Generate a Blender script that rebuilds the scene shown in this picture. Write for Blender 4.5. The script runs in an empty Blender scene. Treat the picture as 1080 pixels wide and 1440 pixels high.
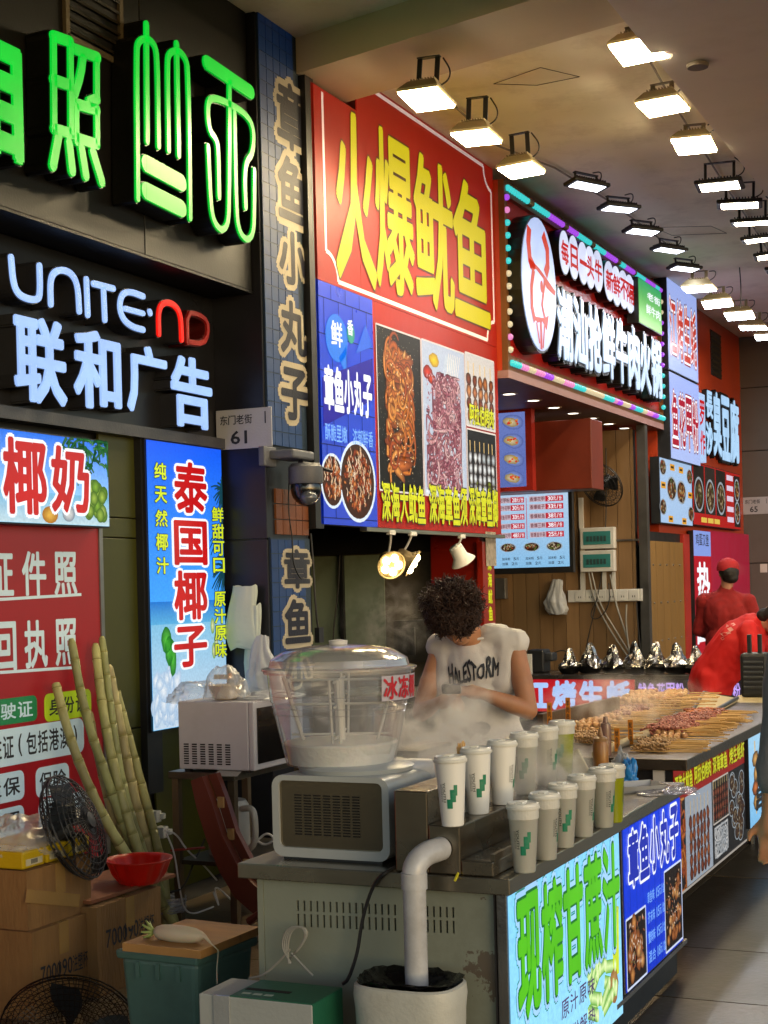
import bpy, bmesh, math, random
from mathutils import Vector, Matrix, noise
from mathutils.bvhtree import BVHTree
random.seed(7)
SC = bpy.context.scene
COL = SC.collection

# ------------------------------------------------------------------ camera
TH, ROLL, FPX, HZ, CH = math.radians(24.5), 0.025, 2130.0, 824.0, 1.6
R0 = Vector((math.cos(TH), math.sin(TH), 0)); U0 = Vector((0, 0, 1)); F0 = Vector((-math.sin(TH), math.cos(TH), 0))
CR, SR = math.cos(ROLL), math.sin(ROLL)
Rc = R0*CR - U0*SR; Uc = U0*CR + R0*SR
cam = bpy.data.objects.new('camera', bpy.data.cameras.new('camera')); COL.objects.link(cam)
cam.matrix_world = Matrix(((Rc.x, Uc.x, -F0.x, 0), (Rc.y, Uc.y, -F0.y, 0), (Rc.z, Uc.z, -F0.z, CH), (0, 0, 0, 1)))
cam.data.sensor_fit = 'HORIZONTAL'; cam.data.sensor_width = 36; cam.data.lens = FPX/1080*36
cam.data.shift_y = (HZ-720)/1080; cam.data.clip_end = 500; cam.data.clip_start = 0.05
SC.camera = cam
# ------------------------------------------------------------------ world (evening sky) + render
W = bpy.data.worlds.new('World'); SC.world = W; W.use_nodes = True
nt = W.node_tree; bg = nt.nodes['Background']; sky = nt.nodes.new('ShaderNodeTexSky'); sky.sky_type = 'NISHITA'
sky.sun_disc = False; sky.sun_elevation = math.radians(14); sky.sun_rotation = math.radians(120)
nt.links.new(sky.outputs[0], bg.inputs[0]); bg.inputs[1].default_value = 0.062
SC.view_settings.view_transform = 'Standard'; SC.view_settings.look = 'None'; SC.view_settings.gamma = 1
EX = 1.85; EK = 2**-EX
SC.view_settings.exposure = EX
SC.cycles.use_denoising = True
try: SC.cycles.denoiser = 'OPENIMAGEDENOISE'
except Exception: pass
SC.cycles.max_bounces = 7; SC.cycles.diffuse_bounces = 4; SC.cycles.glossy_bounces = 3
SC.cycles.transmission_bounces = 6; SC.cycles.volume_bounces = 2; SC.cycles.transparent_max_bounces = 12
SC.cycles.sample_clamp_indirect = 4; SC.cycles.volume_step_rate = 2; SC.cycles.caustics_reflective = False; SC.cycles.caustics_refractive = False
FLOOD_W, SPOT_W = 11.0, 14.0

# ------------------------------------------------------------------ picture <-> place
def ray(u, v):
    xc = (u-540)/FPX; yc = (HZ-v)/FPX
    return F0 + R0*(CR*xc+SR*yc) + U0*(-SR*xc+CR*yc)
def P(u, v, X=None, Y=None, Z=None):
    d = ray(u, v)
    t = X/d.x if X is not None else (Y/d.y if Y is not None else (Z-CH)/d.z)
    return Vector((d.x*t, d.y*t, CH+d.z*t))
class Plane:
    """axis X: faces the street (+X); Y: faces the camera side (-Y); Z: faces up"""
    def __init__(s, ax, val): s.ax, s.val = ax, val
    def loc(s, u, v):
        p = P(u, v, **{s.ax: s.val})
        return {'X': (p.y, p.z), 'Y': (p.x, p.z), 'Z': (p.x, p.y)}[s.ax]
    def to3(s, a, b, off=0.0):
        return {'X': Vector((s.val+off, a, b)), 'Y': Vector((a, s.val-off, b)), 'Z': Vector((a, b, s.val+off))}[s.ax]
    def moved(s, d):
        return Plane(s.ax, s.val + (d if s.ax != 'Y' else -d))

# ------------------------------------------------------------------ materials
def S(h):
    h = h.lstrip('#'); r = [int(h[i:i+2], 16)/255 for i in (0, 2, 4)]
    return tuple((c/12.92 if c <= .04045 else ((c+.055)/1.055)**2.4) for c in r)
_M = {}
def mat(key, hexc=None, rough=.5, metal=0., var=.18, scale=5., bump=.15, bscale=90., em=0., emc=None, trans=0., coat=0., stretch=None, dirt=0., spec=.5, alpha=1., sss=0):
    if key in _M: return _M[key]
    m = bpy.data.materials.new(key); m.use_nodes = True; n = m.node_tree.nodes; l = m.node_tree.links
    b = n['Principled BSDF']; c = S(hexc)
    tc = n.new('ShaderNodeTexCoord'); mp = n.new('ShaderNodeMapping'); l.new(tc.outputs['Object'], mp.inputs[0])
    if stretch: mp.inputs['Scale'].default_value = stretch
    nz = n.new('ShaderNodeTexNoise'); nz.inputs['Scale'].default_value = scale; nz.inputs['Detail'].default_value = 5; l.new(mp.outputs[0], nz.inputs[0])
    rp = n.new('ShaderNodeValToRGB'); l.new(nz.outputs[0], rp.inputs[0])
    rp.color_ramp.elements[0].position = .3; rp.color_ramp.elements[1].position = .72
    rp.color_ramp.elements[0].color = tuple(x*(1-var) for x in c)+(1,); rp.color_ramp.elements[1].color = tuple(min(1, x*(1+var)) for x in c)+(1,)
    out = rp.outputs[0]
    if dirt:
        n2 = n.new('ShaderNodeTexNoise'); n2.inputs['Scale'].default_value = 2.3; n2.inputs['Detail'].default_value = 9; n2.inputs['Roughness'].default_value = .7; l.new(mp.outputs[0], n2.inputs[0])
        r2 = n.new('ShaderNodeValToRGB'); l.new(n2.outputs[0], r2.inputs[0]); r2.color_ramp.elements[0].position = .5; r2.color_ramp.elements[1].position = .68
        mx = n.new('ShaderNodeMixRGB'); mx.blend_type = 'MULTIPLY'; ml = n.new('ShaderNodeMath'); ml.operation = 'MULTIPLY'; ml.inputs[1].default_value = dirt
        l.new(r2.outputs[0], ml.inputs[0]); l.new(ml.outputs[0], mx.inputs[0]); l.new(out, mx.inputs[1]); mx.inputs[2].default_value = (.35, .28, .2, 1); out = mx.outputs[0]
    l.new(out, b.inputs['Base Color'])
    b.inputs['Metallic'].default_value = metal; b.inputs['Specular IOR Level'].default_value = spec
    mr = n.new('ShaderNodeMapRange'); mr.inputs[3].default_value = max(.02, rough-.1); mr.inputs[4].default_value = min(1, rough+.12); l.new(nz.outputs[0], mr.inputs[0]); l.new(mr.outputs[0], b.inputs['Roughness'])
    if bump:
        n3 = n.new('ShaderNodeTexNoise'); n3.inputs['Scale'].default_value = bscale; n3.inputs['Detail'].default_value = 3; l.new(mp.outputs[0], n3.inputs[0])
        bp = n.new('ShaderNodeBump'); bp.inputs['Strength'].default_value = bump; bp.inputs['Distance'].default_value = .01; l.new(n3.outputs[0], bp.inputs['Height']); l.new(bp.outputs[0], b.inputs['Normal'])
    if em:
        b.inputs['Emission Strength'].default_value = em*EK
        if emc: b.inputs['Emission Color'].default_value = S(emc)+(1,)
        else: l.new(out, b.inputs['Emission Color'])
        if em < 2: m.cycles.emission_sampling = 'NONE'
    b.inputs['Transmission Weight'].default_value = trans; b.inputs['Coat Weight'].default_value = coat
    b.inputs['Alpha'].default_value = alpha
    if sss: b.inputs['Subsurface Weight'].default_value = sss; b.inputs['Subsurface Scale'].default_value = .02
    _M[key] = m; return m
def glow(key, hexc, st, sample=True, rough=.3):
    """self-lit plastic: channel-letter faces, lightboxes, lamp glass"""
    if key in _M: return _M[key]
    m = bpy.data.materials.new(key); m.use_nodes = True; n = m.node_tree.nodes; l = m.node_tree.links; b = n['Principled BSDF']
    c = S(hexc); b.inputs['Base Color'].default_value = tuple(x*.2 for x in c)+(1,); b.inputs['Roughness'].default_value = rough
    nz = n.new('ShaderNodeTexNoise'); nz.inputs['Scale'].default_value = 5; tc = n.new('ShaderNodeTexCoord'); l.new(tc.outputs['Object'], nz.inputs[0])
    mr = n.new('ShaderNodeMapRange'); mr.inputs[3].default_value = st*.74*EK; mr.inputs[4].default_value = st*1.26*EK; l.new(nz.outputs[0], mr.inputs[0])
    b.inputs['Emission Color'].default_value = c+(1,); l.new(mr.outputs[0], b.inputs['Emission Strength'])
    m.cycles.emission_sampling = 'AUTO' if sample else 'NONE'
    _M[key] = m; return m
def printmat(key, st, base=.5, rough=.35):
    """flat print whose ink colours come from the painted colour attribute; st = glow: backlight in lightboxes, put into plain prints as well"""
    if key in _M: return _M[key]
    m = bpy.data.materials.new(key); m.use_nodes = True; n = m.node_tree.nodes; l = m.node_tree.links; b = n['Principled BSDF']
    a = n.new('ShaderNodeVertexColor'); a.layer_name = 'Col'
    nz = n.new('ShaderNodeTexNoise'); nz.inputs['Scale'].default_value = 70; tc = n.new('ShaderNodeTexCoord'); l.new(tc.outputs['Object'], nz.inputs[0])
    mr = n.new('ShaderNodeMapRange'); mr.inputs[3].default_value = .72; mr.inputs[4].default_value = 1.22; l.new(nz.outputs[0], mr.inputs[0])
    mx = n.new('ShaderNodeVectorMath'); mx.operation = 'SCALE'; l.new(a.outputs[0], mx.inputs[0]); l.new(mr.outputs[0], mx.inputs['Scale'])
    m2 = n.new('ShaderNodeVectorMath'); m2.operation = 'SCALE'; l.new(mx.outputs[0], m2.inputs[0]); m2.inputs['Scale'].default_value = base*.4
    l.new(m2.outputs[0], b.inputs['Base Color']); l.new(mx.outputs[0], b.inputs['Emission Color']); b.inputs['Emission Strength'].default_value = st*EK
    b.inputs['Roughness'].default_value = max(.45, rough); b.inputs['Specular IOR Level'].default_value = .25; m.cycles.emission_sampling = 'NONE'
    _M[key] = m; return m
def glassmat(key, tint='ffffff', rough=.04, alpha=.16):
    """thin clear plastic: mostly see-through with a glossy skin"""
    if key in _M: return _M[key]
    m = bpy.data.materials.new(key); m.use_nodes = True; n = m.node_tree.nodes; l = m.node_tree.links
    n.remove(n['Principled BSDF']); out = [x for x in n if x.type == 'OUTPUT_MATERIAL'][0]
    t = n.new('ShaderNodeBsdfTransparent'); t.inputs[0].default_value = S(tint)+(1,)
    g = n.new('ShaderNodeBsdfGlossy'); g.inputs['Roughness'].default_value = rough
    d = n.new('ShaderNodeBsdfDiffuse'); d.inputs[0].default_value = (.75, .77, .8, 1)
    fr = n.new('ShaderNodeLayerWeight'); fr.inputs[0].default_value = .35
    a = n.new('ShaderNodeMixShader'); a.inputs[0].default_value = alpha; l.new(t.outputs[0], a.inputs[1]); l.new(d.outputs[0], a.inputs[2])
    c = n.new('ShaderNodeMixShader'); mr = n.new('ShaderNodeMapRange'); mr.inputs[3].default_value = .05; mr.inputs[4].default_value = (.7 if rough < .2 else .35); l.new(fr.outputs['Facing'], mr.inputs[0])
    l.new(mr.outputs[0], c.inputs[0]); l.new(a.outputs[0], c.inputs[1]); l.new(g.outputs[0], c.inputs[2]); l.new(c.outputs[0], out.inputs[0])
    _M[key] = m; return m

# ------------------------------------------------------------------ objects
def tag(o, label=None, cat=None, group=None, kind=None):
    if label: o['label'] = label
    if cat: o['category'] = cat
    if group: o['group'] = group
    if kind: o['kind'] = kind
    return o
def thing(name, label, cat, loc, group=None):
    o = bpy.data.objects.new(name, None); COL.objects.link(o); o.location = Vector(loc); o.empty_display_size = .05
    return tag(o, label, cat, group)
def link(name, me, m, parent=None):
    o = bpy.data.objects.new(name, me); COL.objects.link(o)
    if m is not None:
        me.materials.clear(); me.materials.append(m)
    if parent is not None:
        o.parent = parent
        if parent.parent is None: o.matrix_parent_inverse = Matrix.Translation(-parent.location)
    return o
def copy_tree(o, parent=None):
    c = o.copy(); COL.objects.link(c)
    if parent is not None: c.parent = parent
    for ch in list(o.children): copy_tree(ch, c)
    return c
class MB:
    def __init__(s): s.v = []; s.f = []; s.c = []; s.marks = []
    def mark(s):
        if s.v and (not s.marks or s.marks[-1][1] != len(s.f)): s.marks.append((len(s.v), len(s.f)))
    def add(s, vs, fs, col=None):
        k = len(s.v); s.v += [tuple(x) for x in vs]; s.f += [tuple(i+k for i in f) for f in fs]
        s.c += [col]*len(fs)
    def box(s, c, d, rz=0, rx=0, ry=0, M=None):
        c = Vector(c); d = Vector(d)/2
        Rm = Matrix.Rotation(rz, 3, 'Z') @ Matrix.Rotation(ry, 3, 'Y') @ Matrix.Rotation(rx, 3, 'X')
        if M is not None: Rm = M
        vs = [c + Rm @ Vector((x*d.x, y*d.y, z*d.z)) for x in (-1, 1) for y in (-1, 1) for z in (-1, 1)]
        s.add(vs, [(0, 1, 3, 2), (4, 6, 7, 5), (0, 4, 5, 1), (2, 3, 7, 6), (0, 2, 6, 4), (1, 5, 7, 3)]); return s
    def bx(s, x0, x1, y0, y1, z0, z1): return s.box(((x0+x1)/2, (y0+y1)/2, (z0+z1)/2), (abs(x1-x0), abs(y1-y0), abs(z1-z0)))
    def tube(s, pts, r, n=8, cap=True, r1=None, closed=False):
        pts = [Vector(p) for p in pts]; N = len(pts); rings = []
        up = Vector((0, 0, 1)); pa = None
        for i, p in enumerate(pts):
            if closed: t = pts[(i+1) % N]-pts[i-1]
            else: t = pts[min(i+1, N-1)]-pts[max(i-1, 0)]
            if t.length < 1e-9: t = Vector((0, 0, 1))
            t.normalize()
            if pa is None:
                a = t.cross(up if abs(t.z) < .9 else Vector((1, 0, 0))).normalized()
            else:
                a = (pa - t*pa.dot(t)); a = a.normalized() if a.length > 1e-6 else t.cross(up).normalized()
            pa = a; b = t.cross(a)
            rr = r[i] if isinstance(r, (list, tuple)) else (r if r1 is None else r+(r1-r)*i/max(1, N-1))
            rings.append([p+(a*math.cos(q*2*math.pi/n)+b*math.sin(q*2*math.pi/n))*rr for q in range(n)])
        vs = [v for rg in rings for v in rg]; fs = []
        for i in range(N if closed else N-1):
            j = (i+1) % N
            for q in range(n): fs.append((i*n+q, i*n+(q+1) % n, j*n+(q+1) % n, j*n+q))
        if cap and not closed: fs += [tuple(reversed(range(n))), tuple((N-1)*n+q for q in range(n))]
        s.add(vs, fs); return s
    def lathe(s, prof, c=(0, 0, 0), n=32, M=None, sx=1, sy=1, cap=True):
        c = Vector(c); vs = []
        for (r, z) in prof:
            for q in range(n):
                v = Vector((r*sx*math.cos(q*2*math.pi/n), r*sy*math.sin(q*2*math.pi/n), z))
                if M is not None: v = M @ v
                vs.append(c+v)
        fs = [(i*n+q, i*n+(q+1) % n, (i+1)*n+(q+1) % n, (i+1)*n+q) for i in range(len(prof)-1) for q in range(n)]
        if cap:
            if prof[0][0] > 1e-5: fs.append(tuple(reversed(range(n))))
            if prof[-1][0] > 1e-5: fs.append(tuple((len(prof)-1)*n+q for q in range(n)))
        s.add(vs, fs); return s
    def ball(s, c, r, n=10, M=None):
        r = Vector(r) if hasattr(r, '__len__') else Vector((r, r, r)); c = Vector(c)
        vs = []; m = max(4, n//2+1)
        for i in range(m+1):
            t = math.pi*i/m
            for q in range(n):
                a = 2*math.pi*q/n; v = Vector((r.x*math.sin(t)*math.cos(a), r.y*math.sin(t)*math.sin(a), r.z*math.cos(t)))
                vs.append(c+(M @ v if M is not None else v))
        fs = [(i*n+q, (i+1)*n+q, (i+1)*n+(q+1) % n, i*n+(q+1) % n) for i in range(m) for q in range(n)]
        s.add(vs, fs); return s
    def plate(s, plane, pts, off0, off1):
        """outline in plane coordinates (a, b) turned into a slab between two offsets along the normal"""
        n = len(pts); vs = [plane.to3(a, b, off0) for a, b in pts]+[plane.to3(a, b, off1) for a, b in pts]
        s.add(vs, [tuple(range(n, 2*n)), tuple(reversed(range(n)))]+[(i, (i+1) % n, n+(i+1) % n, n+i) for i in range(n)]); return s
    def mesh(s, name='m', smooth=False):
        me = bpy.data.meshes.new(name); me.from_pydata(s.v, [], s.f)
        if any(c is not None for c in s.c):
            at = me.color_attributes.new('Col', 'FLOAT_COLOR', 'CORNER'); data = []
            for f, c in zip(s.f, s.c):
                c = c or (.5, .5, .5)
                for k in range(len(f)):
                    cc = c[k] if isinstance(c[0], (tuple, list)) else c
                    data += [cc[0], cc[1], cc[2], 1.]
            at.data.foreach_set('color', data)
        else:
            bm = bmesh.new(); bm.from_mesh(me); bmesh.ops.recalc_face_normals(bm, faces=bm.faces); bm.to_mesh(me); bm.free()
        if smooth: me.shade_smooth()
        me.update(); return me
    def build(s, name, m, parent=None, smooth=False, bevel=0, seg=2, auto=False):
        if s.marks:                                       # several strings: one object each
            cuts = [(0, 0)]+s.marks+[(len(s.v), len(s.f))]; first = None
            for (v0, f0), (v1, f1) in zip(cuts, cuts[1:]):
                if f1 <= f0: continue
                q = MB(); q.v = s.v[v0:v1]; q.f = [tuple(i-v0 for i in f) for f in s.f[f0:f1]]; q.c = s.c[f0:f1]
                o = q.build(name, m, parent, smooth, bevel, seg, auto); first = first or o
            return first
        me = s.mesh(name, smooth)
        if auto:
            me.shade_smooth()
            try: me.set_sharp_from_angle(angle=math.radians(38))
            except Exception: pass
        o = link(name, me, m, parent)
        if bevel:
            b = o.modifiers.new('b', 'BEVEL'); b.width = bevel; b.segments = seg; b.limit_method = 'ANGLE'; b.angle_limit = math.radians(40)
        return o
def pxpoly(pl, pts): return [pl.loc(u, v) for u, v in pts]
def rect(a0, a1, b0, b1): return [(a0, b0), (a1, b0), (a1, b1), (a0, b1)]
# ---- ink: flat printed shapes with per-corner colours
class Ink:
    def __init__(s, pl): s.pl = pl; s.m = MB(); s.k = 0
    def off(s, lay=None):
        if lay is None: s.k = (s.k+1) % 30; lay = 2+s.k*.08
        return .0015+lay*.0006
    def poly(s, pts, col, lay=1):
        s.m.add([s.pl.to3(a, b, s.off(lay)) for a, b in pts], [tuple(range(len(pts)))], S(col) if isinstance(col, str) else col)
    def grad(s, a0, a1, b0, b1, lo, hi, lay=0):
        lo, hi = S(lo), S(hi); s.m.add([s.pl.to3(a, b, s.off(lay)) for a, b in rect(a0, a1, b0, b1)], [(0, 1, 2, 3)], [lo, lo, hi, hi])
    def ell(s, a, b, ra, rb, c0, c1=None, n=14, lay=None, rot=0, jit=0):
        c0 = S(c0) if isinstance(c0, str) else c0; c1 = c0 if c1 is None else (S(c1) if isinstance(c1, str) else c1)
        o = s.off(lay); pts = [s.pl.to3(a, b, o)]
        for q in range(n):
            t = 2*math.pi*q/n; k = 1+random.uniform(-jit, jit); x, y = ra*k*math.cos(t), rb*k*math.sin(t)
            pts.append(s.pl.to3(a+x*math.cos(rot)-y*math.sin(rot), b+x*math.sin(rot)+y*math.cos(rot), o))
        for q in range(n): s.m.add([pts[0], pts[1+q], pts[1+(q+1) % n]], [(0, 1, 2)], [c0, c1, c1])
    def ring(s, a, b, ra, rb, w, col, lay=3, n=28):
        pts = [(math.cos(2*math.pi*q/n), math.sin(2*math.pi*q/n)) for q in range(n+1)]
        for q in range(n):
            (x0, y0), (x1, y1) = pts[q], pts[q+1]
            s.poly([(a+x0*ra, b+y0*rb), (a+x1*ra, b+y1*rb), (a+x1*(ra-w), b+y1*(rb-w)), (a+x0*(ra-w), b+y0*(rb-w))], col, lay)
    def ribbon(s, pts, w, core, edge, lay=None, taper=True):
        core = S(core) if isinstance(core, str) else core; edge = S(edge) if isinstance(edge, str) else edge
        o = s.off(lay); N = len(pts); L, C, R = [], [], []
        for i, (a, b) in enumerate(pts):
            p0, p1 = pts[max(0, i-1)], pts[min(N-1, i+1)]; dx, dy = p1[0]-p0[0], p1[1]-p0[1]; q = math.hypot(dx, dy) or 1
            ww = w*(1-.7*i/N if taper else 1)/2; nx, ny = -dy/q*ww, dx/q*ww
            L.append(s.pl.to3(a+nx, b+ny, o)); C.append(s.pl.to3(a, b, o)); R.append(s.pl.to3(a-nx, b-ny, o))
        for i in range(N-1):
            s.m.add([L[i], C[i], C[i+1], L[i+1]], [(0, 1, 2, 3)], [edge, core, core, edge])
            s.m.add([C[i], R[i], R[i+1], C[i+1]], [(0, 1, 2, 3)], [core, edge, edge, core])
    def line(s, p, q, w, col, lay=3):
        dx, dy = q[0]-p[0], q[1]-p[1]; d = math.hypot(dx, dy) or 1; nx, ny = -dy/d*w/2, dx/d*w/2
        s.poly([(p[0]+nx, p[1]+ny), (q[0]+nx, q[1]+ny), (q[0]-nx, q[1]-ny), (p[0]-nx, p[1]-ny)], col, lay)
    def frame(s, a0, a1, b0, b1, w, col, lay=3):
        for p, q in (((a0, b0), (a1, b0)), ((a1, b0), (a1, b1)), ((a1, b1), (a0, b1)), ((a0, b1), (a0, b0))): s.line(p, q, w, col, lay)
    def build(s, name, m, parent=None): return s.m.build(name, m, parent)
def pick(*a): return random.choice(a)
def inrect(a, b, R): return R[0] < a < R[1] and R[2] < b < R[3]
def clampR(pts, R): return [(min(max(a, R[0]), R[1]), min(max(b, R[2]), R[3])) for a, b in pts]
def curls(ink, R, n, w, cols, edges, asp=1.):
    """curling tentacles / squid pieces inside rectangle R"""
    for _ in range(n):
        a = random.uniform(R[0], R[1]); b = random.uniform(R[2], R[3]); t = random.uniform(0, 6.28); k = random.uniform(-1, 1)*26; st = w*.75
        pts = []
        for i in range(9):
            pts.append((a, b)); a += math.cos(t)*st; b += math.sin(t)*st*asp; t += k*st*(1+i*.15)
        ink.ribbon(clampR(pts, R), w*random.uniform(.6, 1.1), pick(*cols), pick(*edges))
def bits(ink, R, n, r, cols, edges, asp=1.):
    for _ in range(n):
        q = r*random.uniform(.5, 1.2)
        a = random.uniform(R[0]+q, R[1]-q); b = random.uniform(R[2]+q*asp, R[3]-q*asp)
        ink.ell(a, b, q, q*asp*random.uniform(.5, 1), pick(*cols), pick(*edges), n=7, rot=random.uniform(0, .6), jit=.25)
def dish(ink, a, b, ra, rb, cols, rim='e8eef2', n=26, lay=1.2):
    ink.ell(a, b, ra, rb, rim, '9aa6b0', n=22, lay=lay); ink.ell(a, b, ra*.86, rb*.86, '4a2a18', '2a1810', n=20, lay=lay+.3)
    for _ in range(n):
        t = random.uniform(0, 6.28); k = math.sqrt(random.random())*.72
        ink.ell(a+ra*k*math.cos(t), b+rb*k*math.sin(t), ra*.2, rb*.14, pick(*cols), '3a2010', n=7, rot=random.uniform(0, 3), jit=.3)
def skewer_rows(ink, R, n, cols, stick='d8b878', w=None):
    w = w or (R[1]-R[0])/n*.8
    for i in range(n):
        a = R[0]+(i+.5)*(R[1]-R[0])/n; h = R[3]-R[2]
        ink.line((a, R[2]), (a+random.uniform(-.2, .2)*w, R[3]), w*.18, stick, 1.5)
        k = max(4, int(h*.75/(w*.9)))
        for j in range(k):
            b = R[2]+h*.05+j*h*.78/k
            ink.ell(a+random.uniform(-.1, .1)*w, b+w*.3, w*.55, h*.78/k*.6, pick(*cols), '301008', n=8, jit=.2)
# ---- lettering
_TC = {}
def glyphmesh(body, offset=0., extrude=0., bev=0.):
    k = (body, offset, extrude, bev)
    if k in _TC: return _TC[k]
    c = bpy.data.curves.new('t', 'FONT'); c.body = body; c.offset = offset; c.extrude = extrude; c.resolution_u = 2; c.fill_mode = 'BOTH' if extrude else 'FRONT'
    o = bpy.data.objects.new('t', c); COL.objects.link(o); dg = bpy.context.evaluated_depsgraph_get(); dg.update()
    me = bpy.data.meshes.new_from_object(o.evaluated_get(dg)); vs = [tuple(v.co) for v in me.vertices]; fs = [tuple(p.vertices) for p in me.polygons]
    bpy.data.objects.remove(o); bpy.data.curves.remove(c); bpy.data.meshes.remove(me)
    _TC[k] = (vs, fs); return _TC[k]
def letter(mb, pl, body, A0, A1, B0, B1, off, offset=.012, depth=0., grow=0., col=None, vertical=False):
    """fit one string to the box A0..A1 x B0..B1 of a plane; grow spreads the outline beyond the box (for outlines)"""
    rv, _ = glyphmesh(body, 0., 0.)
    if not rv: return
    x0, x1 = min(v[0] for v in rv), max(v[0] for v in rv); y0, y1 = min(v[1] for v in rv), max(v[1] for v in rv)
    if x1-x0 < .05*(y1-y0): x1 = x0+.4*(y1-y0)
    if len(body) == 1 and x1-x0 < .5*(y1-y0) and body not in '(),.·':
        k_ = max(.35, (x1-x0)/(.62*(y1-y0))); am = (A0+A1)/2; A0, A1 = am-(am-A0)*k_, am+(A1-am)*k_
    elif len(body) == 1 and body in '()': am = (A0+A1)/2; A0, A1 = am-(am-A0)*.35, am+(A1-am)*.35
    if y1-y0 < .25*(x1-x0) and len(body) == 1: ym = (y0+y1)/2; y0, y1 = ym-.35*(x1-x0), ym+.35*(x1-x0)
    vs, fs = glyphmesh(body, 0., .5 if depth else 0.)
    R = offset+grow; sh = [(0., 0.)]
    if R > .004:
        n_ = 8 if R < .05 else 12; rr = [R] if R < .045 else ([R, R*.55] if R < .09 else [R, R*.66, R*.33])
        for r_ in rr: sh += [(r_*math.cos(q*2*math.pi/n_+.39), r_*math.sin(q*2*math.pi/n_+.39)) for q in range(n_)]
    # glyph strokes get their weight from overlaid copies, squeezed back inside the box
    sx, sy = (A1-A0)/(x1-x0+2*offset), (B1-B0)/(y1-y0+2*offset)
    for i, (dx, dy) in enumerate(sh):
        e = -i*.00004
        mb.add([pl.to3(A0+(v[0]-x0+offset+dx)*sx, B0+(v[1]-y0+offset+dy)*sy, off+e+((v[2]+.5)*depth if depth else 0)) for v in vs], fs, col)
def row(mb, pl, body, A0, A1, B0, B1, off, gap=.08, **kw):
    mb.mark(); n = len(body); w = (A1-A0)/n
    for i, ch in enumerate(body):
        if ch == ' ': continue
        letter(mb, pl, ch, A0+i*w+w*gap/2, A0+(i+1)*w-w*gap/2, B0, B1, off, **kw)
def column(mb, pl, body, A0, A1, B0, B1, off, gap=.12, **kw):
    mb.mark(); n = len(body); h = (B1-B0)/n
    for i, ch in enumerate(body):
        if ch != ' ': letter(mb, pl, ch, A0, A1, B1-(i+1)*h+h*gap/2, B1-i*h-h*gap/2, off, **kw)
def box_px(pl, u0, u1, v0, v1):
    a0, _ = pl.loc(u0, (v0+v1)/2); a1, _ = pl.loc(u1, (v0+v1)/2); um = (u0+u1)/2; return a0, a1, pl.loc(um, v1)[1], pl.loc(um, v0)[1]
def stroke(mb, pl, pts, w, off0, off1, round_=True, col=None):
    """a thick line with round ends as a slab on the plane"""
    pts = [Vector(p) for p in pts]; N = len(pts); Lp, Rp = [], []
    for i, p in enumerate(pts):
        t = (pts[min(i+1, N-1)]-pts[max(i-1, 0)]); t.normalize(); n = Vector((-t.y, t.x))*w/2; Lp.append(p+n); Rp.append(p-n)
    def cap(c, t, s):
        n = Vector((-t.y, t.x)); return [c+n*math.cos(q)*s*w/2+t*s*math.sin(q)*w/2 for q in [math.pi*k/6 for k in range(1, 6)]]
    out = list(Rp)
    if round_: out += cap(pts[-1], (pts[-1]-pts[-2]).normalized(), 1)[::-1] if False else [pts[-1]+Vector((-(pts[-1]-pts[-2]).normalized().y, (pts[-1]-pts[-2]).normalized().x))*(-math.cos(q))*w/2+(pts[-1]-pts[-2]).normalized()*math.sin(q)*w/2 for q in [math.pi*k/6 for k in range(1, 6)]]
    out += Lp[::-1]
    if round_:
        t = (pts[0]-pts[1]).normalized(); n = Vector((-t.y, t.x)); out += [pts[0]-n*math.cos(q)*w/2+t*math.sin(q)*w/2 for q in [math.pi*k/6 for k in range(1, 6)]]
    # build as quads along the line + caps so that bends stay clean
    o = []
    for i in range(N-1):
        o.append([Rp[i], Rp[i+1], Lp[i+1], Lp[i]])
    for q in o: mb.plate(pl, [(a.x, a.y) for a in q], off0, off1)
    if round_:
        for c in (pts[0], pts[-1]): mb.plate(pl, [(c.x+w/2*math.cos(k*math.pi/5), c.y+w/2*math.sin(k*math.pi/5)) for k in range(10)], off0, off1-.0007)
def smoothpath(pts, k=2):
    pts = [Vector(p) for p in pts]
    for _ in range(k):
        q = [pts[0]]
        for i in range(len(pts)-1): q += [pts[i]*.75+pts[i+1]*.25, pts[i]*.25+pts[i+1]*.75]
        pts = q+[pts[-1]]
    return pts
def wire(mb, pts, r, n=6, k=3): mb.tube(smoothpath(pts, k), r, n); return mb

# ------------------------------------------------------------------ common materials
STEEL = lambda: mat('brushed_steel', '9a958a', .28, .95, .12, 3, .12, 60, stretch=(1, .08, 1))
DSTEEL = lambda: mat('dark_steel', '4a4844', .42, .8, .25, 4, .1, 60)
BLACKP = lambda: mat('black_plastic', '16171a', .45, 0, .2, 6, .05, 200)
WHITEP = lambda: mat('white_plastic', 'c9c9c6', .38, 0, .06, 4, .03, 200, dirt=.25)
PVC = lambda: mat('pvc_pipe', 'b4b6b8', .3, 0, .08, 3, .05, 100, dirt=.55)
CARD = lambda: mat('cardboard', '86643a', .85, 0, .16, 3, .4, 60, stretch=(1, 1.6, .25), dirt=.45)
ORANGE = lambda: mat('orange_red_panel', 'a83818', .32, 0, .08, 1.5, .03, 60)
# ================================================================== PLACE: ground, ceiling, walls
XL, XFS, XP, XS, XB2, XC, XC2 = -4.43, -4.15, -4.10, -4.05, -3.96, -1.43, -1.67
MB().bx(-7, 30, -20, 60, -.30, -.02).build('ground', mat('ground_concrete', '4c4843', .8, 0, .2, 1, .2, 30))
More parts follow.
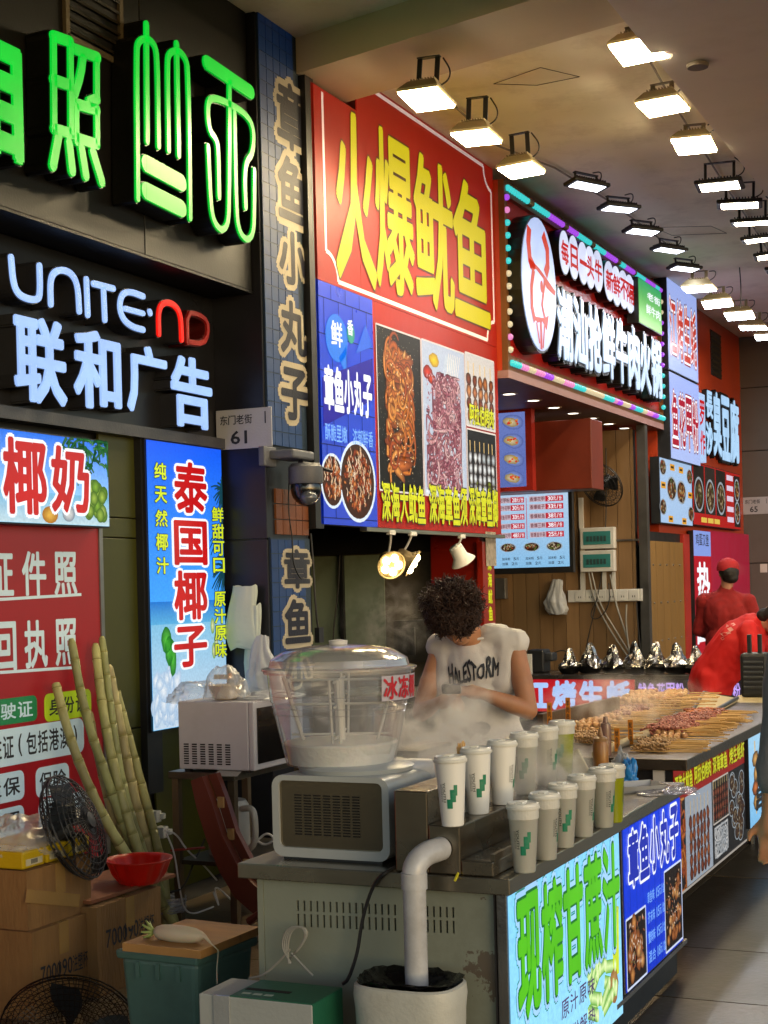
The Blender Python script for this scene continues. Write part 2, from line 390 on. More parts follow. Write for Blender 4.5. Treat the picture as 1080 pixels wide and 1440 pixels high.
# paving slabs, laid one by one where the picture can tell them apart
fl = MB().bx(-6.6, 8, -12, 24, -.02, -.004).build('pavement', mat('grout', '23201d', .9, 0, .2, 5, .2, 80)); tag(fl, kind='structure')
tag(bpy.data.objects['ground'], kind='structure')
slabm = [mat('slab_%d' % k, h, .34, 0, .25, 2.2, .22, 35, dirt=.95) for k, h in enumerate(('564a38', '4a3f30', '60523f'))]
SX, SY = .8, .8
sm = [MB().box((0, 0, 0), (SX-.007, SY-.007, .02)).mesh('slab') for _ in slabm]
for me, m_ in zip(sm, slabm): me.materials.append(m_)
for i in range(-4, 3):
    for j in range(3, 27):
        k = random.randrange(3); o = bpy.data.objects.new('paving_slab', sm[k]); COL.objects.link(o); o.parent = fl
        o.location = (-1.0+(i+.5)*SX, .1+(j+.5)*SY, -.006+random.uniform(-.0012, .0012)); o.rotation_euler = (random.uniform(-.001, .001), random.uniform(-.001, .001), 0)
# ceiling
ceilm = mat('painted_ceiling', 'eee6d2', .8, 0, .07, .8, .12, 18, dirt=.28)
c_ = MB().bx(-7, -2.13, 7.2, 30, 4.83, 5.1).build('ceiling', ceilm); tag(c_, kind='structure')
c_ = MB().bx(-7, -2.0, -6, 8.4, 4.95, 5.15).build('ceiling', mat('grey_ceiling', 'a09c88', .8, 0, .08, .8, .12, 18, dirt=.2)); tag(c_, kind='structure')
bulk = MB().bx(-2.13, 1.6, -6, 30, 4.60, 5.2).build('ceiling', mat('bulkhead_render', 'e6e0dc', .75, 0, .05, .8, .1, 25, dirt=.1)); tag(bulk, kind='structure')
# access hatches (thin seams) in the ceiling
for (a, b, c, d) in (((694, 118), (760, 95), (815, 108), (755, 120)), ((920, 320), (945, 331), (1022, 328), (1000, 318))):
    w = MB(); q = [P(u, v, Z=4.828) for u, v in (a, b, c, d)]
    for p0, p1 in zip(q, q[1:]+q[:1]): w.tube([p0, p1], .002, 4)
    w.build('hatch_seam', mat('seam', '3a3225', .9), bpy.data.objects['ceiling'])
# slanted beam: near face and underside run 14.5 degrees off the shop line
bd = Vector((.968, -.25, 0)); p1 = P(500, 140, X=XS+.0); p1.z = 0
pa = P(500, 140, Z=4.62); pb = P(438, 97, Z=4.62); nrm = Vector((-.25, -.968, 0))
w_ = abs((pb-pa).dot(nrm)); w_ = max(.5, min(1.0, w_))
A = pa - bd*2.2; B = pa + bd*3.2
vs = [A, B, B+nrm*w_, A+nrm*w_]
mb = MB(); mb.add([(v.x, v.y, 4.62) for v in vs]+[(v.x, v.y, 5.12) for v in vs], [(0, 1, 2, 3), (4, 5, 6, 7), (0, 1, 5, 4), (2, 3, 7, 6), (0, 3, 7, 4), (1, 2, 6, 5)])
o = mb.build('ceiling_beam', mat('beam_plaster', 'd4c4aa', .8, 0, .05, .9, .12, 20, dirt=.1)); tag(o, kind='structure')
# building behind the shop fronts: dark cladding wall with openings left for the stalls
clad = mat('dark_cladding', '151516', .42, .3, .15, 1.5, .05, 80, dirt=.3)
bw = thing('shop_wall', 'dark metal clad wall behind the lit signs at the left', 'wall', (XL, 5, 0))
MB().bx(-7, XL-.02, 2.0, 7.44, 0, 5.0).build('wall_face', clad, bw)
MB().bx(-7, -6.5, 7.44, 30, 0, 5.0).build('rear_wall', mat('rear_wall_paint', '2a2620', .8, 0), bw)
# upper fascia
fa = thing('fascia', 'dark metal fascia carrying the green letters, above the white lettering', 'fascia', (XFS, 5, 3.26))
px = Plane('X', XFS)
for k, (y0, y1) in enumerate(((2.0, 3.55), (3.556, 5.15), (5.156, 6.35), (6.356, 7.43))):
    MB().bx(XL-.02, XFS, y0, y1, 3.27, 4.94).build('panel', clad, fa, bevel=.004)
MB().bx(XL-.01, XFS+.004, 2.0, 7.43, 3.255, 3.268).build('edge_trim', mat('trim_dark', '18181a', .4, .5), fa)
# louvre vent on the fascia
lv = thing('vent_louvre', 'slatted ventilation grille in the dark fascia above the green letters', 'vent', P(130, 40, X=XFS))
a0, b1 = px.loc(90, 0); a1, b0 = px.loc(168, 92)
b1 = 4.93
mb = MB()
for y in (a0, a1): mb.bx(XFS, XFS+.02, y-.015, y+.015, b0, b1)
mb.bx(XFS, XFS+.02, a0, a1, b0-.015, b0+.015).build('frame', mat('vent_frame', '6a6250', .5, .4, dirt=.6), lv)
MB().bx(XFS, XFS+.004, a0, a1, b0, b1).build('backing', BLACKP(), lv)
z = b0+.04
while z < b1:
    MB().box((XFS+.012, (a0+a1)/2, z), (.022, a1-a0-.03, .012), ry=.6).build('slat', mat('vent_slat', '39352c', .5, .5), lv); z += .052
# ---- pillar with the vertical strip sign
pil = thing('pillar', 'dark metal clad pillar carrying the plaque 61 and the blue strip sign', 'pillar', (XP, 7.5, 0))
YP = 7.44
z0 = 0
for z1 in (.78, 1.88, 3.6, 4.95):
    MB().bx(-5.2, XP, YP, YP+.50, z0+.003, z1-.003).build('cladding_panel', mat('pillar_clad', '2b2c33', .35, .5, .15, 1.2, .04, 80, dirt=.35), pil, bevel=.004); z0 = z1
MB().bx(-5.19, XP-.012, YP+.01, YP+.49, 0, 4.95).build('core', BLACKP(), pil)
MB().bx(-5.2, XS, 7.945, 8.05, 1.95, 4.62).build('black_return', BLACKP(), pil)
# ---- plaques (QR squares left out)
def plaque(pl, u0, u1, v0, v1, num, label):
    a0, a1, b0, b1 = box_px(pl, u0, u1, v0, v1); t = thing('address_plaque', label, 'address sign', pl.to3((a0+a1)/2, b0, .004))
    mb = MB(); mb.plate(pl, rect(a0, a1, b0, b1), 0, .008); mb.build('plate', mat('plaque_white', 'a8abb4', .35, 0, .04, dirt=.15), t, bevel=.002)
    ink = MB(); w, h = a1-a0, b1-b0
    row(ink, pl, '东门老街', a0+.07*w, a0+.66*w, b0+.62*h, b0+.86*h, .0088, offset=.015)
    ink.mark(); letter(ink, pl, num, a0+.26*w, a0+.56*w, b0+.12*h, b0+.46*h, .0088, offset=.02)
    ink.mark(); ink.plate(pl, rect(a0+.88*w, a0+.9*w, b0+.6*h, b0+.9*h), .008, .0088)
    ink.build('lettering', mat('ink_dark', '20242c', .6), t)
plaque(Plane('Y', YP-.003), 305, 383, 575, 631, '61', 'white address plaque reading 61 on the dark pillar')
# ---- lower left wall: red panel, olive panel, lightboxes
pl = Plane('X', XL)
def yof(u, X=XL): return P(u, 800, X=X).y
rw = thing('red_poster_board', 'red poster board listing certificate photo services behind the sugarcane', 'poster', (XL, 5, .3))
y1 = yof(136); zt = pl.loc(100, 735)[1]; zb = pl.loc(100, 1160)[1]
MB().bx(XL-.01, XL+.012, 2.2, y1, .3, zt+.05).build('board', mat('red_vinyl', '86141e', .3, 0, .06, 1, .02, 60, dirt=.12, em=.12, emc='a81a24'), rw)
MB().bx(XL, XL+.02, y1+.0005, y1+.03, .3, zt+.05).build('edge_strip', mat('alu', '8c8c8c', .35, .8), rw)
pr = Plane('X', XL+.012); tx = MB()
for (s_, u0, u1, v0, v1) in (('证件照', -24, 113, 775, 838), ('回执照', -18, 113, 872, 940)):
    a0, a1, b0, b1 = box_px(pr, u0, u1, v0, v1); row(tx, pr, s_, a0, a1, b0, b1, .002, gap=.25, offset=.025)
for (u0, v0, u1, v1) in ((-30, 847, 114, 838), (-30, 950, 113, 940)):
    p, q = pr.loc(u0, v0), pr.loc(u1, v1); tx.mark(); tx.plate(pr, [p, q, (q[0], q[1]+.014), (p[0], p[1]+.014)], .0012, .002)
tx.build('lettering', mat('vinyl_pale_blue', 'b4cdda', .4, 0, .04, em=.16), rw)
def pill(name, u0, u1, v0, v1, fill, txt, ink, frac=(.08, .92)):
    a0, a1, b0, b1 = box_px(pr, u0, u1, v0, v1); r = (b1-b0)*.25; pts = []
    for (cx, cy, s0) in ((a1-r, b1-r, 0), (a0+r, b1-r, 1), (a0+r, b0+r, 2), (a1-r, b0+r, 3)):
        pts += [(cx+r*math.cos((s0+k/4)*math.pi/2), cy+r*math.sin((s0+k/4)*math.pi/2)) for k in range(5)]
    m = MB(); m.plate(pr, pts, .0006, .0016); m.build('label_panel', fill, rw)
    t = MB(); w = a1-a0; row(t, pr, txt, a0+w*frac[0], a0+w*frac[1], b0+(b1-b0)*.2, b0+(b1-b0)*.82, .0026, gap=.1, offset=.018); t.build('lettering', ink, rw)
lb = mat('vinyl_pale_blue', 'b4cdda'); dk = mat('ink_dark', '20242c')
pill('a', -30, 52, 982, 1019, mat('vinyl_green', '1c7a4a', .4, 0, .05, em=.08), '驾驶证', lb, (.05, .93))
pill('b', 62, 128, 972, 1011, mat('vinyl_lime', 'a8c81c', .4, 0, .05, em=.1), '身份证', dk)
pill('c', -60, 118, 1022, 1074, lb, '居住证(包括港澳)', dk, (.14, .97))
pill('d', -30, 34, 1088, 1130, lb, '社保', dk)
pill('e', 50, 97, 1076, 1118, lb, '保险', dk)
pill('f', -30, 34, 1138, 1180, lb, '驾照', dk); pill('g', 54, 122, 1118, 1165, lb, '居民', dk)
# olive painted wall panels between
ol = thing('olive_wall_panel', 'olive green metal wall panels right of the red poster board', 'wall panel', (XL, 6.5, 0))
om = mat('olive_paint', '3a3c0a', .35, 0, .1, 1.2, .03, 60, dirt=.25); ya, yb = y1+.032, yof(192)
zs = [0, .9, pl.loc(160, 895)[1]+.5, pl.loc(160, 728)[1], pl.loc(160, 612)[1]]
for i in range(4): MB().bx(XL-.01, XL+.01, ya, yb, zs[i]+.003, zs[i+1]-.003).build('panel', om, ol, bevel=.003)
MB().bx(XL-.01, XL+.05, yof(190), yof(211), .55, zs[-1]).build('black_post', BLACKP(), ol)
MB().bx(XL-.01, XL+.004, yof(211), YP, .0, 1.0).build('lower_panel', om, ol)
# wall strip above, behind the white letters
ws = thing('sign_backboard', 'black recessed board behind the white UNITE-AD letters', 'sign board', (XL, 5, 2.5))
zt2 = 3.25; za = pl.loc(300, 618)[1]
MB().bx(XL-.015, XL+.015, 2.0, YP-.002, za, zt2).build('board', mat('black_board', '1b1c20', .3, .2, .1, 1, .03, 60), ws)
MB().bx(XL, XL+.08, 2.0, YP-.002, za-.06, za-.002).build('ledge', mat('ledge_grey', '55565c', .4, .6), ws)
ws['label'] = 'black recessed board behind the white and red glowing letters'
# ================================================================== SIGNS, left to right
# ---- green channel letters on the fascia
gf = glow('green_letter_face', '04c832', 1.0); gcase = mat('letter_case', '0b0d0c', .35, .2)
pg = Plane('X', XFS)
gs = thing('channel_letter_sign', 'large green glowing characters on the dark fascia', 'sign', P(180, 250, X=XFS))
def chan(pl, root, draw, face, case, d0=.01, d1=.13, name='letter'):
    a = MB(); draw(a, d1, d1+.012, 0); f = a.build(name, face, root)
    b = MB(); draw(b, d0, d1-.0005, 1); b.build('letter_case', case, f); return f
def strokeset(pl, sets):
    def d(mb, o0, o1, k):
        for pts, w, sm_ in sets:
            q = [pl.loc(u/2.4, v/2.4) for u, v in pts]
            if sm_: q = smoothpath(q, sm_)
            stroke(mb, pl, q, w+(.012 if k else 0), o0, o1)
    return d
def glyphdraw(pl, ch, u0, u1, v0, v1, offset, g=0.012):
    def d(mb, o0, o1, k):
        a0, a1, b0, b1 = box_px(pl, u0, u1, v0, v1); letter(mb, pl, ch, a0, a1, b0, b1, o0, offset=offset, grow=(g if k else 0), depth=o1-o0)
    return d
chan(pg, gs, glyphdraw(pg.moved(.13), '相', -58, 29, 40, 218, .045), gf, gcase, -.12, .0)
zf = pg.moved(.13)
zh = [([(176, 118), (178, 440)], .036, 0), ([(233, 138), (235, 455)], .036, 0), ([(176, 122), (233, 142)], .048, 0), ([(176, 270), (234, 290)], .05, 0), ([(178, 436), (235, 452)], .048, 0),
      ([(245, 165), (325, 195)], .048, 0), ([(322, 195), (322, 335)], .036, 0), ([(322, 335), (296, 345)], .05, 0), ([(276, 185), (268, 250), (246, 320)], .045, 1),
      ([(252, 350), (253, 480)], .036, 0), ([(322, 368), (323, 490)], .036, 0), ([(252, 352), (322, 372)], .05, 0), ([(252, 466), (322, 488)], .048, 0),
      ([(192, 455), (173, 560)], .05, 0), ([(228, 485), (238, 578)], .05, 0), ([(268, 495), (284, 594)], .05, 0), ([(308, 515), (338, 615)], .05, 0)]
chan(zf, gs, strokeset(zf, zh), gf, gcase, -.12, 0)
g3 = [([(460, 672), (456, 180), (462, 140), (490, 128), (518, 150), (527, 200), (530, 495)], .032, 2), ([(490, 82), (492, 478)], .034, 0),
      ([(564, 508), (560, 215), (566, 180), (594, 168), (622, 195), (631, 240), (637, 738)], .032, 2), ([(592, 148), (598, 525)], .034, 0),
      ([(488, 553), (608, 618)], .085, 0), ([(488, 645), (608, 705)], .085, 0)]
chan(zf, gs, strokeset(zf, g3), gf, gcase, -.12, 0)
g4 = [([(694, 212), (842, 312)], .075, 0), ([(770, 270), (768, 680), (764, 760), (740, 782), (712, 740), (704, 660), (697, 495)], .034, 2),
      ([(734, 665), (731, 500), (724, 470), (700, 440), (694, 350), (712, 328), (770, 350), (830, 390), (852, 440), (848, 520), (826, 545), (820, 600), (824, 700)], .036, 2),
      ([(786, 380), (792, 700), (800, 780), (828, 815), (850, 790), (853, 700), (853, 575)], .034, 2)]
chan(zf, gs, strokeset(zf, g4), gf, gcase, -.12, 0)
# ---- white letters
wf = glow('white_letter_face', '9cc0ff', 1.05); rf_ = glow('red_letter_face', 'ff1a10', 1.0); grey_case = mat('letter_case_grey', '2c2e34', .35, .3)
us = thing('channel_letter_sign', 'white and red glowing Latin letters over four white characters', 'sign', P(150, 590, X=XL))
pu = Plane('X', XL+.12)
def small(sets): return [([(u*2.4, v*2.4) for u, v in p], w, s) for p, w, s in sets]
for sets, f in (([([(14, 362), (17, 398), (24, 414), (38, 421), (51, 422), (55, 414), (54, 374)], .03, 2)], wf),
                ([([(70, 428), (69, 396), (74, 383), (86, 379), (100, 385), (108, 402), (110, 438)], .03, 2)], wf),
                ([([(120, 393), (122, 443)], .03, 0)], wf), ([([(130, 399), (158, 406)], .03, 0), ([(144, 404), (146, 450)], .03, 0)], wf),
                ([([(200, 417), (182, 410), (170, 413), (166, 432), (172, 450), (185, 460), (200, 464)], .03, 2), ([(174, 434), (200, 441)], .026, 0)], wf),
                ([([(209, 438), (210, 441)], .028, 0)], wf),
                ([([(222, 470), (221, 440), (226, 427), (237, 425), (248, 433), (253, 447), (254, 478)], .03, 2)], rf_)):
    chan(pu, us, strokeset(pu, small(sets)), f, grey_case, -.12, 0)
chan(pu, us, strokeset(pu, small([([(262, 482), (261, 440), (278, 442), (290, 452), (291, 470), (284, 484), (262, 481)], .026, 1)])), mat('dull_red_glow', '8a1410', .4, 0, em=.12), mat('red_case', '4a0c0a', .4), -.12, 0)  # this letter is switched off; a faint glow is put into its red
for ch, u0, u1, v0, v1 in (('联', 19, 91, 447, 568), ('和', 103, 168, 466, 576), ('广', 178, 233, 487, 582), ('告', 240, 296, 503, 602)):
    chan(pu, us, glyphdraw(pu, ch, u0, u1, v0, v1, .026), wf, grey_case, -.12, 0)
# ---- lightboxes for coconut drinks
def lightbox(name, label, cat, pl, u0, u1, v0, v1, d, framem, hi, lo, st, grp=None):
    """a shallow box standing proud of plane pl by d; returns root, front plane, extents"""
    f = pl.moved(d); a0, a1, b0, b1 = box_px(f, u0, u1, v0, v1); t = thing(name, label, cat, f.to3((a0+a1)/2, b0, 0), grp)
    m = MB(); m.plate(f, rect(a0, a1, b0, b1), -d, -.004); m.build('casing', framem, t)
    k = Ink(f); k.grad(a0+.008, a1-.008, b0+.008, b1-.008, lo, hi, 0); k.build('lit_face', printmat('backlit_%.2f' % st, st, .35), t)
    return t, f, (a0, a1, b0, b1)
px1 = Plane('X', XL+.01)
t, f, (a0, a1, b0, b1) = lightbox('lightbox', 'blue lit sign with two red characters and coconuts above the red poster board', 'lightbox sign', px1, -110, 153, 603, 737, .11, BLACKP(), '2070e8', 'a8e0ff', 1.1)
ink = Ink(f); W_, H_ = a1-a0, b1-b0
pf = lambda u, v: f.loc(u, v)
ink.grad(a0+.01, a1-.01, b0+.01, b0+.35*H_, 'c8e4f0', '78c0ea', .4)
for _ in range(90):                                                    # palm fronds behind the words
    c = pf(random.uniform(92, 150), random.uniform(612, 660)); t_ = random.uniform(0, 6.28); L = random.uniform(.05, .12)
    q = [(c[0]+math.cos(t_)*L*k/4, c[1]+math.sin(t_)*L*k/4-L*.5*(k/4)**2) for k in range(5)]
    ink.ribbon(clampR(q, (a0, a1-.01, b0, b1-.01)), .02, pick('2f7a3c', '4e9a50', '1e5a36'), '0f3a24', .8)
for _ in range(26):
    c = pf(random.uniform(124, 148), random.uniform(684, 728)); ink.ell(c[0], c[1], .034, .036, pick('a8c850', '8ab83c', 'c0d868'), '3f6a1c')
c = pf(70, 724); ink.ell(c[0], c[1], .06, .04, 'f0c050', 'b07020', lay=1.5); c = pf(96, 722); ink.ell(c[0], c[1], .05, .04, 'f4f4f0', '8090a0', lay=1.6)
ink.build('printed_picture', printmat('backlit_0.90', .9, .35), t)
for grow, off, m_ in ((.045, .006, glow('lit_white', 'f0f6ff', 1.0, False)), (.0, .0075, glow('lit_red', 'c80c14', .85, False))):
    mb = MB()
    for ch, u0, u1, v0, v1 in (('椰', 2, 64, 616, 724), ('奶', 70, 124, 628, 722)):
        A = box_px(f, u0, u1, v0, v1); mb.mark(); letter(mb, f, ch, *A, off, offset=.03, grow=grow)
    mb.build('lettering', m_, t)
t, f, (a0, a1, b0, b1) = lightbox('lightbox', 'tall blue lit sign for coconuts with a beach picture, beside the pillar', 'lightbox sign', Plane('X', XL+.0), 209, 316, 624, 1022, .07, BLACKP(), '1058f0', '50c0ff', 1.1)
ink = Ink(f); H_ = b1-b0; zs_ = f.loc(262, 845)[1]
ink.grad(a0+.01, a1-.01, b0+.01, zs_-.12, 'cfe2f4', '86c8ee', .3); ink.grad(a0+.01, a1-.01, zs_-.12, zs_, '5cb4e8', '1c78d8', .35)
for cx, cy in ((314, 690), (313, 745), (316, 800)):
    for _ in range(26):
        c = pf_ = f.loc(cx, cy); t_ = random.uniform(1.6, 4.7); L = random.uniform(.06, .16)
        ink.ribbon(clampR([(c[0]+math.cos(t_)*L*k/4, c[1]+math.sin(t_)*L*k/4-L*.4*(k/4)**2) for k in range(5)], (a0, a1-.01, b0, b1)), .016, '1c5060', '103840', .8)
for _ in range(46):                                                    # milk splash
    c = f.loc(random.uniform(218, 262), random.uniform(950, 1012)); ink.ell(c[0], c[1], random.uniform(.02, .05), random.uniform(.03, .08), 'f4faff', 'a8c8e8', rot=random.uniform(-.8, .8), jit=.2)
for u, v, ra, rb in ((233, 900, .05, .07), (242, 925, .035, .1), (237, 915, .04, .08)):
    c = f.loc(u, v); ink.ell(c[0], c[1], ra, rb, '58c840', '1c7028', lay=5.2, jit=.08)
for u, v in ((298, 880), (303, 900), (300, 915)):
    c = f.loc(u, v); ink.ell(c[0], c[1], .022, .045, 'e8e8b0', '70a050', lay=5)
ink.build('printed_picture', printmat('backlit_0.90', .9, .35), t)
for grow, off, m_ in ((.05, .006, _M['lit_white']), (.0, .0075, _M['lit_red'])):
    mb = MB()
    for ch, v0, v1 in (('泰', 650, 722), ('国', 732, 795), ('椰', 802, 872), ('子', 880, 938)): mb.mark(); letter(mb, f, ch, *box_px(f, 243, 290, v0, v1), off, offset=.03, grow=grow)
    mb.build('lettering', m_, t)
for grow, off, m_ in ((.05, .006, glow('lit_navy', '103a70', .5, False)), (0, .0075, glow('lit_yellow', 'd8ec20', .9, False))):
    mb = MB(); A = box_px(f, 217, 234, 646, 812); column(mb, f, '纯天然椰汁', *A, off, gap=.3, offset=.02, grow=grow)
    A = box_px(f, 299, 315, 712, 926); column(mb, f, '鲜甜可口 原汁原味', *A, off, gap=.12, offset=.02, grow=grow)
    mb.build('lettering', m_, t)
# ---- vertical strip sign on the pillar: blue tiles, cream outlined characters
def stripsign(label, z0, z1, body, vs_, word_m, halo_m, cat='sign'):
    pl = Plane('X', XP+.002); y0, y1 = YP+.015, YP+.49
    t = thing('strip_sign', label, cat, (XP, (y0+y1)/2, z0)); MB().bx(XP, XP+.012, y0, y1, z0, z1).build('board', mat('strip_grout', '182a3c', .5), t)
    f = Plane('X', XP+.012); n = 0
    ts = .082; tm = mat('blue_tile', '10305e', .5, 0, .25, 3, .03, em=.06, emc='204e92')  # small glow put into the tile colour keeps it blue under the warm lamps
    k = MB(); y = y0
    me = MB().box((0, 0, 0), (.004, ts-.006, ts-.006)).mesh('tile'); me.materials.append(tm)
    root = t
    yy = y0+ts/2
    while yy < y1-.03:
        zz = z0+ts/2
        while zz < z1-.03:
            o = bpy.data.objects.new('tile', me); COL.objects.link(o); o.parent = root; o.matrix_parent_inverse = Matrix.Translation(-root.location); o.location = (XP+.0125, yy, zz); zz += ts
        yy += ts
    for grow, off, m_ in ((.10, .004, halo_m), (.0, .0065, word_m)):
        mb = MB()
        for ch, (v0, v1) in zip(body, vs_):
            A = box_px(f, 386+(v0/700)*11, 426+(v0/700)*8, v0, v1); w = (A[1]-A[0]); letter(mb, f, ch, A[0], A[1], A[2], A[3], off, offset=.035, grow=grow)
        mb.build('lettering', m_, t)
    return t
halo = mat('cream_print', '98907c', .55, 0, .1, em=.06, emc='b8a890'); word = mat('navy_print', '0c1024', .5, 0, .1)
fz = lambda v: P(410, v, X=XP+.01).z
stripsign('upper blue tiled strip sign with cream outlined characters running down the pillar', fz(630), 4.86, '章鱼小丸子', ((118, 212), (222, 312), (326, 402), (424, 500), (518, 592)), word, halo)
stripsign('lower blue tiled strip sign with cream outlined characters, below the camera', fz(960), fz(757), '章鱼小', ((772, 828), (842, 905), (915, 965)), word, halo)
t = thing('tile_patch', 'orange tiled patch of the pillar behind the camera cable', 'sign', (XP, 7.7, fz(755)))
for i in range(5):
    for j in range(3):
        y0 = YP+.09+i*.08; z0 = fz(752)+j*.088
        MB().bx(XP, XP+.012, y0, y0+.074, z0, z0+.082).build('tile', mat('orange_tile', '5c3014', .4, 0, .1, em=.06, emc='b06428'), t)
# ================================================================== big red squid sign of the first stall
f = Plane('X', XS)
sb = thing('sign_board', 'big red board with four tall yellow characters over food pictures', 'sign board', (XS, 9.4, 1.98))
ya, yb = f.loc(446, 500)[0], f.loc(699, 500)[0]; zb = f.loc(575, 744)[1]; ysplit = f.loc(505, 300)[0]
redm = mat('red_sign_panel', '7c1008', .42, 0, .05, 1.2, .06, 14, em=.26, emc='c02010', spec=.3)
zm = f.loc(570, 0)[1]
ymid = f.loc(528, 600)[0]
def zat(u, v): return f.loc(u, v)[1]
zred = zat(697, 488)
MB().bx(XS-.10, XS-.012, ya, yb, zb, 4.60).build('casing', mat('sign_case', '16181c', .4, .3), sb)
MB().bx(XS-.012, XS, ya, ysplit, zred, 4.60).build('panel', redm, sb)
MB().bx(XS-.010, XS, ysplit+.003, yb, zred, 4.825).build('panel', redm, sb)
MB().bx(XS-.012, XS-.001, ymid, yb, zb+.0, zred-.003).build('panel', redm, sb)
MB().bx(XS-.012, XS, ya, ymid-.003, zb, zred-.003).build('panel', mat('blue_sign_panel', '0a30b8', .3, 0, .06, 2, .02, em=.45), sb)
# blue bricks print on the blue panel, as flat lines
ink = Ink(f)
z = zb+.04; r_ = 0
while z < zred-.05:
    ink.line((ya+.01, z), (ymid-.01, z), .006, '061a60', .2); y = ya+(.1 if r_ % 2 else .2)
    while y < ymid-.02: ink.line((y, z), (y, min(z+.22, zred-.01)), .006, '061a60', .2); y += .2
    z += .22; r_ += 1
w_ = ymid-ya; h_ = zred-zb
def bp(x, y): return (ya+x*w_, zb+y*h_)
ink.ell(*bp(.33, .78), .19*w_, .10*h_, '1c78e8', n=22, lay=1); ink.poly([bp(.36, .7), bp(.48, .63), bp(.5, .76)], '1c78e8', 1)
ink.ell(*bp(.58, .82), .07*w_, .045*h_, '2c9a88', n=16, lay=1.2); ink.poly([bp(.66, .74), bp(.85, .88), bp(.97, .79)], '2464e0', 1.1)
ink.poly([bp(.07, .40), bp(.97, .56), bp(.97, .74), bp(.07, .60)], '180e98', 1.4)
ink.ell(*bp(.20, .18), .20*w_, .115*h_, 'd8e8f8', n=26, lay=2); ink.ell(*bp(.20, .18), .175*w_, .103*h_, '301810', '402010', n=26, lay=2.2)
ink.ell(*bp(.64, .19), .33*w_, .175*h_, 'd8e8f8', n=30, lay=2.3); ink.ell(*bp(.64, .19), .30*w_, .160*h_, '2a1208', '3c1c0c', n=30, lay=2.5)
for cx, cy, ra, rb, n in ((.20, .18, .14, .085, 90), (.64, .19, .24, .13, 200)):
    for _ in range(n):
        q = random.uniform(0, 6.28); k = math.sqrt(random.random()); a, b = bp(cx+math.cos(q)*k*ra, cy+math.sin(q)*k*rb); s_ = random.uniform(.012, .035)
        if random.random() < .6: ink.ell(a, b, s_*.7, s_, pick('c8642a', '9a3c14', 'e08a40', 'b04a1c') if cy > 0 else 'fff', '4a1808', n=7, rot=random.uniform(0, 3), jit=.3, lay=random.uniform(3, 5))
        else: ink.ribbon([(a, b), (a+s_*.5, b+s_), (a-s_*.2, b+s_*2)], .01, pick('f4e4c8', 'e8c8a0', 'fff4e0'), 'a87850', random.uniform(4.5, 5.5))
ink.build('printed_picture', printmat('print_0.55', .95, .5), sb)
# photo panels
def phot(u0, u1, v0, v1, bgc, border='e8e0d8'):
    A = box_px(f, u0, u1, v0, v1); return A
ink = Ink(f)
yA, yB, yC, yD = f.loc(531, 600)[0], f.loc(594, 600)[0], f.loc(655, 600)[0], f.loc(697, 600)[0]
zt1 = zat(535, 457); zbm = zat(535, 685)
R1 = (yA, yB-.01, zat(562, 692), zat(562, 467)); R2 = (yB+.01, yC-.01, R1[2], zat(624, 488)); 
zq = zat(676, 605); R3 = (yC+.01, yD-.02, zq+.012, zat(676, 503)); R4 = (yC+.01, yD-.02, R1[2], zq-.012)
for R, c in ((R1, '0c0a0a'), (R2, 'b0bcd0'), (R3, 'c8c4c0'), (R4, '101216')):
    ink.poly(rect(*R), c, .5); ink.frame(R[0], R[1], R[2], R[3], .012, 'd8d0c8', 6)
for _ in range(420):
    a, b = random.uniform(R1[0], R1[1]), random.uniform(R1[2], R1[3]); ink.ell(a, b, .004, .004, pick('7a7470', '5a5048', '9a8a70'), n=5, lay=.8)
cx, cy = (R1[0]+R1[1])/2, (R1[2]+R1[3])/2; hw, hh = (R1[1]-R1[0])/2, (R1[3]-R1[2])/2
SQ = ('d07828', 'b85a1c', 'e89a48', 'a8481a', 'c86c2c'); SQE = ('5a2008', '6a2a0c', '3c1406')
for k in range(26):                                                    # the grilled squid: layered rings and curled arms
    q = k/25; b = cy+hh*(.72-1.45*q); a = cx+hw*.25*math.sin(k*.9)-.1*q*hw
    ink.ell(a, b, hw*.42, hh*.07, pick(*SQ), pick(*SQE), n=12, rot=random.uniform(-.6, .6), jit=.15)
for side in (-1, 1):
    for k in range(16):
        b = cy+hh*random.uniform(-.6, .8); a = cx+side*hw*random.uniform(.05, .35); L = hw*random.uniform(.5, .9); pts = []
        t_ = (0 if side > 0 else math.pi)+random.uniform(-.9, .9); kk = random.choice((-1, 1))*random.uniform(3, 9)
        for s_ in range(12): pts.append((a, b)); a += math.cos(t_)*L/9; b += math.sin(t_)*L/9*1.3; t_ += kk*L/9*2.2
        ink.ribbon(clampR(pts, R1), .055, pick(*SQ), pick(*SQE))
curls(ink, (cx-hw*.6, cx+hw*.6, cy-hh*.75, cy+hh*.7), 16, .06, SQ, SQE)
for _ in range(90): a, b = cx+hw*random.uniform(-.55, .55), cy+hh*random.uniform(-.75, .75); ink.ell(a, b, random.uniform(.03, .06), random.uniform(.012, .024), pick('e8a04c', 'd88438', 'c06c28', 'f0b868'), pick('7a3410', '5a2408'), n=10, rot=random.uniform(-1.2, 1.2), jit=.2)
for _ in range(120): a, b = cx+hw*random.uniform(-.6, .6), cy+hh*random.uniform(-.8, .8); ink.ell(a, b, .008, .004, pick('fff0d0', 'f8d8a0', '3a1404'), n=5, rot=random.uniform(0, 3), lay=5.5)
cx, cy = (R2[0]+R2[1])/2, (R2[2]+R2[3])/2; hw, hh = (R2[1]-R2[0])/2, (R2[3]-R2[2])/2
